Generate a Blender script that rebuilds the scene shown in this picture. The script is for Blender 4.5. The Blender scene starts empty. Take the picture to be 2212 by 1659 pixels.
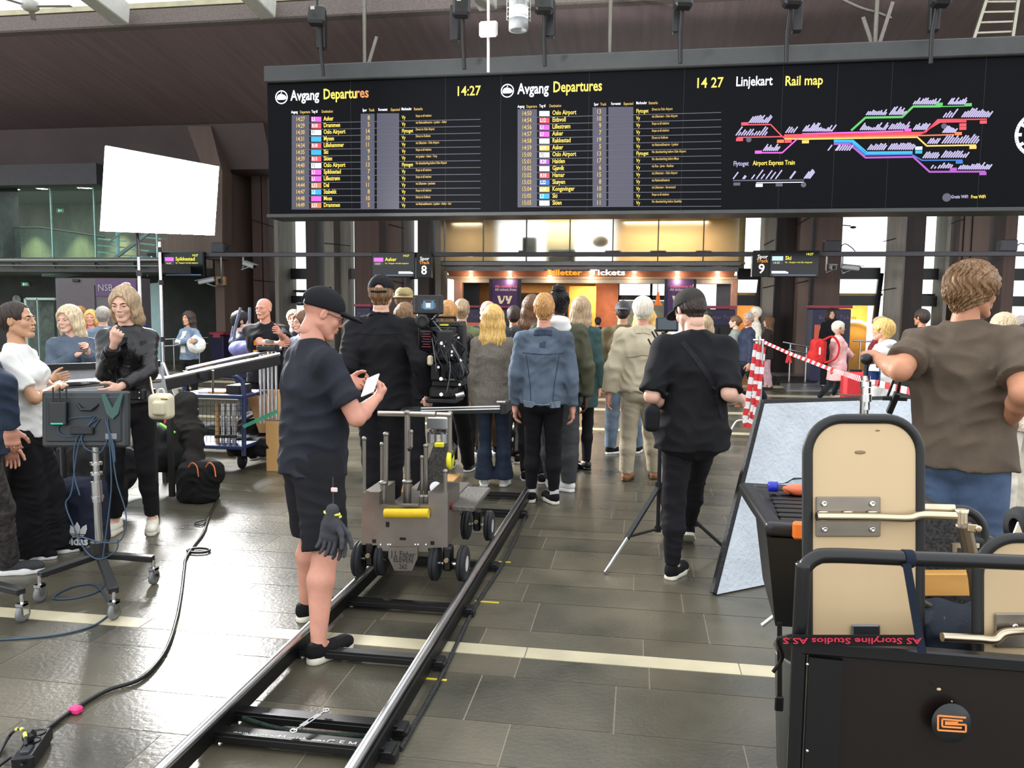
import bpy, math, random
import numpy as np
from mathutils import Vector, Matrix
R = math.radians
rnd = random.Random(7)
sc = bpy.context.scene
COL = sc.collection
# ---------------------------------------------------------------- camera, world, lights, exposure
F_PX = 1720.0; CX, CY = 1106.0, 829.5; CAM_H = 1.65
YAW, PITCH, ROLL = R(9.0), R(5.4), R(0.55)
FWD = Vector((-math.sin(YAW)*math.cos(PITCH), math.cos(YAW)*math.cos(PITCH), -math.sin(PITCH)))
_r = Vector((math.cos(YAW), math.sin(YAW), 0)); _u = _r.cross(FWD)
RGT = _r*math.cos(ROLL)+_u*math.sin(ROLL); UPV = _u*math.cos(ROLL)-_r*math.sin(ROLL)
EYE = Vector((0, 0, CAM_H))
cd = bpy.data.cameras.new('camera'); cam = bpy.data.objects.new('camera', cd); COL.objects.link(cam)
cd.sensor_fit = 'HORIZONTAL'; cd.sensor_width = 36.0; cd.lens = F_PX/2212*36.0
cd.clip_start = 0.05; cd.clip_end = 300
cam.matrix_world = Matrix(((RGT.x, UPV.x, -FWD.x, EYE.x), (RGT.y, UPV.y, -FWD.y, EYE.y), (RGT.z, UPV.z, -FWD.z, EYE.z), (0, 0, 0, 1)))
sc.camera = cam
sc.view_settings.view_transform = 'Standard'; sc.view_settings.look = 'None'
sc.view_settings.gamma = 1.0; sc.view_settings.use_curve_mapping = False
sc.view_settings.exposure = 0.0
sc.cycles.use_denoising = True
try: sc.cycles.denoiser = 'OPENIMAGEDENOISE'
except Exception: pass
sc.cycles.max_bounces = 6; sc.cycles.diffuse_bounces = 3; sc.cycles.glossy_bounces = 3; sc.cycles.transmission_bounces = 5
sc.cycles.caustics_reflective = False; sc.cycles.caustics_refractive = False
sc.cycles.sample_clamp_indirect = 6.0
w = bpy.data.worlds.new('sky'); sc.world = w; w.use_nodes = True
bgn = w.node_tree.nodes['Background']; bgn.inputs[0].default_value = (0.93, 0.96, 1.0, 1); bgn.inputs[1].default_value = 2.2
def area(name, loc, target, sx, sy, power, col=(1, 1, 1)):
    l = bpy.data.lights.new(name, 'AREA'); l.shape = 'RECTANGLE'; l.size = sx; l.size_y = sy; l.energy = power; l.color = col
    o = bpy.data.objects.new(name, l); COL.objects.link(o); o.location = loc
    o.rotation_euler = (Vector(target)-Vector(loc)).to_track_quat('-Z', 'Y').to_euler(); return o
# ---------------------------------------------------------------- where things stand: rays of the survey camera
def ray(px, py): return (FWD*F_PX + RGT*(px-CX) - UPV*(py-CY)).normalized()
def onZ(px, py, z=0.0):
    d = ray(px, py); t = (z-CAM_H)/d.z; return EYE + d*t
def onY(px, py, y):
    d = ray(px, py); return EYE + d*(y/d.y)
def onX(px, py, x):
    d = ray(px, py); return EYE + d*(x/d.x)
def atD(px, py, dist):
    d = ray(px, py); return EYE + d*(dist/d.dot(FWD))
# ---------------------------------------------------------------- materials
def lin(c):
    def f(v):
        v = v/255.0
        return v/12.92 if v <= 0.04045 else ((v+0.055)/1.055)**2.4
    return (f(c[0]), f(c[1]), f(c[2]), 1.0)
MATS = {}
def mat(name, col, rough=0.6, metal=0.0, var=0.12, vscale=6.0, bump=0.0, bscale=60.0, spec=0.5, sheen=0.0, trans=0.0, ior=1.45, emit=0.0, stretch=None, coat=0.0, alpha=1.0):
    if name in MATS: return MATS[name]
    m = bpy.data.materials.new(name); m.use_nodes = True; nt = m.node_tree; N = nt.nodes; L = nt.links
    b = N['Principled BSDF']; c = lin(col)
    b.inputs['Roughness'].default_value = rough; b.inputs['Metallic'].default_value = metal
    b.inputs['Specular IOR Level'].default_value = spec; b.inputs['IOR'].default_value = ior
    b.inputs['Transmission Weight'].default_value = trans; b.inputs['Sheen Weight'].default_value = sheen
    b.inputs['Coat Weight'].default_value = coat; b.inputs['Base Color'].default_value = c
    if emit > 0:
        b.inputs['Emission Color'].default_value = c; b.inputs['Emission Strength'].default_value = emit
    tc = N.new('ShaderNodeTexCoord'); mp = N.new('ShaderNodeMapping'); L.new(tc.outputs['Object'], mp.inputs['Vector'])
    if stretch: mp.inputs['Scale'].default_value = stretch
    if var > 0:
        n = N.new('ShaderNodeTexNoise'); n.inputs['Scale'].default_value = vscale; n.inputs['Detail'].default_value = 5
        L.new(mp.outputs[0], n.inputs['Vector'])
        r = N.new('ShaderNodeValToRGB'); L.new(n.outputs['Fac'], r.inputs['Fac'])
        r.color_ramp.elements[0].position = 0.3; r.color_ramp.elements[1].position = 0.7
        r.color_ramp.elements[0].color = (c[0]*(1-var), c[1]*(1-var), c[2]*(1-var), 1)
        r.color_ramp.elements[1].color = (min(1, c[0]*(1+var)), min(1, c[1]*(1+var)), min(1, c[2]*(1+var)), 1)
        L.new(r.outputs[0], b.inputs['Base Color'])
    if bump > 0:
        n2 = N.new('ShaderNodeTexNoise'); n2.inputs['Scale'].default_value = bscale; n2.inputs['Detail'].default_value = 4
        L.new(mp.outputs[0], n2.inputs['Vector'])
        bp = N.new('ShaderNodeBump'); bp.inputs['Strength'].default_value = bump; bp.inputs['Distance'].default_value = 0.01
        L.new(n2.outputs['Fac'], bp.inputs['Height']); L.new(bp.outputs[0], b.inputs['Normal'])
    MATS[name] = m; return m
def glow(name, col, strength):
    if name in MATS: return MATS[name]
    m = bpy.data.materials.new(name); m.use_nodes = True; nt = m.node_tree
    b = nt.nodes['Principled BSDF']; b.inputs['Base Color'].default_value = (0.02, 0.02, 0.02, 1)
    b.inputs['Emission Color'].default_value = lin(col); b.inputs['Emission Strength'].default_value = strength
    MATS[name] = m; return m
def cloth(name, col, rough=0.85, var=0.15, vscale=9, bump=0.35, bscale=220, **k): return mat(name, col, rough, 0, var, vscale, bump, bscale, spec=0.25, **k)
def metal(name, col, rough=0.3, **k): return mat(name, col, rough, 1.0, 0.08, 12, **k)
def plastic(name, col, rough=0.4, **k): return mat(name, col, rough, 0, 0.08, 12, **k)
# ---------------------------------------------------------------- scene-graph helpers
def tag(o, label=None, cat=None, group=None, kind=None):
    if label: o['label'] = label
    if cat: o['category'] = cat
    if group: o['group'] = group
    if kind: o['kind'] = kind
    return o
def thing(name, label, cat, loc=(0, 0, 0), rz=0.0, group=None):
    o = bpy.data.objects.new(name, None); COL.objects.link(o); o.location = loc; o.rotation_euler = (0, 0, rz)
    o.empty_display_size = 0.1
    return tag(o, label, cat, group)
def copy_tree(o, parent=None):
    c = o.copy(); COL.objects.link(c)
    if parent is not None: c.parent = parent
    for ch in list(o.children): copy_tree(ch, c)
    return c
def wmat(o):
    m = Matrix.LocRotScale(o.location, o.rotation_euler, o.scale)
    return wmat(o.parent) @ m if o.parent else m
def mesh_obj(name, verts, faces, mats, parent=None, smooth=None, mi=None, world=True):
    """links ONE mesh object; verts are world coordinates unless world=False (then the parent's own)"""
    me = bpy.data.meshes.new(name)
    v = np.asarray(verts, dtype=np.float64).reshape(-1, 3)
    if parent is not None and world:
        im = np.array(wmat(parent).inverted()); v = v @ im[:3, :3].T + im[:3, 3]
    if isinstance(faces, np.ndarray):
        nf = len(faces); k = faces.shape[1]
        me.vertices.add(len(v)); me.vertices.foreach_set('co', v.astype(np.float32).ravel())
        me.loops.add(nf*k); me.loops.foreach_set('vertex_index', faces.astype(np.int32).ravel())
        me.polygons.add(nf); me.polygons.foreach_set('loop_start', np.arange(0, nf*k, k, dtype=np.int32))
        me.update(calc_edges=True)
    else:
        me.from_pydata([tuple(p) for p in v], [], faces); me.update()
    for m in (mats if isinstance(mats, (list, tuple)) else [mats]): me.materials.append(m)
    n = len(me.polygons)
    if smooth is True: me.polygons.foreach_set('use_smooth', np.ones(n, dtype=bool))
    elif smooth not in (None, False): me.polygons.foreach_set('use_smooth', np.array(list(smooth), dtype=bool))
    if mi is not None: me.polygons.foreach_set('material_index', np.array(mi, dtype=np.int32))
    me.update()
    o = bpy.data.objects.new(name, me); COL.objects.link(o)
    if parent is not None: o.parent = parent
    return o
def basis(z, hint=None):
    z = Vector(z).normalized(); h = Vector(hint) if hint is not None else (Vector((0, 0, 1)) if abs(z.z) < 0.9 else Vector((0, 1, 0)))
    x = h.cross(z)
    if x.length < 1e-6: x = Vector((1, 0, 0)).cross(z)
    x.normalize(); y = z.cross(x); return x, y, z
class MB:
    """collects shapes of one part; put() links them as one mesh object"""
    def __init__(s): s.v = []; s.f = []; s.s = []; s.m = []
    def add(s, vs, fs, smooth=False, mi=0):
        n = len(s.v); s.v += [tuple(p) for p in vs]; s.f += [tuple(i+n for i in f) for f in fs]
        s.s += [smooth]*len(fs); s.m += [mi]*len(fs); return s
    def box(s, c, size, ax=None, b=0.0, mi=0):
        c = Vector(c); X, Y, Z = ax if ax else (Vector((1, 0, 0)), Vector((0, 1, 0)), Vector((0, 0, 1)))
        h = [q/2 for q in size]; b = min(b, min(h)*0.95)
        P = lambda a, e, g: c+X*a+Y*e+Z*g
        S = [(i, j, k) for i in (-1, 1) for j in (-1, 1) for k in (-1, 1)]
        if b <= 0:
            vs = [P(i*h[0], j*h[1], k*h[2]) for i, j, k in S]
            return s.add(vs, [(0, 1, 3, 2), (4, 6, 7, 5), (0, 4, 5, 1), (2, 3, 7, 6), (0, 2, 6, 4), (1, 5, 7, 3)], mi=mi)
        vs = []
        for i, j, k in S:
            vs += [P(i*h[0], j*(h[1]-b), k*(h[2]-b)), P(i*(h[0]-b), j*h[1], k*(h[2]-b)), P(i*(h[0]-b), j*(h[1]-b), k*h[2])]
        ix = {q: n for n, q in enumerate(S)}; fs = []
        for a in range(3):
            o1, o2 = [q for q in range(3) if q != a]
            for sg in (-1, 1):
                ring = []
                for p, q in ((-1, -1), (1, -1), (1, 1), (-1, 1)):
                    t = [0, 0, 0]; t[a] = sg; t[o1] = p; t[o2] = q; ring.append(ix[tuple(t)]*3+a)
                fs.append(ring)
            for p in (-1, 1):
                for q in (-1, 1):
                    t0 = [0, 0, 0]; t0[o1] = p; t0[o2] = q; t1 = list(t0); t0[a] = -1; t1[a] = 1
                    A, B = ix[tuple(t0)]*3, ix[tuple(t1)]*3; fs.append([A+o1, A+o2, B+o2, B+o1])
        for n in range(8): fs.append([n*3, n*3+1, n*3+2])
        out = []
        for f in fs:
            q = [vs[i] for i in f]; nn = (q[1]-q[0]).cross(q[2]-q[0]); ce = sum(q, Vector())/len(q)-c
            out.append(list(reversed(f)) if nn.dot(ce) < 0 else f)
        return s.add(vs, out, mi=mi)
    def bar(s, a, b, w, h, hint=None, bev=0.0, mi=0):
        a, b = Vector(a), Vector(b); x, y, z = basis(b-a, hint)
        return s.box((a+b)/2, (w, h, (b-a).length), (x, y, z), bev, mi)
    def tube(s, pts, r, n=10, caps=True, mi=0, closed=False):
        pts = [Vector(p) for p in pts]; m = len(pts); rr = r if isinstance(r, (list, tuple)) else [r]*m
        vs = []; fs = []; px = None
        for i, p in enumerate(pts):
            if closed: t = pts[(i+1) % m]-pts[i-1]
            else: t = pts[min(i+1, m-1)]-pts[max(i-1, 0)]
            if t.length < 1e-9: t = Vector((0, 0, 1))
            t.normalize()
            if px is None: x, y, _ = basis(t)
            else:
                x = px-t*px.dot(t)
                if x.length < 1e-6: x, _, _ = basis(t)
                x.normalize()
            y = t.cross(x); px = x
            vs += [p+(x*math.cos(2*math.pi*k/n)+y*math.sin(2*math.pi*k/n))*rr[i] for k in range(n)]
        for i in range(m if closed else m-1):
            j = (i+1) % m
            fs += [(i*n+k, i*n+(k+1) % n, j*n+(k+1) % n, j*n+k) for k in range(n)]
        s.add(vs, fs, True, mi)
        if caps and not closed:
            s.add(vs[:n], [tuple(reversed(range(n)))], False, mi); s.add(vs[-n:], [tuple(range(n))], False, mi)
        return s
    def cyl(s, a, b, r, n=16, r2=None, mi=0): return s.tube([a, b], [r, r if r2 is None else r2], n, True, mi)
    def lathe(s, o, axis, prof, n=24, mi=0, smooth=True):
        """prof: (radius, distance along axis) pairs"""
        o = Vector(o); x, y, z = basis(axis); vs = []; fs = []
        for r, h in prof: vs += [o+z*h+(x*math.cos(2*math.pi*k/n)+y*math.sin(2*math.pi*k/n))*max(r, 1e-5) for k in range(n)]
        for i in range(len(prof)-1): fs += [(i*n+k, i*n+(k+1) % n, (i+1)*n+(k+1) % n, (i+1)*n+k) for k in range(n)]
        return s.add(vs, fs, smooth, mi)
    def ball(s, c, r, n=14, ax=None, mi=0):
        rx, ry, rz = r if isinstance(r, (tuple, list)) else (r, r, r)
        X, Y, Z = ax if ax else (Vector((1, 0, 0)), Vector((0, 1, 0)), Vector((0, 0, 1))); c = Vector(c); vs = []; fs = []; m = n//2
        for i in range(m+1):
            th = math.pi*i/m
            for k in range(n):
                ph = 2*math.pi*k/n; vs.append(c+X*(rx*math.sin(th)*math.cos(ph))+Y*(ry*math.sin(th)*math.sin(ph))+Z*(rz*math.cos(th)))
        for i in range(m): fs += [(i*n+k, (i+1)*n+k, (i+1)*n+(k+1) % n, i*n+(k+1) % n) for k in range(n)]
        return s.add(vs, fs, True, mi)
    def prism(s, poly, depth, smooth=False, mi=0):
        """poly: world points of a planar outline; depth: vector"""
        poly = [Vector(p) for p in poly]; d = Vector(depth); n = len(poly)
        nn = Vector()
        for i in range(n): nn += poly[i].cross(poly[(i+1) % n])
        vs = poly+[p+d for p in poly]
        a = tuple(range(n)); bk = tuple(range(n, 2*n)); side = [(i, (i+1) % n, (i+1) % n+n, i+n) for i in range(n)]
        if nn.dot(d) > 0: fs = [tuple(reversed(a)), bk]+side
        else: fs = [a, tuple(reversed(bk))]+[tuple(reversed(q)) for q in side]
        return s.add(vs, fs, smooth, mi)
    def quad(s, a, b, c, d, mi=0): return s.add([a, b, c, d], [(0, 1, 2, 3)], False, mi)
    def grid(s, fn, nu, nv, thick=0.0, mi=0, smooth=True):
        vs = [Vector(fn(i/nu, j/nv)) for j in range(nv+1) for i in range(nu+1)]; W = nu+1
        fs = [(j*W+i, j*W+i+1, (j+1)*W+i+1, (j+1)*W+i) for j in range(nv) for i in range(nu)]
        if thick:
            no = [Vector() for _ in vs]
            for f in fs:
                q = (vs[f[1]]-vs[f[0]]).cross(vs[f[3]]-vs[f[0]])
                for i in f: no[i] += q
            n = len(vs); vs2 = [p-q.normalized()*thick if q.length > 0 else p for p, q in zip(vs, no)]
            bf = [tuple(reversed([i+n for i in f])) for f in fs]; rim = []
            for i in range(nu): rim += [(i+1, i, i+n, i+1+n), (nv*W+i, nv*W+i+1, nv*W+i+1+n, nv*W+i+n)]
            for j in range(nv): rim += [(j*W, (j+1)*W, (j+1)*W+n, j*W+n), ((j+1)*W+nu, j*W+nu, j*W+nu+n, (j+1)*W+nu+n)]
            return s.add(vs+vs2, fs+bf+rim, smooth, mi)
        return s.add(vs, fs, smooth, mi)
    def text(s, string, o, x, y, size, depth=0.002, align='LEFT', mi=0, bold=0.0, sx=1.0):
        """lettering with its baseline start at o, x along the line, y up the letters"""
        vs, fs = glyphs(string, align, bold); o, x, y = Vector(o), Vector(x).normalized()*size*sx, Vector(y).normalized()*size
        z = x.cross(y).normalized()*depth
        return s.add([o+x*p[0]+y*p[1]+z*p[2] for p in vs], fs, False, mi)
    def put(s, name, mats, parent=None, world=True, **kw):
        o = mesh_obj(name, s.v, s.f, mats, parent, s.s, s.m, world)
        if kw: tag(o, **kw)
        return o
_gl = {}
def glyphs(t, align, bold):
    k = (t, align, bold)
    if k not in _gl:
        c = bpy.data.curves.new('t', 'FONT'); c.body = t; c.size = 1.0; c.align_x = align; c.extrude = 0.5; c.offset = bold; c.resolution_u = 2
        o = bpy.data.objects.new('t', c); me = bpy.data.meshes.new_from_object(o)
        _gl[k] = ([tuple(v.co) for v in me.vertices], [tuple(p.vertices) for p in me.polygons])
        bpy.data.objects.remove(o); bpy.data.curves.remove(c); bpy.data.meshes.remove(me)
    return _gl[k]
def structure(mb, name, m, label=None):
    o = mb.put(name, m); o['kind'] = 'structure'
    if label: o['label'] = label
    return o
def curve_pts(pts, n=8):
    """Catmull-Rom through the points"""
    P = [Vector(p) for p in pts]; P = [P[0]*2-P[1]]+P+[P[-1]*2-P[-2]]; out = []
    for i in range(1, len(P)-2):
        for k in range(n):
            t = k/n; a, b, c, d = P[i-1], P[i], P[i+1], P[i+2]
            out.append(0.5*((2*b)+(c-a)*t+(2*a-5*b+4*c-d)*t*t+(3*b-a-3*c+d)*t**3))
    out.append(P[-2]); return out
# ---------------------------------------------------------------- organic shapes: blended distance fields -> one closed mesh
def smin(a, b, k):
    if k <= 0: return np.minimum(a, b)
    h = np.clip(0.5+0.5*(b-a)/k, 0, 1); return b*(1-h)+a*h-k*h*(1-h)
def smax(a, b, k): return -smin(-a, -b, k)
def surface_nets(D, lo, h):
    s = D < 0
    nx, ny, nz = D.shape
    c = np.zeros((nx-1, ny-1, nz-1), np.int8)
    for i in (0, 1):
        for j in (0, 1):
            for k in (0, 1): c += s[i:nx-1+i, j:ny-1+j, k:nz-1+k]
    act = (c > 0) & (c < 8); idx = np.argwhere(act)
    if len(idx) == 0: return np.zeros((0, 3)), np.zeros((0, 4), int)
    vid = np.full(act.shape, -1, np.int64); vid[act] = np.arange(len(idx))
    acc = np.zeros((len(idx), 3)); cnt = np.zeros(len(idx))
    cor = [(i, j, k) for i in (0, 1) for j in (0, 1) for k in (0, 1)]
    val = {q: D[idx[:, 0]+q[0], idx[:, 1]+q[1], idx[:, 2]+q[2]].astype(np.float64) for q in cor}
    for a in cor:
        for ax in range(3):
            if a[ax] == 0:
                b = list(a); b[ax] = 1; b = tuple(b); va, vb = val[a], val[b]
                m = (va < 0) != (vb < 0); t = np.where(m, va/np.where(m, va-vb, 1), 0)
                p = np.tile(np.array(a, float), (len(idx), 1)); p[:, ax] += t
                acc[m] += p[m]; cnt[m] += 1
    V = (idx+acc/cnt[:, None])*h+np.array(lo)
    Q = []
    for ax in range(3):
        sl0 = [slice(None)]*3; sl1 = [slice(None)]*3; sl0[ax] = slice(0, -1); sl1[ax] = slice(1, None)
        a = s[tuple(sl0)]; b = s[tuple(sl1)]; e = np.argwhere(a != b); o1, o2 = (ax+1) % 3, (ax+2) % 3
        e = e[(e[:, o1] > 0) & (e[:, o2] > 0) & (e[:, o1] < s.shape[o1]-1) & (e[:, o2] < s.shape[o2]-1)]
        if len(e) == 0: continue
        ins = a[e[:, 0], e[:, 1], e[:, 2]]
        def g(d1, d2):
            q = e.copy(); q[:, o1] += d1; q[:, o2] += d2; return vid[q[:, 0], q[:, 1], q[:, 2]]
        q = np.stack([g(-1, -1), g(0, -1), g(0, 0), g(-1, 0)], 1)
        q[~ins] = q[~ins][:, ::-1]; Q.append(q)
    Q = np.concatenate(Q); return V, Q[(Q >= 0).all(1)]
def A3(p): return np.array(p, dtype=np.float32)
class SDF:
    def __init__(s): s.p = []
    def _add(s, fn, lo, hi, k, op): s.p.append((fn, A3(lo), A3(hi), k, op)); return s
    def cap(s, a, b, ra, rb=None, k=0.02, op='+', flat=None):
        """tapered capsule; flat='b' cuts it square at b"""
        rb = ra if rb is None else rb; a, b = A3(a), A3(b); ba = b-a; L2 = float(ba @ ba)+1e-12; L = math.sqrt(L2)
        def fn(X, Y, Z):
            px, py, pz = X-a[0], Y-a[1], Z-a[2]
            t = (px*ba[0]+py*ba[1]+pz*ba[2])/L2; h = np.clip(t, 0, 1)
            d = np.sqrt((px-ba[0]*h)**2+(py-ba[1]*h)**2+(pz-ba[2]*h)**2)-(ra+(rb-ra)*h)
            if flat: d = np.maximum(d, (t-1)*L)
            return d
        r = max(ra, rb); return s._add(fn, np.minimum(a, b)-r, np.maximum(a, b)+r, k, op)
    def ell(s, c, r, rot=None, k=0.02, op='+'):
        c, r = A3(c), A3(r); M = np.array(rot, dtype=np.float32) if rot is not None else None
        def fn(X, Y, Z):
            x, y, z = X-c[0], Y-c[1], Z-c[2]
            if M is not None: x, y, z = (M[0, i]*x+M[1, i]*y+M[2, i]*z for i in (0, 1, 2))
            q = np.sqrt((x/r[0])**2+(y/r[1])**2+(z/r[2])**2); g = np.sqrt((x/r[0]**2)**2+(y/r[1]**2)**2+(z/r[2]**2)**2)+1e-6
            return q*(q-1)/g
        m = r.max() if M is not None else r
        return s._add(fn, c-m, c+m, k, op)
    def loft(s, st, side=(1, 0, 0), k=0.02, op='+', flat0=False, flat1=False):
        """stations (point, rx, ry) joined by elliptical cones; side: the rx direction"""
        for i in range(len(st)-1):
            (a, ax, ay), (b, bx, by) = st[i], st[i+1]; a, b = A3(a), A3(b); w = b-a; L = float(np.linalg.norm(w)); w = w/L
            u = A3(side); u = u-w*float(u @ w); u /= np.linalg.norm(u); v = np.cross(w, u)
            def fn(X, Y, Z, a=a, w=w, u=u, v=v, L=L, ax=ax, ay=ay, bx=bx, by=by, c0=(flat0 and i == 0), c1=(flat1 and i == len(st)-2)):
                px, py, pz = X-a[0], Y-a[1], Z-a[2]
                t = px*w[0]+py*w[1]+pz*w[2]; h = np.clip(t/L, 0, 1); h2 = h
                rx = ax+(bx-ax)*h2; ry = ay+(by-ay)*h2; q = t-np.clip(t, 0, L)
                U = px*u[0]+py*u[1]+pz*u[2]; V = px*v[0]+py*v[1]+pz*v[2]; rz = np.minimum(rx, ry)
                d = (np.sqrt((U/rx)**2+(V/ry)**2+(q/rz)**2)-1)*rz
                if c0: d = np.maximum(d, -t)
                if c1: d = np.maximum(d, t-L)
                return d
            r = max(ax, ay, bx, by); s._add(fn, np.minimum(a, b)-r, np.maximum(a, b)+r, k if i or op != '+' else k, op)
        return s
    def box(s, c, hs, r=0.01, rot=None, k=0.0, op='+'):
        c, hs = A3(c), A3(hs); M = np.array(rot, dtype=np.float32) if rot is not None else None
        def fn(X, Y, Z):
            x, y, z = X-c[0], Y-c[1], Z-c[2]
            if M is not None: x, y, z = (M[0, i]*x+M[1, i]*y+M[2, i]*z for i in (0, 1, 2))
            qx, qy, qz = abs(x)-hs[0]+r, abs(y)-hs[1]+r, abs(z)-hs[2]+r
            return np.sqrt(np.maximum(qx, 0)**2+np.maximum(qy, 0)**2+np.maximum(qz, 0)**2)+np.minimum(np.maximum(qx, np.maximum(qy, qz)), 0)-r
        m = float(np.linalg.norm(hs)) if M is not None else hs
        return s._add(fn, c-m, c+m, k, op)
    def plane(s, p, n, k=0.0):
        """removes everything on the side n points to"""
        p, n = A3(p), A3(n); n = n/np.linalg.norm(n)
        return s._add(lambda X, Y, Z: (X-p[0])*n[0]+(Y-p[1])*n[1]+(Z-p[2])*n[2], None if 0 else [0, 0, 0], [0, 0, 0], k, 'cut')
    def warp(s, fn): return s._add(fn, [0, 0, 0], [0, 0, 0], 0, 'warp')
    def mesh(s, h):
        ad = [q for q in s.p if q[4] == '+']; m = 2.5*h+0.012
        lo = np.min([q[1] for q in ad], 0)-m; hi = np.max([q[2] for q in ad], 0)+m
        n = np.ceil((hi-lo)/h).astype(int)+1
        ax = [(lo[i]+h*np.arange(n[i])).astype(np.float32) for i in range(3)]
        D = np.full(tuple(n), 0.5, np.float32)
        for fn, a, b, k, op in s.p:
            if op in ('cut', 'warp'):
                X, Y, Z = ax[0][:, None, None], ax[1][None, :, None], ax[2][None, None, :]
                if op == 'cut': D = smax(D, fn(X, Y, Z), k)
                else:
                    near = abs(D) < 4*h+0.02; D = np.where(near, D+fn(X, Y, Z), D)
                continue
            e = k+3*h+0.02
            i0 = np.clip(np.floor((a-e-lo)/h).astype(int), 0, n); i1 = np.clip(np.ceil((b+e-lo)/h).astype(int)+1, 0, n)
            if (i1 <= i0).any(): continue
            sl = tuple(slice(p, q) for p, q in zip(i0, i1))
            d = fn(ax[0][sl[0]][:, None, None], ax[1][sl[1]][None, :, None], ax[2][sl[2]][None, None, :])
            D[sl] = smin(D[sl], d, k) if op == '+' else smax(D[sl], -d, k)
        D[0] = D[-1] = 0.5; D[:, 0] = D[:, -1] = 0.5; D[:, :, 0] = D[:, :, -1] = 0.5
        return surface_nets(D, lo, h)
    def put(s, name, m, parent, h, world=False, **kw):
        V, Fc = s.mesh(h); o = mesh_obj(name, V, Fc, m, parent, True, None, world)
        if kw: tag(o, **kw)
        return o
def folds(amp, f=9.0, seed=0, z0=None, z1=None, sx=1.0, sy=1.0, sz=1.0):
    """creases of cloth: ridged warped waves"""
    f = f*3.2
    r = random.Random(seed); a = [r.uniform(0, 6.28) for _ in range(8)]
    def fn(X, Y, Z):
        w = 0.9*np.sin(f*0.45*X*sx+a[0]+1.3*np.sin(f*0.3*Z+a[1]))+0.8*np.sin(f*0.4*Y+a[2]+f*0.2*Z)
        t = np.sin(f*(Z*sz+0.5*X*sx-0.2*Y*sy)+2.0*w+a[3])+0.6*np.sin(f*1.9*(0.7*Z*sz-0.6*X*sx+.3*Y)+2.4*w+a[4])+0.4*np.sin(f*(X*sx*1.3+0.25*Z)+1.5*w+a[5])
        t = (np.minimum(abs(t), 1.6)*0.9-0.9)*amp*.8
        return t
    return fn
# ================================================================ the hall
YF = 22.5      # face of the far wall
concrete = mat('board_marked_concrete', (142, 136, 126), 0.85, var=0.15, vscale=1.5, bump=0.5, bscale=30, stretch=(6, 6, 0.6))
brown = mat('brown_ribbed_concrete', (96, 78, 72), 0.75, var=0.12, vscale=1.2, bump=0.8, bscale=26, stretch=(9, 9, 0.25))
brown2 = mat('brown_smooth_concrete', (112, 94, 86), 0.7, var=0.12, vscale=1.0, bump=0.3, bscale=20, stretch=(3, 3, 0.5))
darkbrown = mat('dark_brown_cladding', (54, 44, 41), 0.6, var=0.2, vscale=1.5, bump=0.3, bscale=18, stretch=(5, 5, .4))
black_frame = mat('black_window_frame', (18, 18, 19), 0.5)
exposed = mat('exposed_aggregate_concrete', (112, 103, 98), 0.9, var=0.25, vscale=40, bump=0.6, bscale=90)
white_steel = plastic('white_painted_steel', (186, 186, 178), 0.4)
def clear_glass(name, tint=(0.93, 0.97, 0.95), gl=0.06):
    m = bpy.data.materials.new(name); m.use_nodes = True; nt = m.node_tree; N = nt.nodes; L = nt.links
    N.remove(N['Principled BSDF']); o = N['Material Output']
    t = N.new('ShaderNodeBsdfTransparent'); t.inputs[0].default_value = (*tint, 1)
    g = N.new('ShaderNodeBsdfGlossy'); g.inputs['Roughness'].default_value = 0.03
    f = N.new('ShaderNodeFresnel'); f.inputs[0].default_value = 1.18
    mx = N.new('ShaderNodeMixShader'); L.new(f.outputs[0], mx.inputs[0]); L.new(t.outputs[0], mx.inputs[1]); L.new(g.outputs[0], mx.inputs[2])
    L.new(mx.outputs[0], o.inputs[0]); return m
glass = clear_glass('window_glass'); green_glass = clear_glass('green_tinted_glass', (0.84, 0.92, 0.90))
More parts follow.
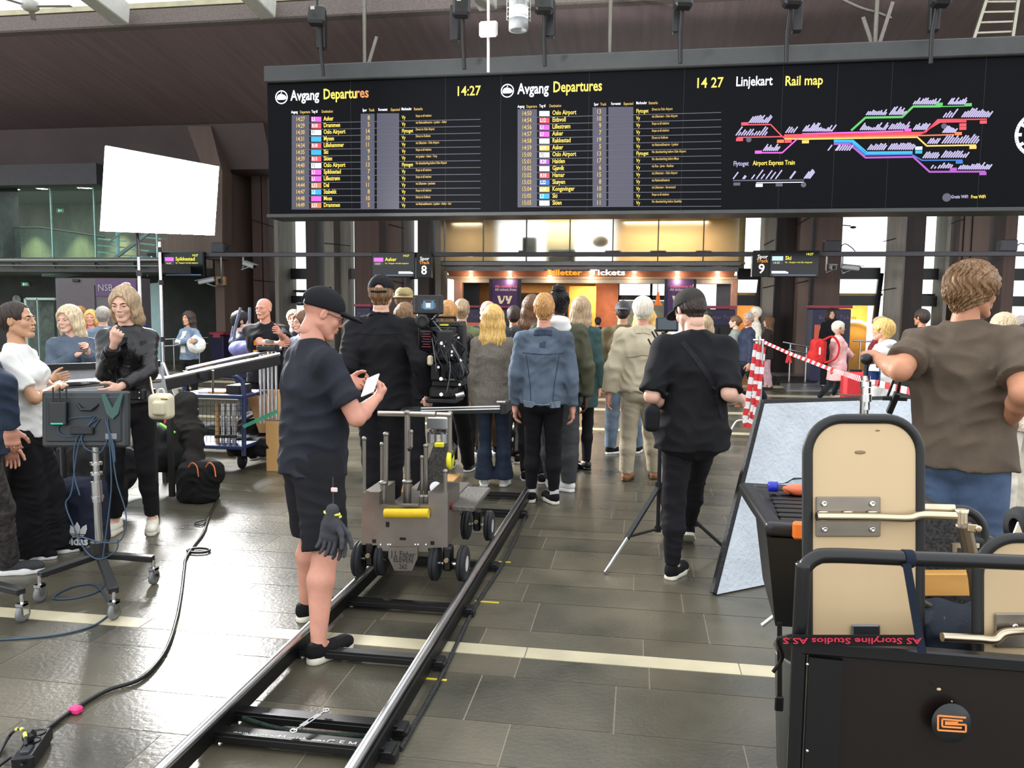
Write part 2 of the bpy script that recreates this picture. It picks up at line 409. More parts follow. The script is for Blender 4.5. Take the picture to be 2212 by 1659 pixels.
# ---- floor: slate slabs in uneven courses with pale stone strips
def build_floor():
    vs, fs, tone = [], [], []
    rr = random.Random(3); y = -3.0; g = 0.003; strips = [(onZ(900, 1403).y, onZ(900, 1380).y)]+[(onZ(1600, q+2.5).y, onZ(1600, q-2.5).y) for q in (937, 893, 871, 853, 834)]
    hs = [0.30, 0.40, 0.30, 0.20, 0.40, 0.30]; i = 0; si = 0
    while y < 26:
        h = hs[i % len(hs)]; i += 1; y2 = y+h
        if si < len(strips) and y2 > strips[si][0]-0.06: y2 = strips[si][0]
        x = -17-rr.random()
        if y2 > -0.6 or True:
            while x < 19:
                L = rr.choice([0.6, 0.8, 0.7, 0.9]) if y > -1 else 3.0
                n = len(vs); vs += [(x+g, y+g, 0), (x+L-g, y+g, 0), (x+L-g, y2-g, 0), (x+g, y2-g, 0)]; fs.append((n, n+1, n+2, n+3)); tone.append(rr.random()); x += L
        y = y2
        if si < len(strips) and abs(y-strips[si][0]) < 1e-6: y = strips[si][1]; si += 1
    n = len(vs); vs += [(-40, -14, -0.002), (40, -14, -0.002), (40, 34, -0.002), (-40, 34, -0.002)]; fs.append((n, n+1, n+2, n+3)); tone.append(2.0)
    m = bpy.data.materials.new('slate_slabs'); m.use_nodes = True; nt = m.node_tree; N = nt.nodes; L = nt.links; b = N['Principled BSDF']
    at = N.new('ShaderNodeAttribute'); at.attribute_name = 'tone'
    tc = N.new('ShaderNodeTexCoord')
    n1 = N.new('ShaderNodeTexNoise'); n1.inputs['Scale'].default_value = 2.2; n1.inputs['Detail'].default_value = 8; L.new(tc.outputs['Object'], n1.inputs['Vector'])
    ad = N.new('ShaderNodeMath'); ad.operation = 'MULTIPLY_ADD'; L.new(at.outputs['Fac'], ad.inputs[0]); ad.inputs[1].default_value = 0.34; L.new(n1.outputs['Fac'], ad.inputs[2])
    r = N.new('ShaderNodeValToRGB'); L.new(ad.outputs[0], r.inputs['Fac'])
    r.color_ramp.elements[0].position = 0.38; r.color_ramp.elements[1].position = 0.95
    r.color_ramp.elements[0].color = lin((60, 59, 50)); r.color_ramp.elements[1].color = lin((100, 94, 78))
    gm = N.new('ShaderNodeMath'); gm.operation = 'GREATER_THAN'; gm.inputs[1].default_value = 1.5; L.new(at.outputs['Fac'], gm.inputs[0])
    mx = N.new('ShaderNodeMix'); mx.data_type = 'RGBA'; L.new(gm.outputs[0], mx.inputs[0]); L.new(r.outputs[0], mx.inputs[6]); mx.inputs[7].default_value = lin((138, 130, 112))
    L.new(mx.outputs[2], b.inputs['Base Color'])
    n2 = N.new('ShaderNodeTexNoise'); n2.inputs['Scale'].default_value = 45; n2.inputs['Detail'].default_value = 5; L.new(tc.outputs['Object'], n2.inputs['Vector'])
    bp = N.new('ShaderNodeBump'); bp.inputs['Strength'].default_value = 0.35; bp.inputs['Distance'].default_value = 0.004; L.new(n2.outputs['Fac'], bp.inputs['Height']); L.new(bp.outputs[0], b.inputs['Normal'])
    mr = N.new('ShaderNodeMapRange'); L.new(n1.outputs['Fac'], mr.inputs[0]); mr.inputs[3].default_value = 0.23; mr.inputs[4].default_value = 0.34
    L.new(mr.outputs[0], b.inputs['Roughness']); b.inputs['Specular IOR Level'].default_value = 0.5
    o = mesh_obj('floor', vs, fs, m); a = o.data.attributes.new('tone', 'FLOAT', 'FACE'); a.data.foreach_set('value', tone); o['kind'] = 'structure'
    st = mat('pale_stone_strip', (184, 175, 146), 0.45, var=0.1, vscale=5, bump=0.1, bscale=40)
    for k, (a0, a1) in enumerate(strips):
        mb = MB(); x = -17.5
        while x < 19: mb.box((x+0.5, (a0+a1)/2, -0.004), (0.994, a1-a0-0.004, 0.01)); x += 1.0
        structure(mb, 'trim_%d' % (k+1), st, 'pale stone strip let into the slate floor')
build_floor()
# ---- far wall: pillars, ribbed panels and window slots; x positions read at the wall face
def wx(px, y=YF, py=500): return onY(px, py, y).x
ZT = 6.6
def panel(px0, px1, front, name, m, back=YF+.4, z0=0.0, z1=ZT, label=None, taper=0.0):
    x0, x1 = wx(px0, front if px0 < 1345 else YF+.12), wx(px1, front if px1 > 1345 else YF+.12); mb = MB()
    mb.prism([(x0, front, z0), (x1, front, z0), (x1-taper, back, z0), (x0+taper, back, z0)], (0, 0, z1-z0))
    return structure(mb, name, m, label)
panel(300, 470, YF-0.2, 'wall_far_panel', brown); panel(462, 545, YF-1.6, 'pillar_1', brown2, label='smooth brown concrete pillar between ribbed walls')
panel(545, 600, YF-0.5, 'wall_far_panel', brown); panel(600, 622, YF-0.8, 'pillar_2', concrete)
panel(660, 701, YF-0.6, 'pillar_3', darkbrown); panel(700, 735, YF-0.4, 'pillar_4', concrete); panel(735, 757, YF-0.1, 'wall_far_panel', concrete)
panel(765, 838, YF-0.7, 'pillar_5', brown); panel(838, 876, YF-0.3, 'wall_far_panel', brown2); panel(876, 887, YF-0.5, 'wall_far_panel', brown2)
panel(902, 940, YF-0.6, 'pillar_6', darkbrown); panel(940, 962, YF-0.4, 'pillar_7', concrete)
panel(1646, 1676, YF-0.4, 'pillar_8', concrete); panel(1676, 1720, YF-0.1, 'wall_far_panel', darkbrown); panel(1718, 1752, YF-0.6, 'pillar_9', brown2)
panel(1752, 1820, YF-0.8, 'pillar_10', brown); panel(1905, 1955, YF-0.4, 'pillar_11', concrete, taper=.2); panel(1953, 2000, YF-0.1, 'wall_far_panel', darkbrown)
panel(2030, 2054, YF-0.4, 'pillar_12', concrete); panel(2054, 2138, YF-0.5, 'wall_far_panel', brown2); panel(2138, 2198, YF-0.8, 'pillar_13', brown)
panel(2240, 2500, YF-0.4, 'wall_far_panel', concrete)
# slanting precast joints on the faces
jm = mat('panel_joint', (22, 18, 17), 0.9)
for px, p0, p1, yy in ((735, (757, 531), (700, 525), YF-0.42), (545, (545, 475), (596, 492), YF-0.52), (545, (541, 604), (596, 610), YF-0.52), (1646, (1650, 530), (1672, 518), YF-0.42), (1646, (1648, 622), (1674, 616), YF-0.42),
                       (1905, (1908, 522), (1935, 515), YF-0.42), (1905, (1905, 627), (1936, 622), YF-0.42), (1718, (1722, 486), (1748, 470), YF-0.62), (1718, (1720, 612), (1746, 606), YF-0.62), (2054, (2055, 483), (2085, 472), YF-0.52), (838, (840, 485), (874, 494), YF-0.32), (838, (840, 605), (874, 613), YF-0.32)):
    mb = MB(); mb.bar(onY(*p0, yy), onY(*p1, yy), 0.02, 0.03, (0, 1, 0)); structure(mb, 'trim_joint', jm)
for px in (566, 2082, 2100): mb = MB(); mb.bar((wx(px, YF-.52), YF-.52, 0), (wx(px, YF-.52), YF-.52, ZT), 0.02, 0.02, (0, 1, 0)); structure(mb, 'trim_joint', jm)
# window slots: glazing, dark spandrels, slanted posts
sill = mat('dark_spandrel', (15, 15, 16), 0.35)
amber = mat('amber_lit_plaster', (214, 160, 84), 0.6, var=0.1)
def slot(k, px0, px1, rows, low=None, slant=0.0):
    x0, x1 = wx(px0-1, YF), wx(px1+1, YF); mb = MB()
    zf = lambda py: onY((px0+px1)/2, py, YF).z
    for (a, b) in rows: mb.box(((x0+x1)/2, YF+0.06, (zf(a)+zf(b))/2), (x1-x0+.02, 0.1, abs(zf(a)-zf(b))))
    if slant: mb.bar(onY(px1-2, 590, YF+.05), onY(px1-2-slant, 700, YF+.05), 0.12, 0.12, (0, 1, 0))
    g = MB(); g.box(((x0+x1)/2, YF+0.15, 3.3), (x1-x0+.1, 0.02, ZT)); o = structure(g, 'window_%d' % k, glass)
    f = mb.put('window_frame', sill, o)
    # the room behind, low down
    if low:
        l = MB(); l.box(((x0+x1)/2, YF+1.6, 1.05), ((x1-x0)+0.3, 0.1, 2.1)); l.box(((x0+x1)/2, YF+0.9, 2.12), ((x1-x0)+0.3, 1.4, .06)); structure(l, 'wall_behind_window', low)
slot(1, 622, 661, [(580, 603), (639, 655)], darkbrown); slot(2, 757, 765, [(580, 603)]); slot(3, 887, 902, [(598, 603)])
slot(4, 1598, 1646, [(580, 604), (638, 660)], amber, slant=14); slot(5, 1820, 1905, [(578, 603), (639, 660)], amber, slant=14)
slot(6, 2000, 2031, [(580, 604), (640, 662)], darkbrown); slot(7, 2197, 2240, [(580, 606), (640, 662)])
# upper fascia leaning out over the hall, edge beam, roof slab
zb = onY(450, 270, 20.5).z; zt = onY(450, 58, 15.5).z; zt2 = onY(450, 22, 15.5).z
mb = MB(); mb.prism([(-22, 20.5, zb), (-22, 15.5, zt), (-22, 15.7, zt2+.02), (-22, 23.9, zt2+.02), (-22, 23.9, zb)], (44, 0, 0)); structure(mb, 'ceiling_fascia', mat('brown_fascia', (128, 110, 112), 0.55, var=0.15, vscale=0.8, bump=0.9, bscale=12, stretch=(10, 0.5, 0.5)))
mb = MB(); mb.box((0, 15.42, (zt+zt2)/2), (44, 0.35, zt2-zt), b=.03); structure(mb, 'ceiling_beam', exposed)
mb = MB(); mb.box((0, 15.42, zt2+.06), (44, 0.36, 0.10)); structure(mb, 'trim_skylight_sill', mat('cream_sill', (178, 172, 142), 0.5))
# lower bulkhead under the fascia on the left, with a leaning concrete rib
mb = MB(); mb.prism([(-22, 20.4, zb), (-22, 20.9, onY(300, 370, 20.9).z), (-22, 22.3, onY(300, 370, 20.9).z), (-22, 22.3, zb)], (22+wx(580, 20.6), 0, 0)); structure(mb, 'wall_upper_left', mat('dark_bulkhead', (92, 80, 80), 0.65, var=.15, vscale=1, bump=.3, bscale=15))
mb = MB(); mb.prism([onY(404, 272, 20.35), onY(455, 272, 20.35), onY(480, 370, 20.35), onY(480, 560, 20.35), onY(440, 560, 20.35), onY(440, 370, 20.35)], (0, 0.5, 0)); structure(mb, 'pillar_14', brown2)
# skylight trusses
for k, (p0, p1) in enumerate((((285, 40), (180, -20)), ((600, 26), (560, -20)), ((1075, 8), (1040, -30)))):
    a = onY(p0[0]-20, p0[1]-8, 15.0); mb = MB(); mb.bar(a, a+Vector((-0.6, -9, 1.5)), 0.34, 0.42, (0, 0, 1), 0.02); structure(mb, 'ceiling_truss_%d' % (k+1), white_steel)
# ---- left gallery behind glass
YG = 18.5
gx1 = onY(338, 480, YG).x; gz0 = onY(200, 566, YG).z; gz1 = onY(200, 392, YG).z
stone = mat('greenish_stone_wall', (104, 106, 92), 0.8, var=0.3, vscale=1.2, bump=0.5, bscale=20, stretch=(1.5, 1.5, .6))
mb = MB(); mb.box(((gx1-22)/2+0.4, YG+4.6, 3.6), (22+gx1+1.2, 0.2, 7.2)); structure(mb, 'wall_gallery_back', stone)
mb = MB(); mb.box(((gx1-22)/2, YG+2.3, gz0-0.14), (22+gx1, 4.6, 0.22)); structure(mb, 'floor_gallery', mat('gallery_slab', (92, 94, 92), 0.6))
mb = MB(); mb.box(((gx1-22)/2, YG+2.3, gz1+0.2), (22+gx1, 4.6, 0.3)); structure(mb, 'ceiling_gallery', mat('gallery_ceiling', (96, 110, 108), 0.6))
mb = MB(); mb.box(((onY(220, 380, YG-.3).x-22)/2, YG-.3, onY(200, 378, YG-.3).z), (22+onY(220, 380, YG-.3).x, 0.4, 0.5)); structure(mb, 'trim_gallery_fascia', mat('dark_fascia', (48, 47, 50), 0.6))
mb = MB(); a = onY(0, 480, YG+.6).x; mb.box((a-.05, YG+.6, (gz0+gz1)/2), (.75, 0.6, gz1-gz0)); structure(mb, 'pillar_15', mat('grey_stone_pillar', (70, 70, 68), .8, var=.25, vscale=5))
for k, (pa, pb) in enumerate(((-120, 112), (112, 205), (205, 338))):
    xa, xb = onY(pa, 480, YG).x, onY(pb, 480, YG).x
    mb = MB(); mb.box(((xa+xb)/2, YG, (gz0+gz1)/2), (xb-xa-.02, 0.02, gz1-gz0)); o = structure(mb, 'window_%d' % (8+k), green_glass)
    e = MB(); e.box((xb, YG, (gz0+gz1)/2), (0.03, 0.05, gz1-gz0)); e.put('window_frame', mat('pale_green_edge', (150, 190, 180), .3), o)
for k, (px, py) in enumerate(((30, 401), (91, 404), (179, 399), (187, 425))):
    c = onY(px, py, YG+1.2); t = thing('downlight', 'oval downlight in the gallery ceiling, %s' % ('leftmost of the four', 'second from the left', 'the upper one near the lamp', 'the lower one near the lamp')[k], 'light', (c.x, c.y, gz1+.04), 0, 'gallery ceiling downlights')
    m1 = MB(); m1.lathe((c.x, c.y, gz1+.05), (0, 0, -1), [(0, 0.02), (.14, 0.02)], 16); m1.put('diffuser', glow('downlight_glow', (255, 250, 235), 12), t)
    m2 = MB(); m2.lathe((c.x, c.y, gz1+.05), (0, 0, -1), [(.14, 0.02), (.17, .03), (.17, 0)], 16); m2.put('rim', white_steel, t)
for px in (55, 155, 245):
    c = onY(px, 480, YG+4.1); l = bpy.data.lights.new('gallery_spot', 'SPOT'); l.energy = 650; l.spot_size = R(60); l.spot_blend = .8; l.color = (1, .9, .5)
    o = bpy.data.objects.new('gallery_spot', l); COL.objects.link(o); o.location = (c.x, c.y-.2, gz1-.05); o.rotation_euler = (R(6), 0, 0)
area('gallery_fill', (onY(150, 480, YG+2).x, YG+2, gz1-.02), (onY(150, 480, YG+2).x, YG+2.3, 0), 6, 2, 160, (.9, 1, .95)); area('lobby_fill', (onY(80, 600, YG+1.5).x, YG+1.5, gz0-.3), (onY(80, 600, YG+2).x, YG+1.8, 0), 4, 1.5, 60, (.9, 1, .92))  # added fill areas that brighten gallery and lobby, no fixtures of their own
# balustrade and spider truss below the glazing
t = thing('glass_balustrade', 'low green glass balustrade with a thin brown handrail in the gallery', 'balustrade', (onY(88, 560, YG+.7).x, YG+.7, gz0))
p0, p1, p2 = onY(12, 492, YG+.7), onY(88, 492, YG+.7), onY(225, 512, YG+.5)
for a, b in ((p0, p1), (p1, p2)):
    m1 = MB(); m1.prism([a, b, (b.x, b.y, gz0), (a.x, a.y, gz0)], (0, .015, 0)); m1.put('pane', green_glass, t)
m1 = MB(); m1.tube([p0, p1, p2], .02, 8); m1.put('handrail', mat('brown_rail', (86, 74, 62), .4), t)
t = thing('truss_beam', 'grey horizontal pipe truss with spider arms under the gallery glass', 'beam', onY(170, 560, YG-.25))
a, b = onY(-40, 562, YG-.25), onY(345, 562, YG-.25); gs = metal('brushed_grey_steel', (120, 124, 122), .4)
m1 = MB(); m1.cyl(a, b, .07, 12); m1.put('pipe', gs, t)
a2, b2 = onY(-40, 573, YG-.25), onY(345, 575, YG-.25); m1 = MB(); m1.cyl(a2, b2, .025, 8); m1.put('pipe', gs, t)
for px in (25, 115, 205, 290):
    c = onY(px, 566, YG-.25); m1 = MB()
    for dx, dz in ((-.22, .14), (.1, .06), (-.1, -.14), (.2, -.14)): m1.tube([c, c+Vector((dx, .2, dz))], [.025, .015], 8)
    m1.put('spider_arm', gs, t)
# below the gallery: dark lobby and teal glass screen
mb = MB(); mb.box(((gx1-22)/2, YG+3.6, gz0/2), (22+gx1, 0.2, gz0)); structure(mb, 'wall_lobby', mat('dark_lobby_wall', (50, 54, 50), .7, var=.3, vscale=2))
mb = MB(); mb.prism([onY(300, 615, 20.4), onY(347, 610, 20.4), onY(347, 790, 20.4), onY(300, 790, 20.4)], (0, .05, 0)); structure(mb, 'wall_teal_screen', mat('pale_teal_glass_screen', (176, 214, 212), .25, var=.05))
t = thing('stair_soffit', 'pale tapering underside of the staircase below the gallery truss', 'soffit', onY(200, 585, YG+1))
mb = MB(); mb.prism([onY(90, 573, YG+1), onY(215, 580, YG+1), onY(90, 597, YG+1)], (0, .8, 0)); mb.put('panel', mat('pale_blue_panel', (140, 166, 168), .4), t)
# glass stair
t = thing('glass_staircase', 'open staircase with pale glass treads rising behind the big lamp', 'staircase', onY(330, 560, 19.3))
tg = mat('frosted_teal_tread', (178, 216, 216), .3)
for k in range(8):
    c = onY(205+k*3 if k < 3 else 262+(k-3)*13, 545-14*k if k < 3 else 552-(k-3)*13, 19.4)
    m1 = MB(); m1.prism([c, c+Vector((.55, .1, -.05)), c+Vector((.5, .5, -.02)), c+Vector((.05, .45, 0))], (0, 0, .03)); m1.put('tread', tg, t)
m1 = MB(); m1.bar(onY(245, 560, 19.2), onY(325, 500, 19.2), .06, .08); m1.put('stringer', gs, t)
m1 = MB(); m1.bar(onY(236, 522, 19.1), onY(285, 488, 19.1), .03, .03); m1.put('handrail', gs, t)
m1 = MB(); m1.cyl(onY(254, 560, 19.3), onY(254, 490, 19.3), .05); m1.put('post', tg, t)
# lobby portal with lettering
t = thing('portal', 'grey metal doorway portal with purple corner lettered NSB', 'portal', onZ(205, 815)); t.location.z = 0
yp = 17.2; c0, c1 = onY(118, 600, yp), onY(297, 600, yp); pm = plastic('grey_satin_metal', (88, 82, 86), .35)
mb = MB(); mb.box(((c0.x+c1.x)/2, yp+.25, c0.z/2), (c1.x-c0.x, .5, c0.z), b=.02); mb.put('surround', pm, t)
d0, d1 = onY(130, 616, yp), onY(205, 616, yp); mb = MB(); mb.box(((d0.x+d1.x)/2, yp-.01, d0.z/2), (d1.x-d0.x, .04, d0.z)); mb.put('door_leaf', plastic('dark_satin_leaf', (84, 76, 80), .3), t)
q0, q1 = onY(207, 603, yp), onY(296, 640, yp); mb = MB(); mb.box(((q0.x+q1.x)/2, yp-.01, (q0.z+q1.z)/2), (q1.x-q0.x, .03, q0.z-q1.z)); mb.put('purple_panel', plastic('muted_purple', (86, 62, 98), .4), t)
mb = MB(); mb.text('NSB', onY(211, 628, yp-.04), (1, 0, 0), (0, 0, 1), .22); mb.put('lettering', glow('white_letter', (215, 215, 215), .5), t)
mb = MB(); mb.box(onY(164, 606, yp-.03), (.17, .06, .06), b=.01); mb.put('door_sensor', plastic('black_plastic', (22, 22, 23), .35), t)
blackp = plastic('black_plastic', (22, 22, 23), .35); blackm = plastic('black_matte_metal', (26, 26, 27), .45)
# ================================================================ ticket office
yt = 21.4
def T(px, py, y=yt): return onY(px, py, y)
def rect(mb, px0, px1, py0, py1, y, dep=0.05, b=0.0, mi=0):
    a, c = onY(px0, (py0+py1)/2, y), onY(px1, (py0+py1)/2, y); m = (px0+px1)/2; z0, z1 = onY(m, py1, y).z, onY(m, py0, y).z
    mb.box(((a.x+c.x)/2, y+dep/2, (z0+z1)/2), (c.x-a.x, dep, z1-z0), b=b, mi=mi)
X0, X1 = T(960, 520).x, T(1598, 520).x; zt0 = T(1280, 567).z; ztop = T(1280, 466).z
fro = bpy.data.materials.new('frosted_glass'); fro.use_nodes = True; _b = fro.node_tree.nodes['Principled BSDF']
_b.inputs['Transmission Weight'].default_value = 1.0; _b.inputs['Roughness'].default_value = .8; _b.inputs['IOR'].default_value = 1.08; _b.inputs['Base Color'].default_value = (.9, .92, .9, 1)
pxs = [960, 1044, 1137, 1231, 1324, 1422, 1520, 1598]
for k in range(7):
    mb = MB(); rect(mb, pxs[k]+1.5, pxs[k+1]-1.5, 466, 565, yt, .03); o = structure(mb, 'window_%d' % (20+k), fro)
    e = MB(); rect(e, pxs[k]-1.2, pxs[k]+1.2, 466, 565, yt-.03, .08); e.put('window_frame', metal('grey_mullion', (110, 110, 108), .5), o)
    if k in (1, 3, 4, 5):
        e = MB(); rect(e, pxs[k+1]-17, pxs[k+1]+17, 541, 545, yt+.04, .04); e.put('bracket', metal('grey_mullion', (110, 110, 108), .5), o)
# store room behind the frosted band: back wall with a bright window, dark cupboards and a round lamp
mb = MB(); rect(mb, 955, 1075, 440, 580, yt+1.3, .1); rect(mb, 1330, 1610, 440, 580, yt+1.3, .1); rect(mb, 1180, 1240, 440, 580, yt+.5, .1); structure(mb, 'wall_store', mat('warm_store_wall', (206, 176, 128), .6))
mb = MB(); rect(mb, 1070, 1335, 455, 575, yt+1.35, .02); structure(mb, 'window_30', glow('overcast_sky_through_window', (255, 255, 252), 1.5))
mb = MB(); mb.box(((X0+X1)/2, yt+.75, ztop+.25), (X1-X0+.3, 1.6, .4)); mb.box(((X0+X1)/2, yt+.75, zt0-.02), (X1-X0+.3, 1.6, .06)); structure(mb, 'ceiling_store', mat('store_ceiling', (150, 140, 120), .7))
for px0, px1, py0, py1 in ((1128, 1158, 512, 552), (1185, 1242, 538, 566)):
    mb = MB(); rect(mb, px0, px1, py0, py1, yt+.18, .2, .03); mb.put('storage_box', plastic('dark_box', (80, 76, 70), .6), None, label='%s dark box showing blurred behind the frosted glass band' % ('small raised' if px0 < 1150 else 'wide low'), cat='box', group='boxes behind frosted glass')
mb = MB(); mb.ball(onY(1297, 522, yt+.35), (.22, .1, .15)); mb.put('round_lamp', plastic('brown_shade', (150, 120, 100), .6), None, label='round brown blurred lamp behind the bright frosted pane', cat='lamp')
area('store_lamp', (T(1440, 470).x, yt+.6, ztop-.1), (T(1440, 470).x, yt+.9, 0), 2.2, .5, 60, (1, .75, .45)); area('store_fill_mid', (T(1210, 470).x, yt+.15, ztop-.1), (T(1210, 470).x, yt+.6, 3), 1.6, .2, 25, (.9, .95, .8)); area('store_lamp_left', (T(1000, 470).x, yt+.6, ztop-.1), (T(1000, 470).x, yt+.9, 0), .8, .4, 10, (1, .8, .55))  # the middle area is added fill to lift the unlit section
# ledge and soffit
mb = MB(); mb.box(((X0+X1)/2, yt-.15, (T(1280, 566).z+T(1280, 577).z)/2), (X1-X0, .6, T(1280, 566).z-T(1280, 577).z), b=.02)
mb.box(((X0+X1)/2+.02, yt-.02, (T(1280, 577).z+T(1280, 586).z)/2), (X1-X0-.1, .4, T(1280, 577).z-T(1280, 586).z)); structure(mb, 'trim_ledge', metal('grey_zinc', (120, 120, 120), .45))
cop = mat('copper_red_soffit', (150, 92, 72), .45, var=.1, vscale=2)
mb = MB(); za, zb2 = T(1280, 586).z, T(1280, 602).z
mb.prism([(X0+.1, yt-.15, za), (X0+.1, yt+.35, zb2), (X0+.1, yt+.5, zb2), (X0+.1, yt+.5, za)], (X1-X0-.2, 0, 0)); structure(mb, 'ceiling_soffit', cop)
for k, px in enumerate((1017, 1101, 1188, 1277, 1370, 1463, 1550)):
    c = T(px, 598, yt+.14); t = thing('spotlight', 'bright round spotlight in the red soffit, %s' % ('leftmost, at the left corner', 'above the left purple banner', 'under the orange letters', 'under the first white letters', 'just right of the white letters', 'above the right purple banner', 'rightmost, at the right corner')[k], 'light', c, 0, 'spotlights in the ticket office soffit')
    m1 = MB(); m1.ball(c, (.055, .04, .03)); m1.put('bulb', glow('spot_bulb', (255, 236, 200), 25), t)
    m1 = MB(); m1.lathe(c+Vector((0, .03, .02)), (0, -.3, -1), [(.08, 0), (.08, .02), (.06, .02)], 14); m1.put('rim', white_steel, t)
    l = bpy.data.lights.new('spot_light', 'POINT'); l.energy = 9; l.color = (1, .82, .6); l.shadow_soft_size = .05; o = bpy.data.objects.new('spot_light', l); COL.objects.link(o); o.location = c+Vector((0, -.1, -.12))
t = thing('illuminated_sign', 'lit ticket office sign with orange and white lettering', 'sign', T(1270, 592, yt-.2))
m1 = MB(); m1.text('Billetter', T(1181, 594, yt-.26), (1, 0, 0), (0, 0, 1), .2, .03, bold=.02, sx=1.42); m1.put('orange_letters', glow('orange_letter', (255, 130, 20), 2.2), t)
m1 = MB(); m1.text('Tickets', T(1275, 594, yt-.26), (1, 0, 0), (0, 0, 1), .2, .03, bold=.02, sx=1.55); m1.put('white_letters', glow('sign_white_letter', (255, 250, 230), 2.5), t)
m1 = MB(); m1.box(T(1270, 584, yt-.235), (2.3, .03, .02)); m1.put('mounting_rail', blackm, t)
# shutter box and frame
mb = MB(); rect(mb, 990, 1592, 602, 612, yt+.32, .3, .01); structure(mb, 'trim_shutter_box', plastic('shutter_cream', (176, 164, 152), .45))
t = thing('roller_shutter_guide', 'slotted black shutter guide along the top of the ticket office', 'shutter', T(1280, 603, yt+.3)); sm = MB()
rect(sm, 1003, 1580, 600.8, 603.2, yt+.28, .03)
sm.put('guide_strip', blackm, t)
mb = MB(); rect(mb, 980, 997, 600, 760, yt+.3, .25, .02); rect(mb, 1578, 1592, 600, 760, yt+.3, .25, .02); structure(mb, 'trim_office_posts', plastic('salmon_post', (190, 140, 118), .4))
# office room
mb = MB(); rect(mb, 985, 1290, 560, 830, yt+3.5, .1); structure(mb, 'wall_office_back', mat('ochre_wall', (150, 110, 66), .7))
mb = MB(); rect(mb, 1120, 1225, 633, 820, yt+2.4, .1); structure(mb, 'wall_office_shade_mid', mat('shade_black', (16, 16, 20), .5))  # black sheet: the dark of the opening is put into its colour
mb = MB(); rect(mb, 1000, 1035, 605, 820, yt+1.4, .1); structure(mb, 'wall_office_shade', mat('shade_black', (16, 16, 20), .5))  # black sheet standing in for the shade in the left opening
mb = MB(); rect(mb, 1284, 1334, 605, 820, yt+2.6, .1); structure(mb, 'wall_office_salmon', mat('salmon_wall', (196, 122, 96), .6))
mb = MB(); rect(mb, 1228, 1286, 618, 830, yt+2.0, .05); structure(mb, 'wall_office_yellow', mat('yellow_wall', (226, 176, 86), .6))
mb = MB(); mb.box(((X0+X1)/2, yt+2.2, T(1280, 606).z+.1), (X1-X0, 4, .1)); structure(mb, 'ceiling_office', mat('office_ceiling', (170, 150, 120), .6))
mb = MB(); rect(mb, 1330, 1440, 612, 830, yt+2.9, .03); structure(mb, 'window_31', glow('office_daylight', (246, 250, 252), 1.25))
o = MB(); rect(o, 1330, 1440, 638, 648, yt+2.8, .06); rect(o, 1330, 1336, 605, 830, yt+2.8, .06); rect(o, 1402, 1407, 610, 830, yt+2.8, .06); structure(o, 'trim_window_bars', black_frame)
mb = MB(); rect(mb, 1336, 1440, 650, 830, yt+2.85, .02); structure(mb, 'window_32', mat('grey_green_pane', (150, 158, 150), .2))
mb = MB(); rect(mb, 1500, 1545, 614, 665, yt+1.2, .03); structure(mb, 'window_33', glow('overcast_sky_through_window', (255, 255, 252), 1.5))
mb = MB(); rect(mb, 1545, 1580, 606, 830, yt+1.0, .1); structure(mb, 'wall_office_right', mat('grey_office_wall', (90, 92, 100), .6))
area('office_light', (T(1150, 610).x, yt+2.6, T(1280, 606).z-.1), (T(1150, 610).x, yt+2.9, 0), 2.5, 1, 50, (1, .75, .45)); area('office_light_b', (T(1270, 610).x, yt+1.4, T(1280, 606).z-.1), (T(1260, 610).x, yt+1.9, 0), .8, .5, 45, (1, .72, .4))
for px, pos in ((1090, 'left'), (1468, 'right')):
    t = thing('hanging_banner', 'purple banner lettered VY at the %s of the ticket office' % pos, 'banner', T(px, 690, yt+.2), 0, 'purple ticket banners')
    nv = plastic('navy_post', (34, 30, 56), .5); pu = mat('purple_banner_cloth', (82, 56, 104), .6, var=.1)
    m1 = MB(); rect(m1, px-28, px+28, 603, 690, yt+.12, .04); m1.put('banner_cloth', pu, t)
    for s in (-1, 1): m1 = MB(); rect(m1, px+s*31-3, px+s*31+3, 603, 760, yt+.1, .1); m1.put('post', nv, t)
    m1 = MB(); m1.text('Alle billetter fra', T(px-21, 621, yt+.1), (1, 0, 0), (0, 0, 1), .095, .004, bold=.01); m1.put('pink_letters', glow('pink_letter', (255, 120, 140), .8), t)
    m1 = MB(); m1.text('All tickets from', T(px-21, 628, yt+.1), (1, 0, 0), (0, 0, 1), .095, .004, bold=.01); m1.put('cream_letters', glow('cream_letter', (240, 210, 190), .7), t)
    z0, z1 = T(px, 656, yt+.1), T(px, 639, yt+.1); H = z1.z-z0.z; m1 = MB()
    def pl(pts): m1.prism([Vector((T(px, 650, yt+.1).x+u*H, yt+.1, z0.z+v*H)) for u, v in pts], (0, .01, 0))
    pl([(-.95, 1), (-.62, 1), (-.42, .3), (-.2, .55), (-.12, 1), (.05, 1), (-.1, .35), (-.35, 0), (-.65, 0)]); pl([(.08, 1), (.38, 1), (.42, .62), (.55, .62), (.68, 1), (.98, 1), (.62, 0), (.3, 0), (.42, .38), (.22, .38)])
    m1.put('emblem', glow('cream_emblem', (240, 214, 180), .75), t)
t = thing('pendant_lamp', 'small orange cone pendant lamp inside the ticket office window', 'lamp', T(1421, 650, yt+1))
m1 = MB(); m1.lathe(T(1421, 652, yt+1), (0, 0, -1), [(.02, -.28), (.05, -.12), (.06, -.02), (.13, .1), (.12, .1)], 16); m1.put('shade', glow('orange_shade', (240, 120, 40), .9), t)
m1 = MB(); m1.cyl(T(1421, 606, yt+1), T(1421, 640, yt+1), .008, 6); m1.put('cord', blackm, t)
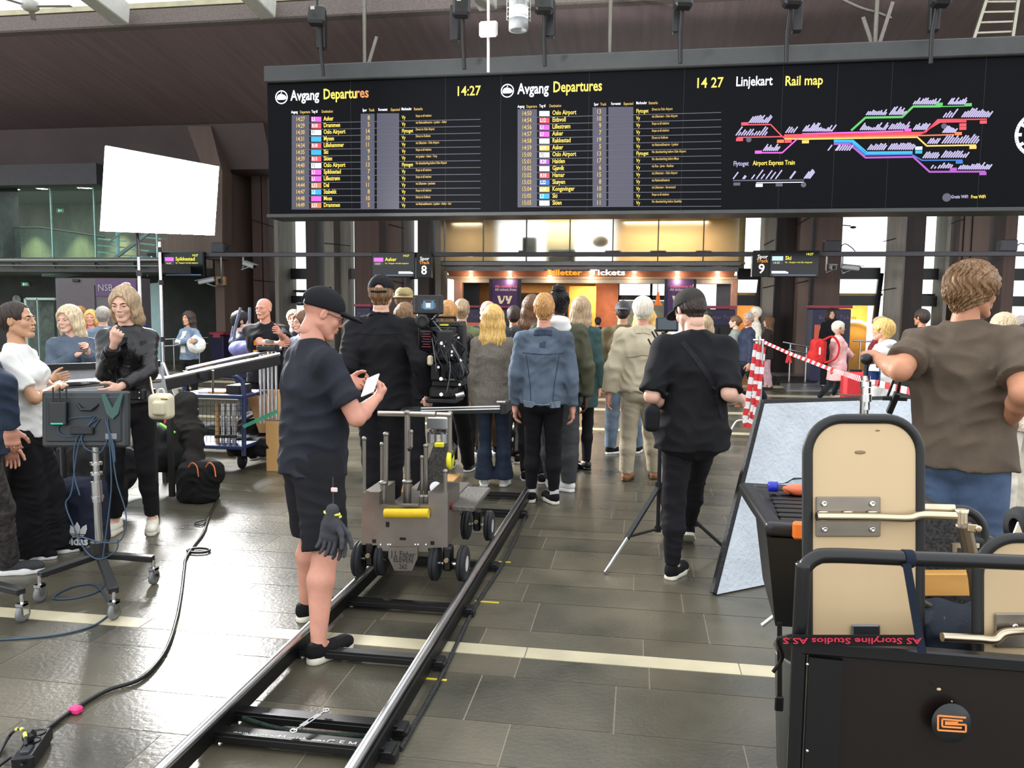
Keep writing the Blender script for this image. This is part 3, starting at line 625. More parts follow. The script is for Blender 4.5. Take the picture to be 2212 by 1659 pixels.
# ticket machines
def machine(px0, px1, top, y, label, txt, depth=.7, screen=True):
    c0, c1 = onY(px0, top+30, y), onY(px1, top+30, y); zt_ = onY((px0+px1)/2, top, y).z; w_ = c1.x-c0.x; cx = (c0.x+c1.x)/2
    t = thing('ticket_machine', label, 'ticket machine', (cx, y+depth/2, 0), 0, 'navy ticket machines by the ticket office')
    m1 = MB(); m1.box((cx, y+depth/2, (zt_-.08)/2), (w_, depth, zt_-.08), b=.02); m1.put('cabinet', plastic('navy_cabinet', (38, 36, 66), .4), t)
    m1 = MB(); m1.box((cx, y+depth/2, zt_-.03), (w_+.05, depth+.05, .07), b=.01); m1.put('top_cap', plastic('raspberry_cap', (150, 54, 74), .4), t)
    m1 = MB(); m1.text(txt, (cx-w_*.34, y-.012, zt_-.32), (1, 0, 0), (0, 0, 1), .13, .01); m1.put('lettering', plastic('mauve_letter', (120, 96, 120), .5), t)
    if screen:
        m1 = MB(); m1.box((cx-w_*.3, y-.005, zt_-.62), (w_*.28, .03, .34), b=.005); m1.put('screen', glow('orange_screen', (214, 92, 56), .7), t)
        m1 = MB(); m1.box((cx+w_*.12, y-.01, zt_-.95), (w_*.55, .03, .95), b=.01); m1.put('front_panel', blackp, t)
        for k in range(3): m1 = MB(); m1.box((cx+w_*.2, y-.03, zt_-.75-.16*k), (w_*.22, .03, .07), b=.005); m1.put('slot', metal('steel_slot', (150, 150, 155), .3), t)
    return t
machine(768, 800, 657, 20.3, 'navy ticket machine partly hidden right of the man in the cap', 'Tickets'); machine(1000, 1108, 660, 20.6, 'wide navy ticket machine under the left purple banner', 'Tickets')
machine(1508, 1588, 661, 20.4, 'navy ticket machine at the right end of the ticket office', 'Billetter Tickets'); machine(1755, 1838, 660, 19.6, 'navy ticket machine with raspberry top behind the woman in pink', 'Billetter Tickets')
t = machine(455, 482, 718, 20.4, 'small low navy ticket validator on the left by the pillar', '', .4, False); t['category'] = 'ticket validator'
m1 = MB(); c = onY(468, 725, 20.38); m1.box(c, (.2, .04, .12)); m1.put('screen', glow('dim_red_screen', (150, 50, 60), .5), t)
# amber doorway curve behind the right machine and the silhouette
t = thing('light_arch', 'glowing curved amber light arch inside the doorway on the right', 'light', onY(1872, 720, YF+1.3))
m1 = MB(); m1.tube(curve_pts([onY(1830, 694, YF+1.35), onY(1855, 694, YF+1.35), onY(1876, 704, YF+1.35), onY(1884, 725, YF+1.35)], 6), .045, 8); m1.put('tube', glow('warm_white_tube', (255, 225, 150), 4), t)
area('arch_light', onY(1862, 672, YF+.9), onY(1862, 700, YF+1.5), .8, .3, 22, (1, .68, .3)); area('arch_light_b', onY(1622, 672, YF+.9), onY(1622, 700, YF+1.5), .5, .3, 9, (1, .6, .3))
# ================================================================ sign beam with platform displays
yb = 20.0
t = thing('sign_beam', 'long grey horizontal beam carrying the platform displays', 'beam', onY(1300, 549, yb))
z_ = onY(1106, 548.5, yb).z
m1 = MB(); m1.box(((onY(330, 549, yb).x+12)/2, yb+.20, z_), (12-onY(330, 549, yb).x, .14, .11), b=.01); m1.put('beam', plastic('slate_grey_metal', (72, 70, 76), .4), t)
navy_scr = plastic('dark_screen_glass', (8, 9, 14), .12)
def display(px0, px1, py0, py1, y, label, badge, dest, tm, mirror=False):
    a, b = onY(px0, py0, y), onY(px1, py1, y); cx, cz = (a.x+b.x)/2, (a.z+b.z)/2; w_, h_ = b.x-a.x, a.z-b.z
    t = thing('platform_display', label, 'display', (cx, y, cz), 0, 'platform displays on the sign beam')
    m1 = MB(); m1.box((cx, y+.07, cz), (w_, .14, h_), b=.01); m1.put('housing', blackm, t)
    m1 = MB(); m1.box((cx, y-.004, cz), (w_*.96, .012, h_*.94)); m1.put('screen', navy_scr, t)
    yy = y-.014; L = cx-w_/2
    m1 = MB(); m1.box((L+w_*.16, yy, cz+h_*.2), (w_*.22, .004, h_*.16)); m1.put('line_badge', badge, t)
    m1 = MB(); m1.box((L+w_*.16, yy, cz+h_*.04), (w_*.22, .004, h_*.12)); m1.text(tm, (L+w_*.07, yy-.003, cz+h_*.0), (1, 0, 0), (0, 0, 1), h_*.11, .003, mi=1); m1.put('time_badge', [glow('dim_violet', (74, 70, 100), .8), glow('amber_text', (250, 225, 110), 1.3)], t)
    m1 = MB(); m1.text(dest, (L+w_*.31, yy, cz+h_*.15), (1, 0, 0), (0, 0, 1), h_*.2, .003, bold=.012); m1.text('14:27', (L+w_*.72, yy, cz+h_*.32), (1, 0, 0), (0, 0, 1), h_*.12, .003, bold=.01)
    m1.text('Vy - Stopper ved alle stasjoner', (L+w_*.31, yy, cz+h_*.03), (1, 0, 0), (0, 0, 1), h_*.08, .003); m1.put('lettering', glow('yellow_text', (250, 235, 80), 1.4), t)
    m1 = MB(); s0 = .62 if mirror else .05; m1.prism([(L+w_*s0, yy, cz-h_*.36), (L+w_*(s0+.34), yy, cz-h_*.36), (L+w_*(s0+.33), yy, cz-h_*.31), (L+w_*(s0+.27), yy, cz-h_*.27), (L+w_*s0, yy, cz-h_*.27)], (0, .003, 0)); m1.put('train_symbol', glow('white_text', (235, 240, 255), 1.6), t)
    m1 = MB(); m1.box((cx, yy, cz-h_*.42), (w_*.86, .003, h_*.03)); m1.put('platform_line', glow('blue_grey_text', (120, 150, 190), .8), t)
    return t
vio = glow('magenta_badge', (214, 110, 220), 1.3); cy = glow('pale_cyan_badge', (190, 228, 235), 1.3)
display(803, 897, 545, 599, yb, 'platform display for Asker with magenta badge, beside the 8 sign', vio, 'Asker', '14:27', True); display(1663, 1769, 541, 599, yb, 'platform display for Ski with pale badge, beside the 9 sign', cy, 'Ski', '14:35')
display(352, 441, 544, 598, yb, 'platform display for Spikkestad behind the lamp stand', vio, 'Spikkestad', '14:41')
def trackno(px0, px1, py0, py1, y, n, label):
    a, b = onY(px0, py0, y), onY(px1, py1, y); cx, cz = (a.x+b.x)/2, (a.z+b.z)/2; w_, h_ = b.x-a.x, a.z-b.z
    t = thing('track_sign', label, 'sign', (cx, y, cz), 0, 'track number signs'); m1 = MB(); m1.box((cx, y+.06, cz), (w_, .12, h_), b=.008); m1.put('housing', blackm, t)
    m1 = MB(); m1.text('Spor', (cx-w_*.25, y-.004, cz+h_*.2), (1, 0, 0), (0, 0, 1), h_*.2, .004, bold=.01); m1.text(n, (cx-w_*.18, y-.004, cz-h_*.36), (1, 0, 0), (0, 0, 1), h_*.5, .004, bold=.015); m1.put('white_letters', glow('track_white', (250, 250, 245), 1.3), t)
    m1 = MB(); m1.text('Track', (cx-w_*.3, y-.004, cz+h_*.05), (1, 0, 0), (0, 0, 1), h_*.18, .004, bold=.01); m1.put('orange_letters', glow('track_orange', (250, 160, 40), 1.2), t)
    m1 = MB(); m1.cyl((cx-w_*.55, y+.05, cz-h_*.5), (cx-w_*.55, y+.05, cz+h_*.3), .025, 8); m1.put('mounting_tube', metal('sign_tube', (150, 150, 150), .4), t)
trackno(899, 932, 546, 600, yb, '8', 'black track sign reading Spor Track 8, left of the ticket office'); trackno(1628, 1661, 541, 598, yb, '9', 'black track sign reading Spor Track 9, right of the ticket office'); trackno(317, 350, 545, 597, yb, '7', 'black track sign half hidden behind the lamp stand')
# cameras, speakers, boxes on the walls
def cctv(px, py, y, d, label, arm):
    c = onY(px, py, y); t = thing('security_camera', label, 'security camera', c, 0, 'security cameras under the sign beam'); g = plastic('light_grey_housing', (170, 172, 174), .4); d = Vector(d).normalized()
    x, yv, z = basis(d, (0, 0, 1)); m1 = MB(); m1.box(c, (.13, .11, .42), (x, yv, z), .02); m1.put('housing', g, t)
    m1 = MB(); m1.box(c+yv*.065+d*.03, (.16, .015, .5), (x, yv, z), .005); m1.put('sunshield', g, t)
    m1 = MB(); m1.cyl(c+d*.2, c+d*.225, .045, 14); m1.put('lens', blackp, t)
    a = onY(*arm, y); m1 = MB(); m1.tube([c-Vector((0, 0, .06)), Vector((a.x, c.y, c.z-.14)), Vector((a.x, yb+.2, c.z-.05)), Vector((a.x, yb+.2, z_))], .025, 8); m1.put('bracket', metal('sign_tube', (150, 150, 150), .4), t)
cctv(446, 607, 19.8, (-1, -.4, -.25), 'grey security camera aimed left, beside the yellow wall box', (461, 560)); cctv(538, 572, 20.1, (1, -.4, -.3), 'grey security camera aimed right, hanging left of the tall window', (521, 545))
cctv(1838, 578, 20.1, (1, -.5, -.15), 'grey security camera aimed right, beside the right display', (1822, 560)); cctv(1799, 577, 20.2, (-.1, -1, -.1), 'grey security camera facing the hall, right of the display', (1786, 552))
t = thing('wall_speaker', 'square beige box with a round black speaker on the pillar', 'speaker', onY(478, 607, YF-1.7)); c = onY(478, 607, YF-1.75)
m1 = MB(); m1.box(c, (.28, .1, .24), b=.01); m1.put('casing', plastic('beige_casing', (176, 140, 96), .5), t); m1 = MB(); m1.lathe(c+Vector((0, -.05, 0)), (0, -1, 0), [(0.0, .004), (.04, .01), (.075, .012), (.075, 0)], 18); m1.put('cone', blackp, t)
for px, py, lab in ((475, 531, 'dark box with cables on the left end of the sign beam'), (1796, 527, 'grey projector box on the sign beam right of the 9 display'), (2175, 525, 'black loudspeaker box on the far right panel')):
    c = onY(px, py, 20.3); c.z = z_+.19; t = thing('equipment_box', lab, 'box', c); m1 = MB(); m1.box(c, (.36, .3, .27), b=.02); m1.put('casing', plastic('charcoal_box', (60, 58, 64), .4), t)
    m1 = MB(); m1.tube(curve_pts([c+Vector((.18, 0, -.05)), c+Vector((.3, 0, .06)), c+Vector((.45, 0, -.02)), c+Vector((.55, 0, -.12))], 5), .012, 6); m1.put('cable', blackp, t)
t = thing('street_lamp', 'thin lamp arm seen against the bright window on the right', 'lamp', onY(1840, 492, YF-.2)); m1 = MB(); m1.tube([onY(1812, 486, YF-.2), onY(1838, 488, YF-.2)], .015, 6); m1.put('arm', blackm, t); m1 = MB(); m1.ball(onY(1843, 491, YF-.2), (.08, .06, .035)); m1.put('head', blackm, t)
# handrails and ramp
for lab, y, rails in (('steel double handrail of the ramp left of the pink coat', 19.2, (((1692, 739), (1755, 751)), ((1703, 755), (1750, 765)))), ('pale handrail in front of the amber doorway', 20.8, (((1843, 736), (1905, 739)),)), ('bright double handrail along the left ribbed wall', 20.2, (((350, 733), (450, 729)), ((350, 748), (450, 742))))):
    t = thing('handrail', lab, 'handrail', onY(*rails[0][0], y)); hr = metal('polished_rail', (205, 205, 205), .2)
    for p0, p1 in rails: m1 = MB(); m1.cyl(onY(*p0, y), onY(*p1, y), .022, 8); m1.put('rail', hr, t)
    for f in (.25, .8): q = onY(*rails[0][0], y).lerp(onY(*rails[0][1], y), f); m1 = MB(); m1.cyl(q, (q.x, q.y, 0.0), .016, 8); m1.put('post', hr, t)
mb = MB(); mb.prism([onZ(1660, 806), onZ(1800, 806), onZ(1860, 845), onZ(1700, 845)], (0, 0, .02)); structure(mb, 'floor_ramp', mat('steel_ramp', (128, 130, 130), .35, .3, var=.1))
t = thing('floor_grating', 'slotted metal grating on the ramp behind the tape stand', 'grating', onZ(1700, 820)); gm = MB()
for k in range(16): gm.bar(onZ(1668+k*7, 815)+Vector((0, 0, .025)), onZ(1655+k*7, 830)+Vector((0, 0, .025)), .05, .012)
gm.put('slats', blackm, t)
# exit signs in the gallery and lobby
for px, py, lab in ((55, 614, 'green exit sign glowing in the dark lobby'), (131, 455, 'small green exit sign inside the upper gallery')):
    y = YG+3.46 if py > 600 else YG+4.46; c = onY(px, py, y); t = thing('exit_sign', lab, 'sign', c); m1 = MB(); m1.box(c, (.24, .06, .12), b=.005); m1.put('housing', white_steel, t)
    m1 = MB(); m1.box(c+Vector((0, -.033, 0)), (.2, .006, .1)); m1.box(c+Vector((-.03, -.037, 0)), (.03, .004, .07), mi=1); m1.box(c+Vector((.04, -.037, 0)), (.05, .004, .02), mi=1); m1.put('lit_panel', [glow('green_exit', (40, 130, 90), 1), glow('pale_green_exit', (210, 255, 220), 1.2)], t)
t = thing('clock', 'pale round clock on the dark lobby wall', 'clock', onY(36, 647, YG+3.47)); c = onY(36, 647, YG+3.47); m1 = MB(); m1.lathe(c, (0, -1, 0), [(0, .02), (.13, .02), (.14, .01), (.14, -.02)], 24); m1.put('dial', plastic('grey_dial', (150, 156, 150), .5), t)
m1 = MB(); m1.bar(c+Vector((0, -.03, 0)), c+Vector((0, -.03, .09)), .01, .005); m1.bar(c+Vector((0, -.03, 0)), c+Vector((.06, -.03, 0)), .01, .005); m1.put('hands', blackm, t)
t = thing('glass_cabinet', 'lit glass display cabinet in the lobby behind the woman in white', 'cabinet', onY(85, 700, YG+1.5)); t.location.z = 0
m1 = MB(); rect(m1, 55, 118, 643, 648, YG+1.5, .4); rect(m1, 55, 60, 645, 800, YG+1.5, .06); rect(m1, 82, 84, 645, 800, YG+1.5, .06); m1.put('frame', plastic('pale_frame', (150, 170, 166), .4), t)
m1 = MB(); rect(m1, 60, 118, 648, 800, YG+1.9, .03); m1.put('back_panel', mat('cabinet_back', (80, 92, 84), .5, var=.4, vscale=6), t)
# ================================================================ departure board
YB = 14.5
bl, br = onY(578, 300, YB).x, onY(2300, 300, YB).x
zb0, zb1, zb2 = onY(1400, 456, YB).z, onY(1400, 150, YB).z, onY(1400, 112, YB).z
t = board = thing('departure_board', 'huge black electronic board with departures and a rail map hung over the hall', 'departure board', ((bl+br)/2, YB, zb0))
scr = mat('black_led_panel', (9, 10, 14), .6, var=0, spec=.1)
m1 = MB(); m1.box(((bl+br)/2, YB+.3, (zb0+zb1)/2), (br-bl, .6, zb1-zb0), b=.02); m1.put('housing', scr, t)
m1 = MB(); m1.box(((bl+br)/2, YB+.28, (zb1+zb2)/2), (br-bl+.04, .72, zb2-zb1), b=.02); m1.put('top_fascia', mat('dark_grey_fascia', (58, 60, 60), .5, var=.1), t)
m1 = MB(); m1.box(((bl+br)/2, YB+.28, zb0-.03), (br-bl+.04, .7, .07), b=.01); m1.put('bottom_edge', mat('dark_grey_fascia', (58, 60, 60), .5), t)
yy = YB-.006
WT = glow('led_white', (245, 245, 255), 1.6); YT = glow('led_yellow', (255, 226, 84), 1.3); AT = glow('led_amber', (236, 196, 96), 1.0); LN = glow('led_rule', (92, 94, 116), .7); VB = glow('led_violet_block', (72, 70, 98), .75); OT = glow('led_orange', (240, 150, 70), 1.1)
RED = glow('led_red', (232, 60, 80), 1.2); MAG = glow('led_magenta', (226, 84, 214), 1.2); CYA = glow('led_cyan', (0, 176, 230), 1.2); BLU = glow('led_blue', (20, 110, 200), 1.2); ORA = glow('led_orange_badge', (250, 120, 60), 1.2); PUR = glow('led_purple', (170, 70, 190), 1.2); YEL = glow('led_yellow_badge', (250, 205, 90), 1.2)
MS = [WT, YT, AT, LN, VB, OT, RED, MAG, CYA, BLU, ORA, PUR, YEL]; W_, Y_, A_, L_, V_, O_, RD, MG, CN, BU, OR, PU, YL = range(13)
def P(px, py): return onY(px, py, yy)
def hgt(px, dpy): return P(px, 300-dpy).z-P(px, 300).z
def board_half(name, x0, logo, head, clock, cols, rows, ytop, ybot, hd, ry, dy):
    m = MB()
    # round train emblem
    c = P(*logo); r = hgt(logo[0], 13.5)
    ring = [c+Vector((math.cos(a)*r, 0, math.sin(a)*r)) for a in [k*2*math.pi/28 for k in range(28)]]; m.tube(ring, r*.09, 5, closed=True, mi=W_)
    m.prism([c+Vector((u*r, -.004, v*r)) for u, v in ((-.8, -.3), (-.78, .1), (-.5, .42), (-.1, .5), (.25, .45), (.6, .3), (.85, 0), (.82, -.25), (.5, -.42), (-.6, -.42))], (0, .003, 0), mi=W_)
    m.bar(c+Vector((-.1*r, -.004, .5*r)), c+Vector((.1*r, -.004, .8*r)), r*.1, .004, (0, 1, 0), mi=W_)
    m.text('Avgang', P(*head[0]), (1, 0, 0), (0, 0, 1), hgt(700, 31), .004, bold=.018, mi=W_, sx=.74)
    if x0 < 800:
        m.text('Departu', P(*head[1]), (1, 0, 0), (0, 0, 1), hgt(700, 31), .004, bold=.018, mi=Y_, sx=.74); m.text('res', P(768, head[1][1]-3), (1, 0, 0), (0, 0, 1), hgt(700, 31), .004, bold=.018, mi=O_, sx=.78)
    else: m.text('Departures', P(*head[1]), (1, 0, 0), (0, 0, 1), hgt(700, 31), .004, bold=.018, mi=Y_, sx=.72)
    m.text(clock[0], P(clock[1], clock[2]), (1, 0, 0), (0, 0, 1), hgt(1000, 29), .004, bold=.012, mi=Y_, sx=.88)
    for tx, (a, b) in zip(cols['heads'], (('Avgang ', 'Departure'), ('Tog til ', 'Destination'), ('Spor ', 'Track'), ('Forventet ', 'Expected'), ('Merknader ', 'Remarks'))):
        o = P(tx, hd(tx)); m.text(a, o, (1, 0, 0), (0, 0, 1), hgt(tx, 8.5), .003, bold=.01, mi=W_, sx=.62)
        m.text(b, P(tx+len(a)*2.7, hd(tx)), (1, 0, 0), (0, 0, 1), hgt(tx, 8.5), .003, bold=.01, mi=A_, sx=.66)
    n = len(rows)
    def colblock(xa, xb):
        ya, yb_ = ry(0, (xa+xb)/2)-dy*.92, ry(n-1, (xa+xb)/2)+dy*.25
        m.prism([P(xa, ya)+Vector((0, .003, 0)), P(xb, ya)+Vector((0, .003, 0)), P(xb, yb_)+Vector((0, .003, 0)), P(xa, yb_)+Vector((0, .003, 0))], (0, .002, 0), mi=V_)
    colblock(*cols['timeblk']); colblock(*cols['trkblk']); colblock(*cols['expblk'])
    for k, (tm, bc, bt, dest, tr, op, rem) in enumerate(rows):
        f = lambda px: ry(k, px)
        m.bar(P(cols['timeblk'][0], f(cols['timeblk'][0])+4.5), P(cols['end'], f(cols['end'])+4.0), .012, .003, (0, 1, 0), mi=L_)
        s = hgt(700, 13.2)
        m.text(tm, P(cols['time'], f(cols['time'])), (1, 0, 0), (0, 0, 1), s, .004, bold=.012, mi=A_, sx=.72)
        bx = cols['badge']; yb_ = f(bx)
        m.prism([P(bx, yb_+2), P(bx+22, yb_+2), P(bx+22, yb_-9), P(bx, yb_-9)], (0, .002, 0), mi=bc)
        if bt: m.text(bt, P(bx+2, yb_)+Vector((0, -.003, 0)), (1, 0, 0), (0, 0, 1), s*.85, .003, bold=.01, mi=(V_ if bc == W_ else W_), sx=.72)
        m.text(dest, P(cols['dest'], f(cols['dest'])), (1, 0, 0), (0, 0, 1), s, .004, bold=.012, mi=Y_, sx=.72)
        m.text(tr, P(cols['trk'], f(cols['trk'])), (1, 0, 0), (0, 0, 1), s, .004, align='RIGHT', bold=.012, mi=A_, sx=.8)
        m.text(op, P(cols['op'], f(cols['op'])), (1, 0, 0), (0, 0, 1), s*.82, .003, bold=.01, mi=Y_, sx=.72)
        m.text(rem, P(cols['rem'], f(cols['rem'])-4), (1, 0, 0), (0, 0, 1), s*.55, .003, bold=.01, mi=A_, sx=.62)
    m.put(name, MS, board)
S = 'Stops at all stations'
rows1 = [('14:27', MG, 'L1', 'Asker', '8', 'Vy', S), ('14:29', RD, 'R10', 'Drammen', '5', 'Vy', 'via Nationaltheatret - Lysaker - Asker'), ('14:30', W_, 'F1', 'Oslo Airport', '14', 'Flytoget', 'Direct to Oslo Airport'), ('14:31', CN, '', 'Mysen', '10', 'Vy', 'Direct to Kolbotn'),
 ('14:34', RD, 'R10', 'Lillehammer', '11', 'Vy', 'via Lillestrøm - Oslo Airport'), ('14:35', CN, '', 'Ski', '9', 'Vy', S), ('14:39', RD, 'R11', 'Skien', '5', 'Vy', 'via Lysaker - Asker - Torp'), ('14:40', W_, 'F2', 'Oslo Airport', '13', 'Flytoget', 'No disembarking before Oslo Airport'),
 ('14:41', MG, 'L1', 'Spikkestad', '7', 'Vy', S), ('14:41', MG, 'L1', 'Lillestrøm', '9', 'Vy', S), ('14:44', OR, 'L13', 'Dal', '11', 'Vy', 'via Lillestrøm - Jessheim'), ('14:47', CN, 'L2', 'Stabekk', '8', 'Vy', S), ('14:48', MG, '', 'Moss', '10', 'Vy', 'Direct to Kolbotn'), ('14:49', OR, 'L13', 'Drammen', '5', 'Vy', 'via Nationaltheatret - Lysaker - Asker - Lier')]
rows2 = [('14:50', W_, '', 'Oslo Airport', '13', 'Flytoget', 'Direct to Oslo Airport'), ('14:54', RD, 'L12', 'Eidsvoll', '10', 'Vy', 'via Lillestrøm - Oslo Airport'), ('14:56', MG, 'L1', 'Lillestrøm', '9', 'Vy', S), ('14:57', MG, 'L1', 'Asker', '7', 'Vy', S), ('14:58', W_, '', 'Rakkestad', '19', 'Vy', 'Direct to Kolbotn'),
 ('14:59', YL, 'L14', 'Asker', '5', 'Vy', 'via Nationaltheatret - Lysaker'), ('15:00', W_, 'F2', 'Oslo Airport', '13', 'Flytoget', 'No disembarking before Oslo Airport'), ('15:01', PU, 'R20', 'Halden', '17', 'Vy', 'No disembarking before Moss'), ('15:02', W_, '', 'Gjøvik', '6', 'Vy', 'via Roa - Jaren - Raufoss'), ('15:02', RD, 'R10', 'Hamar', '15', 'Vy', 'via Lillestrøm - Oslo Airport'),
 ('15:03', BU, 'L22', 'Skøyen', '8', 'Vy', 'via Nationaltheatret'), ('15:04', YL, 'L14', 'Kongsvinger', '10', 'Vy', 'via Lillestrøm - Sørumsand'), ('15:05', CN, 'L2', 'Ski', '10', 'Vy', S), ('15:05', W_, '', 'Skien', '11', 'Vy', 'No disembarking before Sandvika')]
c1 = dict(heads=(629, 673, 783, 817, 867), timeblk=(630, 668), trkblk=(779, 809), expblk=(814, 862), time=639, badge=672, dest=699, trk=799, op=868, rem=898, end=1038)
board_half('departures_screen', 578, (608, 210), ((628, 217), (698, 214)), ('14:27', 984, 207), c1, rows1, 250, 450, lambda x: 245-(x-629)*.028, lambda k, x: 262+14.25*k-(x-630)*.02*(1-k/14), 14.25)
c2 = dict(heads=(1118, 1165, 1283, 1320, 1374), timeblk=(1118, 1160), trkblk=(1280, 1310), expblk=(1314, 1368), time=1127, badge=1165, dest=1193, trk=1299, op=1374, rem=1408, end=1558)
board_half('departures_screen', 1100, (1096, 196), ((1118, 203), (1194, 199)), ('14 27', 1501, 190), c2, rows2, 240, 450, lambda x: 233-(x-1118)*.03, lambda k, x: 250+14.8*k-(x-1118)*.025*(1-k/14), 14.8)
# rail map
m = MB()
m.text('Linjekart', P(1589, 186), (1, 0, 0), (0, 0, 1), hgt(1600, 29), .004, bold=.015, mi=W_, sx=.76); m.text('Rail map', P(1695, 185), (1, 0, 0), (0, 0, 1), hgt(1600, 29), .004, bold=.015, mi=Y_, sx=.8)
m.text('Flytoget', P(1584, 358), (1, 0, 0), (0, 0, 1), hgt(1600, 14), .004, bold=.012, mi=14, sx=.72); m.text('Airport Express Train', P(1626, 357), (1, 0, 0), (0, 0, 1), hgt(1600, 14), .004, bold=.012, mi=Y_, sx=.72)
def zp(x, y): return (1560+x*652/2212, 120+y*360/1221)
def line(pts, mi, wd=.02):
    q = [P(*zp(*p)) for p in pts]
    for a, b in zip(q, q[1:]): m.bar(a, b, wd, .004, (0, 1, 0), mi=mi)
    for a in q[1:-1]: m.lathe(a+Vector((0, .002, 0)), (0, -1, 0), [(0, .0), (wd/2, .0)], 8, mi=mi)
line([(190, 507), (355, 505), (450, 603)], RD); line([(110, 600), (450, 594)], RD)
for k in range(5): line([(455-k*2, 582+6*k), (1490-k*14, 562+5*k), (1580+k*6, 470+k*6), (1940 if k == 0 else 1790, 466+k*6)] if k < 4 else [(455, 606), (1500, 585), (1700, 580)], (RD, RD, RD, RD, OR)[k])
line([(290, 712), (440, 712), (590, 574), (1330, 553)], MG, .024)
line([(455, 609), (600, 612), (1430, 598), (1500, 662), (1860, 656)], YL, .024)
green = glow('led_green', (80, 190, 90), 1.2); MS.append(green)
line([(945, 550), (1050, 455), (1320, 450), (1400, 373), (1600, 372)], 13, .035); line([(1600, 374), (1780, 370)], 13, .015)
for k in range(3): line([(818, 622+8*k), (960-k*6, 622+8*k), (1060-k*10, 708+10*k), (1395, 705+9*k)], (CN, CN, BU)[k], .022)
line([(1395, 728), (1465, 768), (1760, 766)], BU); line([(818, 648), (935, 650), (1050, 748), (1400, 742), (1520, 852), (1930, 850)], PU, .03)
line([(80, 916), (600, 912)], L_); line([(250, 932), (600, 928)], W_, .012)
rr = random.Random(5)
def ticks(x0, x1, y, n, L0, L1, slant=1.0):
    for k in range(n):
        x = x0+(x1-x0)*k/max(1, n-1); L = rr.uniform(L0, L1); a = P(*zp(x, y-4)); b = P(*zp(x+L*.75*slant, y-4-L)); m.bar(a, b, .022, .004, (0, 1, 0), mi=14)
MS.append(glow('led_lilac', (205, 195, 240), 1.0))
for a in ((195, 330, 498, 10, 25, 60), (100, 310, 590, 12, 20, 70), (300, 400, 702, 8, 25, 55), (465, 520, 570, 4, 25, 45), (590, 800, 560, 16, 15, 65), (1055, 1190, 440, 10, 20, 42), (1225, 1330, 438, 8, 25, 68), (1400, 1570, 362, 12, 20, 50), (1655, 1770, 362, 9, 20, 52), (1010, 1190, 550, 13, 15, 55), (1220, 1350, 545, 9, 30, 58), (1400, 1490, 548, 7, 25, 52), (1620, 1680, 458, 4, 30, 70), (1755, 1950, 456, 13, 30, 68), (1615, 1700, 570, 7, 25, 52),
          (1505, 1570, 650, 5, 20, 45), (1610, 1860, 648, 14, 30, 70), (1065, 1180, 696, 8, 25, 55), (1215, 1390, 694, 12, 30, 52), (1470, 1570, 756, 7, 25, 50), (1605, 1780, 752, 11, 25, 60), (1530, 1580, 832, 3, 10, 35), (1600, 1670, 830, 5, 25, 50), (1730, 1950, 838, 15, 25, 55), (80, 80, 908, 1, 50, 52), (150, 160, 908, 2, 18, 28), (215, 390, 908, 6, 30, 90), (495, 500, 905, 2, 40, 55), (600, 640, 905, 4, 35, 75), (775, 830, 700, 2, 40, 48), (840, 930, 700, 6, 30, 42)): ticks(*a)
for x, y, mi in ((140, 500, RD), (102, 615, RD), (240, 707, MG), (402, 627, OR), (458, 627, RD), (585, 631, YL), (1565, 357, 13), (1778, 360, 13), (1888, 487, RD), (1738, 507, RD), (1738, 533, RD), (1705, 571, OR), (1336, 545, MG), (1812, 672, YL), (1415, 678, W_), (1415, 706, CN), (1712, 780, BU), (1668, 832, PU), (1885, 864, PU), (82, 941, L_), (246, 950, W_), (392, 947, L_)):
    a = P(*zp(x, y-10)); b = P(*zp(x+50, y+12)); m.box(((a.x+b.x)/2, yy-.004, (a.z+b.z)/2), (b.x-a.x, .004, a.z-b.z), mi=mi)
for x, y in ((195, 617), (1625, 517), (596, 947), (1645, 1040)): m.lathe(P(*zp(x, y)), (0, -1, 0), [(0, .004), (.045 if x < 1640 else .07, .004)], 14, mi=L_)
m.text('Gratis WiFi', P(*zp(1676, 1046)), (1, 0, 0), (0, 0, 1), hgt(2000, 10), .004, bold=.01, mi=14, sx=.75); m.text('Free WiFi', P(*zp(1822, 1046)), (1, 0, 0), (0, 0, 1), hgt(2000, 10), .004, bold=.01, mi=Y_, sx=.75)
m.put('rail_map_screen', MS, board)
m = MB(); cc = P(2246, 290); R1 = (P(2246, 290)-P(2192, 290)).length
for k in range(60):
    a = 2*math.pi*k/60; d = Vector((math.sin(a), 0, math.cos(a))); m.bar(cc+d*R1*(.72 if k % 5 == 0 else .86), cc+d*R1, .05 if k % 5 == 0 else .03, .004, (0, 1, 0))
m.put('clock_ticks', WT, board)
m = MB()   # seams between the panels
for px in (760, 962, 1080, 1268, 1470, 1680, 1796, 1912, 2110): m.bar(onY(px, 455, YB-.002), Vector((onY(px, 455, YB).x, YB-.002, zb1)), .008, .003, (0, 1, 0))
m.put('panel_seam', plastic('seam_black', (4, 4, 5), .6), board)
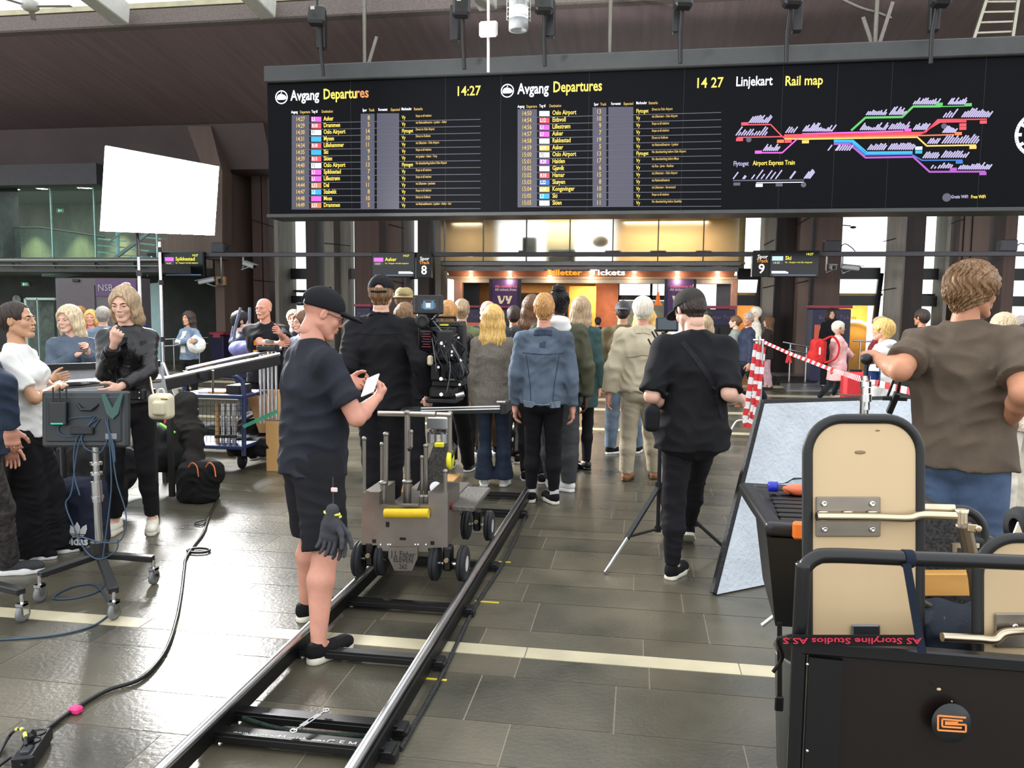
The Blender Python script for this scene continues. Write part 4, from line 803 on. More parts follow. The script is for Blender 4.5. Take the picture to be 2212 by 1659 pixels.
# hangers
hang = metal('grey_hanger_tube', (120, 116, 108), .5)
for k, (px, p0) in enumerate(((788, 128), (1317, 110), (1890, 92))):
    a = onY(px, p0, YB+.3); t = thing('hanger_rod', 'grey vertical rod holding up the board, %s' % ('leftmost', 'middle one', 'rightmost')[k], 'rod', (a.x, a.y, zb2), 0, 'rods carrying the departure board'); m1 = MB(); m1.cyl((a.x, a.y, zb2), (a.x, a.y, 8.6), .04, 10); m1.put('rod', hang, t)
    if k != 1:
        m1 = MB(); m1.bar((a.x+.05, a.y, zb2), onY(px+(26 if k == 0 else 38), (80 if k == 0 else 5), YB+.5), .06, .04); m1.put('brace', hang, t)
    if k == 2: m1 = MB(); m1.bar((a.x-.02, a.y, zb2), onY(px-26, 38, YB+.5), .06, .04); m1.put('brace', hang, t); m1 = MB(); m1.tube(curve_pts([onY(1820, 0, YB+.5), onY(1860, 18, YB+.5), onY(1900, 30, YB+.5), onY(1925, 40, YB+.5)], 5), .03, 8); m1.put('cable', hang, t)
def ceiling_spot(px, py, label, col=True, dx=14):
    c = onY(px, py, 13.9); t = thing('ceiling_spotlight', label, 'spotlight', c, 0, 'black spotlights above the board')
    m1 = MB(); m1.box(c, (.3, .34, .2), basis((.2, -1, .3)), .04); m1.put('housing', blackm, t)
    m1 = MB(); m1.box(c+Vector((.0, -.2, .07)), (.07, .02, .05)); m1.put('label_plate', white_steel, t)
    m1 = MB(); m1.cyl(c, (c.x, c.y+.1, c.z+1.6), .02, 8); m1.put('stem', blackm, t)
    m1 = MB(); m1.tube([c+Vector((0, .1, -.1)), c+Vector((-.02, .2, -.5)), c+Vector((0, .25, -.95))], .035, 8); m1.put('cable_bundle', blackm, t)
    if col:
        t2 = thing('column_speaker', 'slim black column speaker hanging beside %s' % label.split(', ')[-1], 'speaker', c, 0, 'slim speakers above the board'); m1 = MB(); m1.box(onY(px+dx, py+34, 14.2), (.16, .16, .62), b=.02); m1.put('cabinet', blackm, t2)
ceiling_spot(685, 35, 'black spotlight housing above the board, the leftmost one', True, 10); ceiling_spot(997, 17, 'black spotlight housing above the board, the one left of the white antenna', True, -14); ceiling_spot(1175, 8, 'black spotlight housing above the board, the one right of the white lamp', True, 14)
ceiling_spot(1475, -2, 'black spotlight housing above the board, the one over the clock digits', True, -12); ceiling_spot(1710, -6, 'black spotlight housing above the board, the one over the rail map title', True, 12); ceiling_spot(2030, -8, 'black spotlight housing above the board, the rightmost one', True, -12)
t = thing('cylinder_lamp', 'white translucent cylinder lamp with grey bands hanging from the roof', 'lamp', onY(1120, 40, 12.6)); c = onY(1120, 60, 12.6); k1 = .152; wl = glow('lamp_white', (250, 252, 255), 1.3)
m1 = MB(); m1.cyl(c+Vector((0, 0, .12)), c+Vector((0, 0, .3)), k1-.002, 24); m1.cyl(c+Vector((0, 0, .38)), c+Vector((0, 0, .9)), k1-.002, 24); m1.put('diffuser', wl, t)
m1 = MB(); m1.lathe(c+Vector((0, 0, -.04)), (0, 0, 1), [(.12, 0), (k1, 0), (k1, .16), (k1-.01, .16)], 24); m1.put('end_collar', plastic('grey_collar', (150, 152, 152), .4), t)
m1 = MB(); m1.cyl(c+Vector((0, 0, .3)), c+Vector((0, 0, .38)), k1, 24); m1.put('band', plastic('grey_collar', (150, 152, 152), .4), t)
m1 = MB()
for a in range(6): d = Vector((math.cos(a*math.pi/3+.3), math.sin(a*math.pi/3+.3), 0))*(k1+.03); m1.cyl(c+d+Vector((0, 0, .1)), c+d+Vector((0, 0, .9)), .006, 6)
for z in (.14, .27, .42): m1.tube([c+Vector((math.cos(q)*(k1+.03), math.sin(q)*(k1+.03), z)) for q in [i*math.pi/12 for i in range(24)]], .006, 6, closed=True)
m1.put('wire_cage', white_steel, t)
t = thing('antenna_pole', 'white pole with a flat wireless antenna box above the board', 'antenna', onY(1055, 155, 13.0)); m1 = MB(); m1.cyl(onY(1055, 156, 13.0), onY(1055, -40, 13.0), .024, 12); m1.put('pole', plastic('white_pole', (214, 206, 200), .4), t)
m1 = MB(); m1.box(onY(1055, 63, 12.93), (.3, .07, .25), (Vector((1, 0, 0)), Vector((0, 1, 0)), Vector((0, 0, 1))), .03); m1.put('antenna_box', plastic('white_box', (214, 212, 206), .4), t); m1 = MB(); m1.cyl(onY(1040, 50, 12.95), onY(1040, 24, 12.95), .006, 6); m1.put('aerial', blackm, t)
t = thing('ladder', 'pale ladder leaning above the right end of the board', 'ladder', onY(2100, 95, YB+.7)); lm = metal('pale_aluminium', (160, 156, 140), .5)
m1 = MB(); m1.bar(onY(2100, 92, YB+.7), onY(2133, -10, YB+.9), .05, .08); m1.put('rail', lm, t); m1 = MB(); m1.bar(onY(2185, 88, YB+.7), onY(2200, -10, YB+.9), .05, .08); m1.put('rail', lm, t)
for f in (.2, .42, .64, .86): m1 = MB(); m1.bar(onY(2100, 92, YB+.7).lerp(onY(2133, -10, YB+.9), f), onY(2185, 88, YB+.7).lerp(onY(2200, -10, YB+.9), f), .03, .03); m1.put('rung', lm, t)
t = thing('ceiling_fan', 'white ceiling fan against the bright skylight at top left', 'fan', onY(65, 14, 13.5)); c = onY(65, 14, 13.5); m1 = MB(); m1.lathe(c, (0, 0, -1), [(.02, -.3), (.05, -.12), (.14, -.08), (.15, .03), (.1, .07), (.0, .08)], 20); m1.put('motor', white_steel, t)
for k in range(3): a = .1+k*2.094; d = Vector((math.cos(a), math.sin(a), 0)); m1 = MB(); m1.box(c+d*.45, (.1, .012, .66), basis(d, (0, 0, 1)), .004); m1.put('blade', white_steel, t)
m1 = MB(); m1.cyl(c+Vector((0, 0, .25)), c+Vector((0, 0, 1)), .02, 8); m1.put('down_rod', white_steel, t)
# ================================================================ people
from mathutils.bvhtree import BVHTree
def skin(name, c): 
    m = mat(name, c, 0.5, 0, 0.10, 14, 0.12, 120, spec=0.35); b = m.node_tree.nodes['Principled BSDF']
    b.inputs['Subsurface Weight'].default_value = 0.0; return m
SK = {'fair': skin('fair_skin', (216, 172, 150)), 'pink': skin('ruddy_skin', (206, 148, 126)), 'tan': skin('tanned_skin', (190, 134, 104)), 'dark': skin('dark_brown_skin', (84, 54, 42)), 'olive': skin('olive_skin', (196, 150, 118))}
def hairm(name, c, c2=None, var=.45):
    m = mat(name, c, 0.45, 0, var, 3.0, 0.6, 4.0, spec=0.4, stretch=(34, 34, 3.0)); return m
HR = {'blond': hairm('blond_hair', (204, 184, 150)), 'gold': hairm('golden_blond_hair', (216, 176, 104)), 'brown': hairm('brown_hair', (104, 74, 52)), 'dark': hairm('dark_brown_hair', (52, 40, 34)), 'black': hairm('black_hair', (26, 22, 22)), 'white': hairm('white_hair', (214, 204, 186), var=.25),
      'grey': hairm('grey_hair', (150, 144, 136), var=.3), 'ash': hairm('ash_blond_hair', (170, 146, 116)), 'ginger': hairm('ginger_blond_hair', (186, 138, 84)), 'streak': hairm('streaked_brown_hair', (124, 94, 64), var=.6)}
eyew = plastic('eye_white', (190, 184, 178), .25); iris = plastic('dark_iris', (48, 40, 34), .15); lipm = mat('lips', (176, 96, 90), .4, var=.05); browm = mat('eyebrow_hair', (92, 66, 46), .8)
_cache = {}
def head_mesh(h, fem, old=False):
    k = ('head', h, fem)
    if k in _cache: return _cache[k]
    s = SDF(); j = .92 if fem else 1.0
    s.ell((0, -.014, .034), (.076*j, .097, .082), k=.0)
    s.ell((0, .022, -.03), (.060*j, .070, .078), k=.03)
    for sg in (-1, 1):
        s.cap((sg*.050*j, .0, -.050), (sg*.016, .062, -.094), .020, .018, k=.022)
        s.ell((sg*.036, .062, -.022), (.022, .020, .022), k=.018)
        s.cap((sg*.012, .084, .026), (sg*.046*j, .070, .022), .010, .009, k=.014)
    s.cap((-.010, .075, -.098), (.010, .075, -.098), .017*j, k=.016)
    s.cap((0, .086, -.056), (0, .08, -.064), .018, .014, k=.014)
    for sg in (-1, 1): s.ell((sg*.032, .099, .006), (.019, .016, .011), k=.010, op='-')
    s.cap((0, .088, .016), (0, .107, -.022), .0075, .0105, k=.010)
    for sg in (-1, 1): s.ell((sg*.0115, .098, -.027), (.008, .011, .007), k=.006); s.ell((sg*.006, .106, -.034), (.0035, .005, .004), k=.003, op='-')
    s.cap((-.018, .088, -.053), (.018, .088, -.053), .0062, k=.006); s.cap((-.015, .088, -.064), (.015, .088, -.064), .0068, k=.006)
    s.box((0, .1, -.0585), (.019, .01, .0012), .001, k=.003, op='-')
    for sg in (-1, 1):
        rot = np.array(Matrix.Rotation(sg*.35, 3, 'Z') @ Matrix.Rotation(-.15, 3, 'X'))
        s.ell((sg*.078*j, -.008, -.002), (.009, .019, .031), rot, k=.006); s.ell((sg*.088*j, -.003, .002), (.006, .011, .02), rot, k=.004, op='-')
    s.cap((0, -.022, -.05), (0, -.030, -.095), .052*j, .050*j, k=.022)
    _cache[k] = s.mesh(h); return _cache[k]
def hand_mesh(h, pose):
    k = ('hand', h, pose)
    if k in _cache: return _cache[k]
    curl = {'relaxed': (.35, .45, .35), 'flat': (.08, .1, .08), 'grip': (1.15, 1.2, .8), 'hold': (.75, .8, .5), 'fist': (1.45, 1.5, 1.1), 'point': (1.2, 1.3, .9)}[pose]
    s = SDF(); rot = None
    s.ell((0, .045, 0), (.041, .056, .0165), k=0); s.cap((-.026, .078, 0), (.026, .080, 0), .0125, k=.012); s.cap((0, -.03, 0), (0, .02, 0), .026, .024, k=.02)
    s.ell((.024, .028, -.010), (.018, .028, .014), k=.012)
    for i, (x, L) in enumerate(((.030, .070), (.0105, .079), (-.0105, .074), (-.030, .058))):
        p = np.array([x, .084-abs(x)*.15, 0.0]); a = 0; sp = x*1.6
        cu = (.15, .2, .15) if (pose == 'point' and i == 0) else curl
        for q, (f, c) in enumerate(zip((.46, .30, .24), cu)):
            a += c*(1+.08*i); d = np.array([sp*.5, math.cos(a), -math.sin(a)]); n = p+d*L*f
            s.cap(p, n, .0088-.0008*q, .0082-.0008*q, k=.004); p = n
    p = np.array([.030, .022, -.006]); dirs = {'relaxed': ((.62, .72, -.30), (.35, .86, -.36), (.15, .92, -.36)), 'flat': ((.75, .62, -.1), (.55, .8, -.1), (.5, .85, -.1))}.get(pose, ((.45, .62, -.62), (.0, .7, -.7), (-.35, .6, -.7)))
    for (d, L, r) in zip(dirs, (.040, .031, .026), (.0135, .0105, .0092)):
        d = np.array(d); d = d/np.linalg.norm(d); n = p+d*L; s.cap(p, n, r, r*.88, k=.006); p = n
    _cache[k] = s.mesh(h); return _cache[k]
def V3(p): return np.array(p, dtype=float)
def unit(v): v = V3(v); return v/np.linalg.norm(v)
def xform(VF, M, c, mirror=False):
    V, Fc = VF; V = V.copy()
    if mirror: V[:, 0] *= -1; Fc = Fc[:, ::-1]
    return V @ np.array(M).T + V3(c), Fc
def join(parts):
    vs, fs, n = [], [], 0
    for V, Fc in parts: vs.append(V); fs.append(Fc+n); n += len(V)
    return np.concatenate(vs), np.concatenate(fs)
def rotm(yaw=0, pitch=0, roll=0): return np.array(Matrix.Rotation(yaw, 3, 'Z') @ Matrix.Rotation(pitch, 3, 'X') @ Matrix.Rotation(roll, 3, 'Y'))
LV = {'near': (.0105, .0045, .0042, .0095), 'mid': (.013, .006, .0055, .012), 'far': (.018, .010, .0075, .017)}
class Person:
    def __init__(s, label, px, py, d, rz=0.0, H=None, fem=False, w=1.0, lod='mid', skin='fair', arms={}, legs={}, lean=0.0, side=0.0, head=(0, 0, 0), z0=0.0, feet=(0, 0), stance=.075):
        """px, py: where the crown of the head shows; d: how far away; rz: heading, 0 = looking into the hall, pi = towards us"""
        p = atD(px, py, d); s.crown = p; s.z0 = z0
        top = p.z-z0; s.H = H or top; H = s.H; s.fem = fem; s.sk = SK[skin]; s.hb, s.hh, s.hd, s.hc = LV[lod]; s.lod = lod
        k = H/1.75; s.k = k; s.w = w; hs = .97*(k*.5+.5); s.hs = hs
        # skeleton, pelvis at the origin first
        R_l = np.array(Matrix.Rotation(-lean, 3, 'X') @ Matrix.Rotation(side, 3, 'Y')); s.Rt = R_l
        hip = .515*H
        def up(x, y, z): return V3((0, 0, 0)) + R_l @ V3((x*k, y*k, z*H))
        J = {}
        J['pel'] = V3((0, 0, 0)); J['hem'] = up(0, .0, -.035); J['waist'] = up(0, .005, .09); J['chest'] = up(0, .0, .215); J['shl'] = up(0, -.018, .292); J['neck'] = up(0, -.018, .335)
        sw = (.148 if fem else .168)*w**.4
        UA, FA, TH, SH = .172*H, .150*H, .245*H, .232*H
        for sg, n in ((-1, 'l'), (1, 'r')):
            J[n+'sh'] = up(sg*sw, -.018, .276)
            L = legs.get(n.upper(), ((sg*.06, .02, -1), (sg*.0, -.03, -1)))
            if isinstance(L[0], str): L = ((sg*.06, .02, -1), (sg*.0, -.03, -1))
            J[n+'hip'] = V3((sg*.085*k*(.95 if not fem else 1.0), 0, -.01*H))
            J[n+'kn'] = J[n+'hip']+unit(L[0])*TH; J[n+'an'] = J[n+'kn']+unit(L[1])*SH
        low = min(J['lan'][2], J['ran'][2])-.045*H
        J['hc'] = J['neck']+R_l @ V3((0, .018*k, 0))+V3((0, 0, .142*hs))
        s.Mh = rotm(*head)*hs; pv = V3((0, -.03, -.10)); J['hc'] = J['hc']+pv*hs-s.Mh @ pv
        crown_local = J['hc']+s.Mh @ V3((0, -.01, .116))
        # the pelvis height that puts the soles on the ground; the figure is then scaled by a hair to meet its crown
        dz = -low; hz = crown_local[2]+dz; f = top/hz
        for n in J: J[n] = J[n]+V3((0, 0, dz))
        crown_local = crown_local+V3((0, 0, dz))
        s.J = J; s.f = f
        c, sn = math.cos(rz), math.sin(rz); off = V3((crown_local[0]*c-crown_local[1]*sn, crown_local[0]*sn+crown_local[1]*c, 0))*f
        s.root = thing('person', label, 'person', (p.x-off[0], p.y-off[1], z0), rz); s.root.scale = (f, f, f)
        wm = wmat(s.root); wi = wm.inverted(); ez = EYE
        def reach(S, px, py, far, L):
            """the point on the line of sight (px, py) that lies L from S"""
            Sw = wm @ Vector([float(a) for a in S]); d = ray(px, py); Lw = L*f; m = (Sw-ez).dot(d); c2 = (Sw-ez).length_squared-Lw*Lw; q = m*m-c2
            t = m+((math.sqrt(q) if far else -math.sqrt(q)) if q > 0 else 0)
            e = V3(wi @ (ez+d*t)); v = e-S; return S+v/np.linalg.norm(v)*L
        for sg, n in ((-1, 'l'), (1, 'r')):
            a = arms.get(n.upper(), ((sg*.13, -.06, -1), (sg*.03, .16, -1)))
            if a[0] == 'px':
                J[n+'el'] = reach(J[n+'sh'], a[1][0], a[1][1], a[1][2], UA); J[n+'wr'] = reach(J[n+'el'], a[2][0], a[2][1], a[2][2], FA)
            else: J[n+'el'] = J[n+'sh']+unit(a[0])*UA; J[n+'wr'] = J[n+'el']+unit(a[1])*FA
            J[n+'fd'] = unit(J[n+'wr']-J[n+'el'])
            L = legs.get(n.upper())
            if L is not None and L[0] == 'foot':
                t = V3(wi @ onZ(L[1], L[2], z0+(L[3] if len(L) > 3 else 0)))+V3((0, 0, .045*H)); hp = J[n+'hip']; v = t-hp; D = np.linalg.norm(v); u = v/D
                if D > (TH+SH)*.995: TH2, SH2 = D*TH/(TH+SH)*1.003, D*SH/(TH+SH)*1.003
                else: TH2, SH2 = TH, SH
                x = (TH2**2-SH2**2+D*D)/(2*D); hh = math.sqrt(max(TH2**2-x*x, 0)); fw = V3((0, 1, 0)); fw = fw-u*float(fw @ u); fw /= np.linalg.norm(fw)
                J[n+'kn'] = hp+u*x+fw*hh; J[n+'an'] = t
        s.feet = feet; s.garm = []
    def add(s, name, m, VF, **kw):
        o = mesh_obj(name, VF[0], VF[1], m, s.root, True, None, False)
        if kw: tag(o, **kw)
        return o
    def put(s, name, m, sdf, h=None, **kw): return s.add(name, m, sdf.mesh(h or s.hc), **kw)
    def headput(s, name, m, sdf, h=None, parent=None, **kw):
        V, Fc = sdf.mesh(h or s.hh); V = V @ s.Mh.T+s.J['hc']; return s.add(name, m, (V, Fc), **kw)
    def body(s, hands={}, bare='', palms={}):
        J, k, w, q = s.J, s.k, s.w, SDF(); side = s.Rt @ V3((1, 0, 0)); g = .9 if s.fem else 1.0
        q.loft([(J['hem'], .095*k*w, .07*k*w), (J['waist'], .115*k*w*g, .08*k*w), (J['chest'], .130*k*w*g, .085*k*w), (J['shl'], .10*k*g, .06*k), (J['neck'], .050*k, .050*k)], side, k=.03)
        cv = 1.0 if 'legs' in bare else .72; ct = 1.0 if 'thighs' in bare else .74
        for n in 'lr':
            q.cap(J['shl'], J[n+'sh'], .04*k, .040*k*w*g, k=.03); q.cap(J[n+'sh'], J[n+'el'], .042*k*w*g, .038*k*w*g, k=.02)
            m = J[n+'el']*.7+J[n+'wr']*.3; q.cap(J[n+'el'], m, .036*k*w*g, .037*k*w*g, k=.012); q.cap(m, J[n+'wr'], .037*k*w*g, .0255*k*g, k=.012)
            sc_ = 1.0 if w > .9 else .9
            kn, an, hp = J[n+'kn'], J[n+'an'], J[n+'hip']; back = unit(s.Rt @ V3((0, -1, 0)))
            q.cap(hp, kn, .085*k*w*ct, .053*k*w*cv, k=.02)
            c1 = kn*.72+an*.28+V3((0, -.012, 0))*k; q.cap(kn, c1, .052*k*w*cv, .055*k*w*cv, k=.02); q.cap(c1, an, .055*k*w*cv, .034*k*(.5+.5*cv), k=.02)
            f = s.footdir(n); q.cap(an-V3((0, 0, .01)), an+f*.13*k-V3((0, 0, .045*k)), .033*k, .022*k, k=.02)
        q.cap(J['neck']-V3((0, 0, .02)), J['hc']+s.Mh @ V3((0, -.022, -.06)), .056*k*g, .053*k*g, k=.02)
        parts = [q.mesh(s.hb), xform(head_mesh(s.hh, s.fem), s.Mh, J['hc'])]
        for n in 'lr':
            pose = hands.get(n.upper(), 'relaxed'); d = J[n+'fd']; pn = V3(palms.get(n.upper(), (1 if n == 'l' else -1, 0, 0)))
            z = -(pn-d*float(pn @ d)); z /= np.linalg.norm(z); x = np.cross(d, z); M = np.stack([x, d, z], 1)*(k*(1.0 if not s.fem else .92))
            parts.append(xform(hand_mesh(s.hd, pose), M, J[n+'wr']+d*.012, mirror=(n == 'r')))
        s.bodyo = s.add('body', s.sk, join(parts)); return s
    def footdir(s, n):
        a = s.feet[0 if n == 'l' else 1]; a = a if isinstance(a, (int, float)) else a[0]; b = (-.12 if n == 'l' else .12)+a; return V3((math.sin(b), math.cos(b), 0))
    def face(s, lips=True, brow='dark', eyes=True):
        if eyes:
            for sg in (-1, 1):
                mb = MB(); mb.ball((sg*.032, .0775, .006), (.0125, .0125, .0105), 12, mi=0); mb.ball((sg*.032, .0862, .004), (.0068, .0040, .0066), 10, mi=1)
                V = np.array([tuple(v) for v in mb.v]) @ s.Mh.T+s.J['hc']; mesh_obj('eye', V, mb.f, [eyew, iris], s.root, True, mb.m, False)
        for sg in (-1, 1):
            q = SDF(); q.cap((sg*.018, .0935, .0225), (sg*.034, .0915, .0275), .0034, .0036, k=0); q.cap((sg*.034, .0915, .0275), (sg*.048, .080, .0225), .0036, .0018, k=.003); s.headput('eyebrow', HR.get(brow, browm), q, .0022)
        for sg in (-1, 1):
            q = SDF(); q.ell((sg*.032, .0805, .0125), (.0165, .0130, .0090), k=0); s.headput('eyelid', s.sk, q, .0022)
        if lips:
            q = SDF(); q.cap((-.017, .0905, -.0540), (.0, .0950, -.0525), .0030, .0040, k=0); q.cap((.017, .0905, -.0540), (0, .0950, -.0525), .0030, .0040, k=.003); q.cap((-.013, .0910, -.0630), (.013, .0910, -.0630), .0042, k=.002); s.headput('lips', lipm, q, .0022)
        return s
    def top(s, name, m, sleeve='long', hem=.50, ease=.012, flare=1.0, amp=.006, seed=1, neck=.062, ff=9, wr=1.0, belly=0.0, shoulder=1.0, cuff=None, hump=0.0):
        J, k, w = s.J, s.k, s.w; g = .9 if s.fem else 1.0; q = SDF(); side = s.Rt @ V3((1, 0, 0)); e = ease
        ph = J['pel']+(s.Rt @ V3((0, 0, 1)))*((hem-.515)*s.H)
        st = [(ph, (.156*k*w+e)*flare, (.116*k*w+e)*flare+belly*.6)]
        if hem < .47: st.append((J['pel']+(s.Rt @ V3((0, 0, 1)))*(-.01*s.H), (.160*k*w+e)*(1+(flare-1)*.5), (.112*k*w+e)+belly*.7))
        st += [(J['waist'], .134*k*w*g+e, .098*k*w+e+belly), (J['chest'], .152*k*w*g+e, .106*k*w+e+belly*.5), (J['shl']+V3((0, 0, -.014)), .105*k*g+e*.5, .070*k+e*.8), (J['neck']+s.Rt @ V3((0, 0, -.010)), neck*k*1.06, neck*k*1.06)]
        q.loft(st, side, k=.03, flat0=True, flat1=True)
        if s.fem:
            for sg in (-1, 1): q.ell(J['chest']+s.Rt @ V3((sg*.066*k, .082*k, .0)), (.06*k+e*.5, .05*k+e*.5, .058*k), k=.04)
        for n in 'lr':
            sh, el, wrp = J[n+'sh'], J[n+'el'], J[n+'wr']; r = w*g
            q.cap(J['shl']+V3((0, 0, .012*k)), sh+V3((0, 0, -.004)), .040*k+e*.5, .040*k*r*shoulder+e*.9, k=.045)
            if sleeve == 'short': q.cap(sh, sh+(el-sh)*.74, .042*k*r+e*.8, .042*k*r+e*1.1, k=.03, flat='b')
            elif sleeve == 'elbow': q.cap(sh, sh+(el-sh)*.95, .042*k*r+e*.7, .042*k*r+e*1.0, k=.03, flat='b')
            elif sleeve == 'long':
                q.cap(sh, el, .042*k*r+e*.9, .038*k*r+e*.9, k=.03); q.cap(el, el+(wrp-el)*(.97*wr), .040*k*r+e, .030*k+e*(.9 if wr >= 1 else 1.0), k=.02, flat='b')
            elif sleeve == 'pushed':
                q.cap(sh, el, .051*k*r+e, .042*k*r+e, k=.03); q.cap(el, el+(wrp-el)*.35, .043*k*r+e, .040*k+e, k=.02, flat='b')
        # neck opening
        q.cap(J['neck']+V3((0, .020, .006)), J['neck']+V3((0, .03, .08)), .060*k*g, .062*k*g, k=.008, op='-')
        if hump: q.ell(J['shl']+s.Rt @ V3((0, -.06, 0)), (.09, hump, .07), k=.04)
        if amp: q.warp(folds(amp, ff, seed))
        o = s.put(name, m, q); s.garm.append(o); s.topo = o; return o
    def pants(s, name, m, style='slim', amp=.004, seed=3, length=1.0, ff=12, waist=.56):
        J, k, w = s.J, s.k, s.w; q = SDF(); r = {'slim': (.084, .060, .058, .046), 'skinny': (.080, .055, .056, .044), 'straight': (.092, .070, .066, .068), 'flare': (.086, .060, .068, .100), 'wide': (.10, .11, .13, .15), 'shorts': (.105, .092, .09, .09), 'baggy': (.098, .084, .078, .062)}[style]
        side = V3((1, 0, 0)); pw = J['pel']+(s.Rt @ V3((0, 0, 1)))*((waist-.515)*s.H)
        q.loft([(pw, .132*k*w, .098*k*w), (J['pel']+V3((0, -.006, -.015)), .148*k*w, .112*k*w)], side, k=.03, flat0=True)
        q.ell(J['pel']+V3((0, .0, -.055*k)), (.10*k*w, .112*k*w, .075*k), k=.03)
        for sg, n in ((-1, 'l'), (1, 'r')):
            hp, kn, an = J[n+'hip'], J[n+'kn'], J[n+'an']
            q.ell(hp+V3((-sg*.008, -.035*k, -.02)), (.068*k*w, .080*k*w, .09*k), k=.03)
            if style == 'shorts':
                q.cap(hp, kn+(kn-hp)*.02*0+(hp-kn)*(1-length), r[0]*k*w, r[1]*k*w, k=.03, flat='b')
            else:
                b = an+(kn-an)*(1-length)+V3((0, 0, .01)); c1 = kn*.6+b*.4+V3((0, -.010, 0))*k
                q.cap(hp, kn, r[0]*k*w, r[1]*k*w, k=.02); q.cap(kn, c1, r[1]*k*w, r[2]*k*w, k=.03); q.cap(c1, b, r[2]*k*w, r[3]*k*(1 if style != 'slim' else w), k=.03, flat='b')
        if amp: q.warp(folds(amp, ff, seed, sx=.6))
        return s.put(name, m, q)
    def shoes(s, up, sole, style='sneaker', h=None, socks=None):
        k = s.k; h = h or {'near': .005, 'mid': .007, 'far': .011}[s.lod]
        for n in 'lr':
            an = s.J[n+'an']; f = s.footdir(n); pit = s.feet[0 if n == 'l' else 1]; pit = 0 if isinstance(pit, (int, float)) else pit[1]
            x = V3((f[1], -f[0], 0)); M = np.stack([x, f*math.cos(pit)+V3((0, 0, 1))*-math.sin(pit), np.cross(x, f*math.cos(pit)+V3((0, 0, 1))*-math.sin(pit))], 1)
            base = an-M[:, 2]*.045*s.H
            T = lambda VF: (VF[0] @ M.T*k+base, VF[1])
            q = SDF(); st = .016 if style != 'chunky' else .026
            q.ell((0, .085, st+.02), (.044, .118, .036), k=0); q.ell((0, -.012, st+.032), (.036, .055, .045), k=.03); q.cap((0, -.016, st+.03), (0, -.018, st+.066), .036, .035, k=.02, flat='b'); q.cap((0, .16, st+.015), (0, .175, st+.01), .032, .026, k=.03)
            q.plane((0, 0, st-.004), (0, 0, -1), 0)
            uo = mesh_obj('shoe', *T(q.mesh(h)), up, s.root, True, None, False)
            q = SDF(); q.cap((0, -.020, st*.5), (0, .10, st*.5), .041, .047, k=0); q.cap((0, .10, st*.5), (0, .172, st*.5+.004), .047, .034, k=.02)
            q.plane((0, 0, 0), (0, 0, -1)); q.plane((0, 0, st+.012), (0, -.06 if style == 'chunky' else 0, 1), .004)
            so = mesh_obj('sole', *T(q.mesh(h)), sole, uo, True, None, False)
            if socks:
                q = SDF(); q.cap((0, -.012, .05), (0, -.008, .135), .037, .041, k=0, flat='b'); mesh_obj('sock', *T(q.mesh(h)), socks, s.root, True, None, False)
        return s
    # ---- hair, built around the head
    def hair(s, m, style='short', L=.3, vol=.0, seed=0, wid=1.0, name='hair', part=True, gro=.0022, under=False):
        q = SDF(); e = (.007 if style in ('crop', 'bun', 'ponytail', 'slick') else .011)+vol; j = .92 if s.fem else 1.0
        q.ell((0, -.020, .036), (.078*j+e, .099+e, .086+e), k=0)
        if style in ('short', 'messy', 'crop'):
            q.cap((0, -.055, -.02), (0, -.045, -.055 if style != 'crop' else -.04), .064*j+e*.6, .050*j+e*.4, k=.03)
        if style == 'quiff': q.cap((0, -.055, -.02), (0, -.048, -.06), .062, .048, k=.03); q.ell((0, .02, .10), (.060, .062, .042), k=.03); q.ell((0, -.03, .105), (.05, .05, .035), k=.03)
        if style in ('bob', 'long', 'wavy'):
            L2 = .1 if style == 'bob' else L
            for sg in (-1, 1): q.loft([((sg*.060*j, -.01, .03), .035+vol, .065), ((sg*.066*wid*j, -.02, -.06), .030+vol, .06), ((sg*.062*wid, -.045, -.06-L2*.4), .030+vol, .05), ((sg*.045*wid, -.06, -.06-L2), .022, .025)], (1, 0, 0), k=.03)
            q.loft([((0, -.06, .03), .080*j+vol, .06), ((0, -.066, -.06), .084*wid*j+vol, .05), ((0, -.078, -.06-L2*.5), .088*wid*j+vol, .042), ((0, -.085, -.06-L2*1.05), .055*wid, .026)], (1, 0, 0), k=.03)
        if style == 'ponytail':
            q.ell((0, -.09, .09), (.03, .035, .03), k=.01); q.cap((0, -.115, .085), (0, -.135, -.02), .03, .034, k=.02); q.cap((0, -.135, -.02), (0, -.11, -.02-L), .034, .012, k=.02); q.cap((0, -.05, -.02), (0, -.045, -.05), .06, .048, k=.03)
        if style == 'bun': q.ell((0, -.11, .02), (.045, .04, .042), k=.008); q.cap((0, -.05, -.02), (0, -.045, -.05), .06, .048, k=.03)
        if style == 'topbun': q.ell((0, -.05, .135), (.055, .05, .04), k=.01); q.cap((0, -.05, -.02), (0, -.045, -.05), .062, .05, k=.03)
        # face and ears left free
        if style == 'slick': q.cap((0, -.055, -.02), (0, -.045, -.05), .058, .046, k=.03); q.ell((0, -.10, .03), (.035, .04, .04), k=.01); q.ell((0, .118, .0), (.082, .075, .125), k=.006, op='-')
        q.ell((0, .096, -.024), (.070*j, .060, .100), k=.008, op='-'); q.box((0, .1, -.12), (.08*j, .07, .07), .02, k=.01, op='-')
        if style in ('short', 'crop', 'quiff', 'ponytail', 'bun', 'topbun', 'slick'):
            for sg in (-1, 1): q.ell((sg*.09*j, .004, -.012), (.03, .026, .034), k=.006, op='-')
            q.plane((0, 0, -.105), (0, -.25, -1), .01)
        if under: q.plane((0, 0, .03), (0, 0, 1), .004)
        r = random.Random(seed); a0, a1 = r.uniform(0, 6), r.uniform(0, 6)
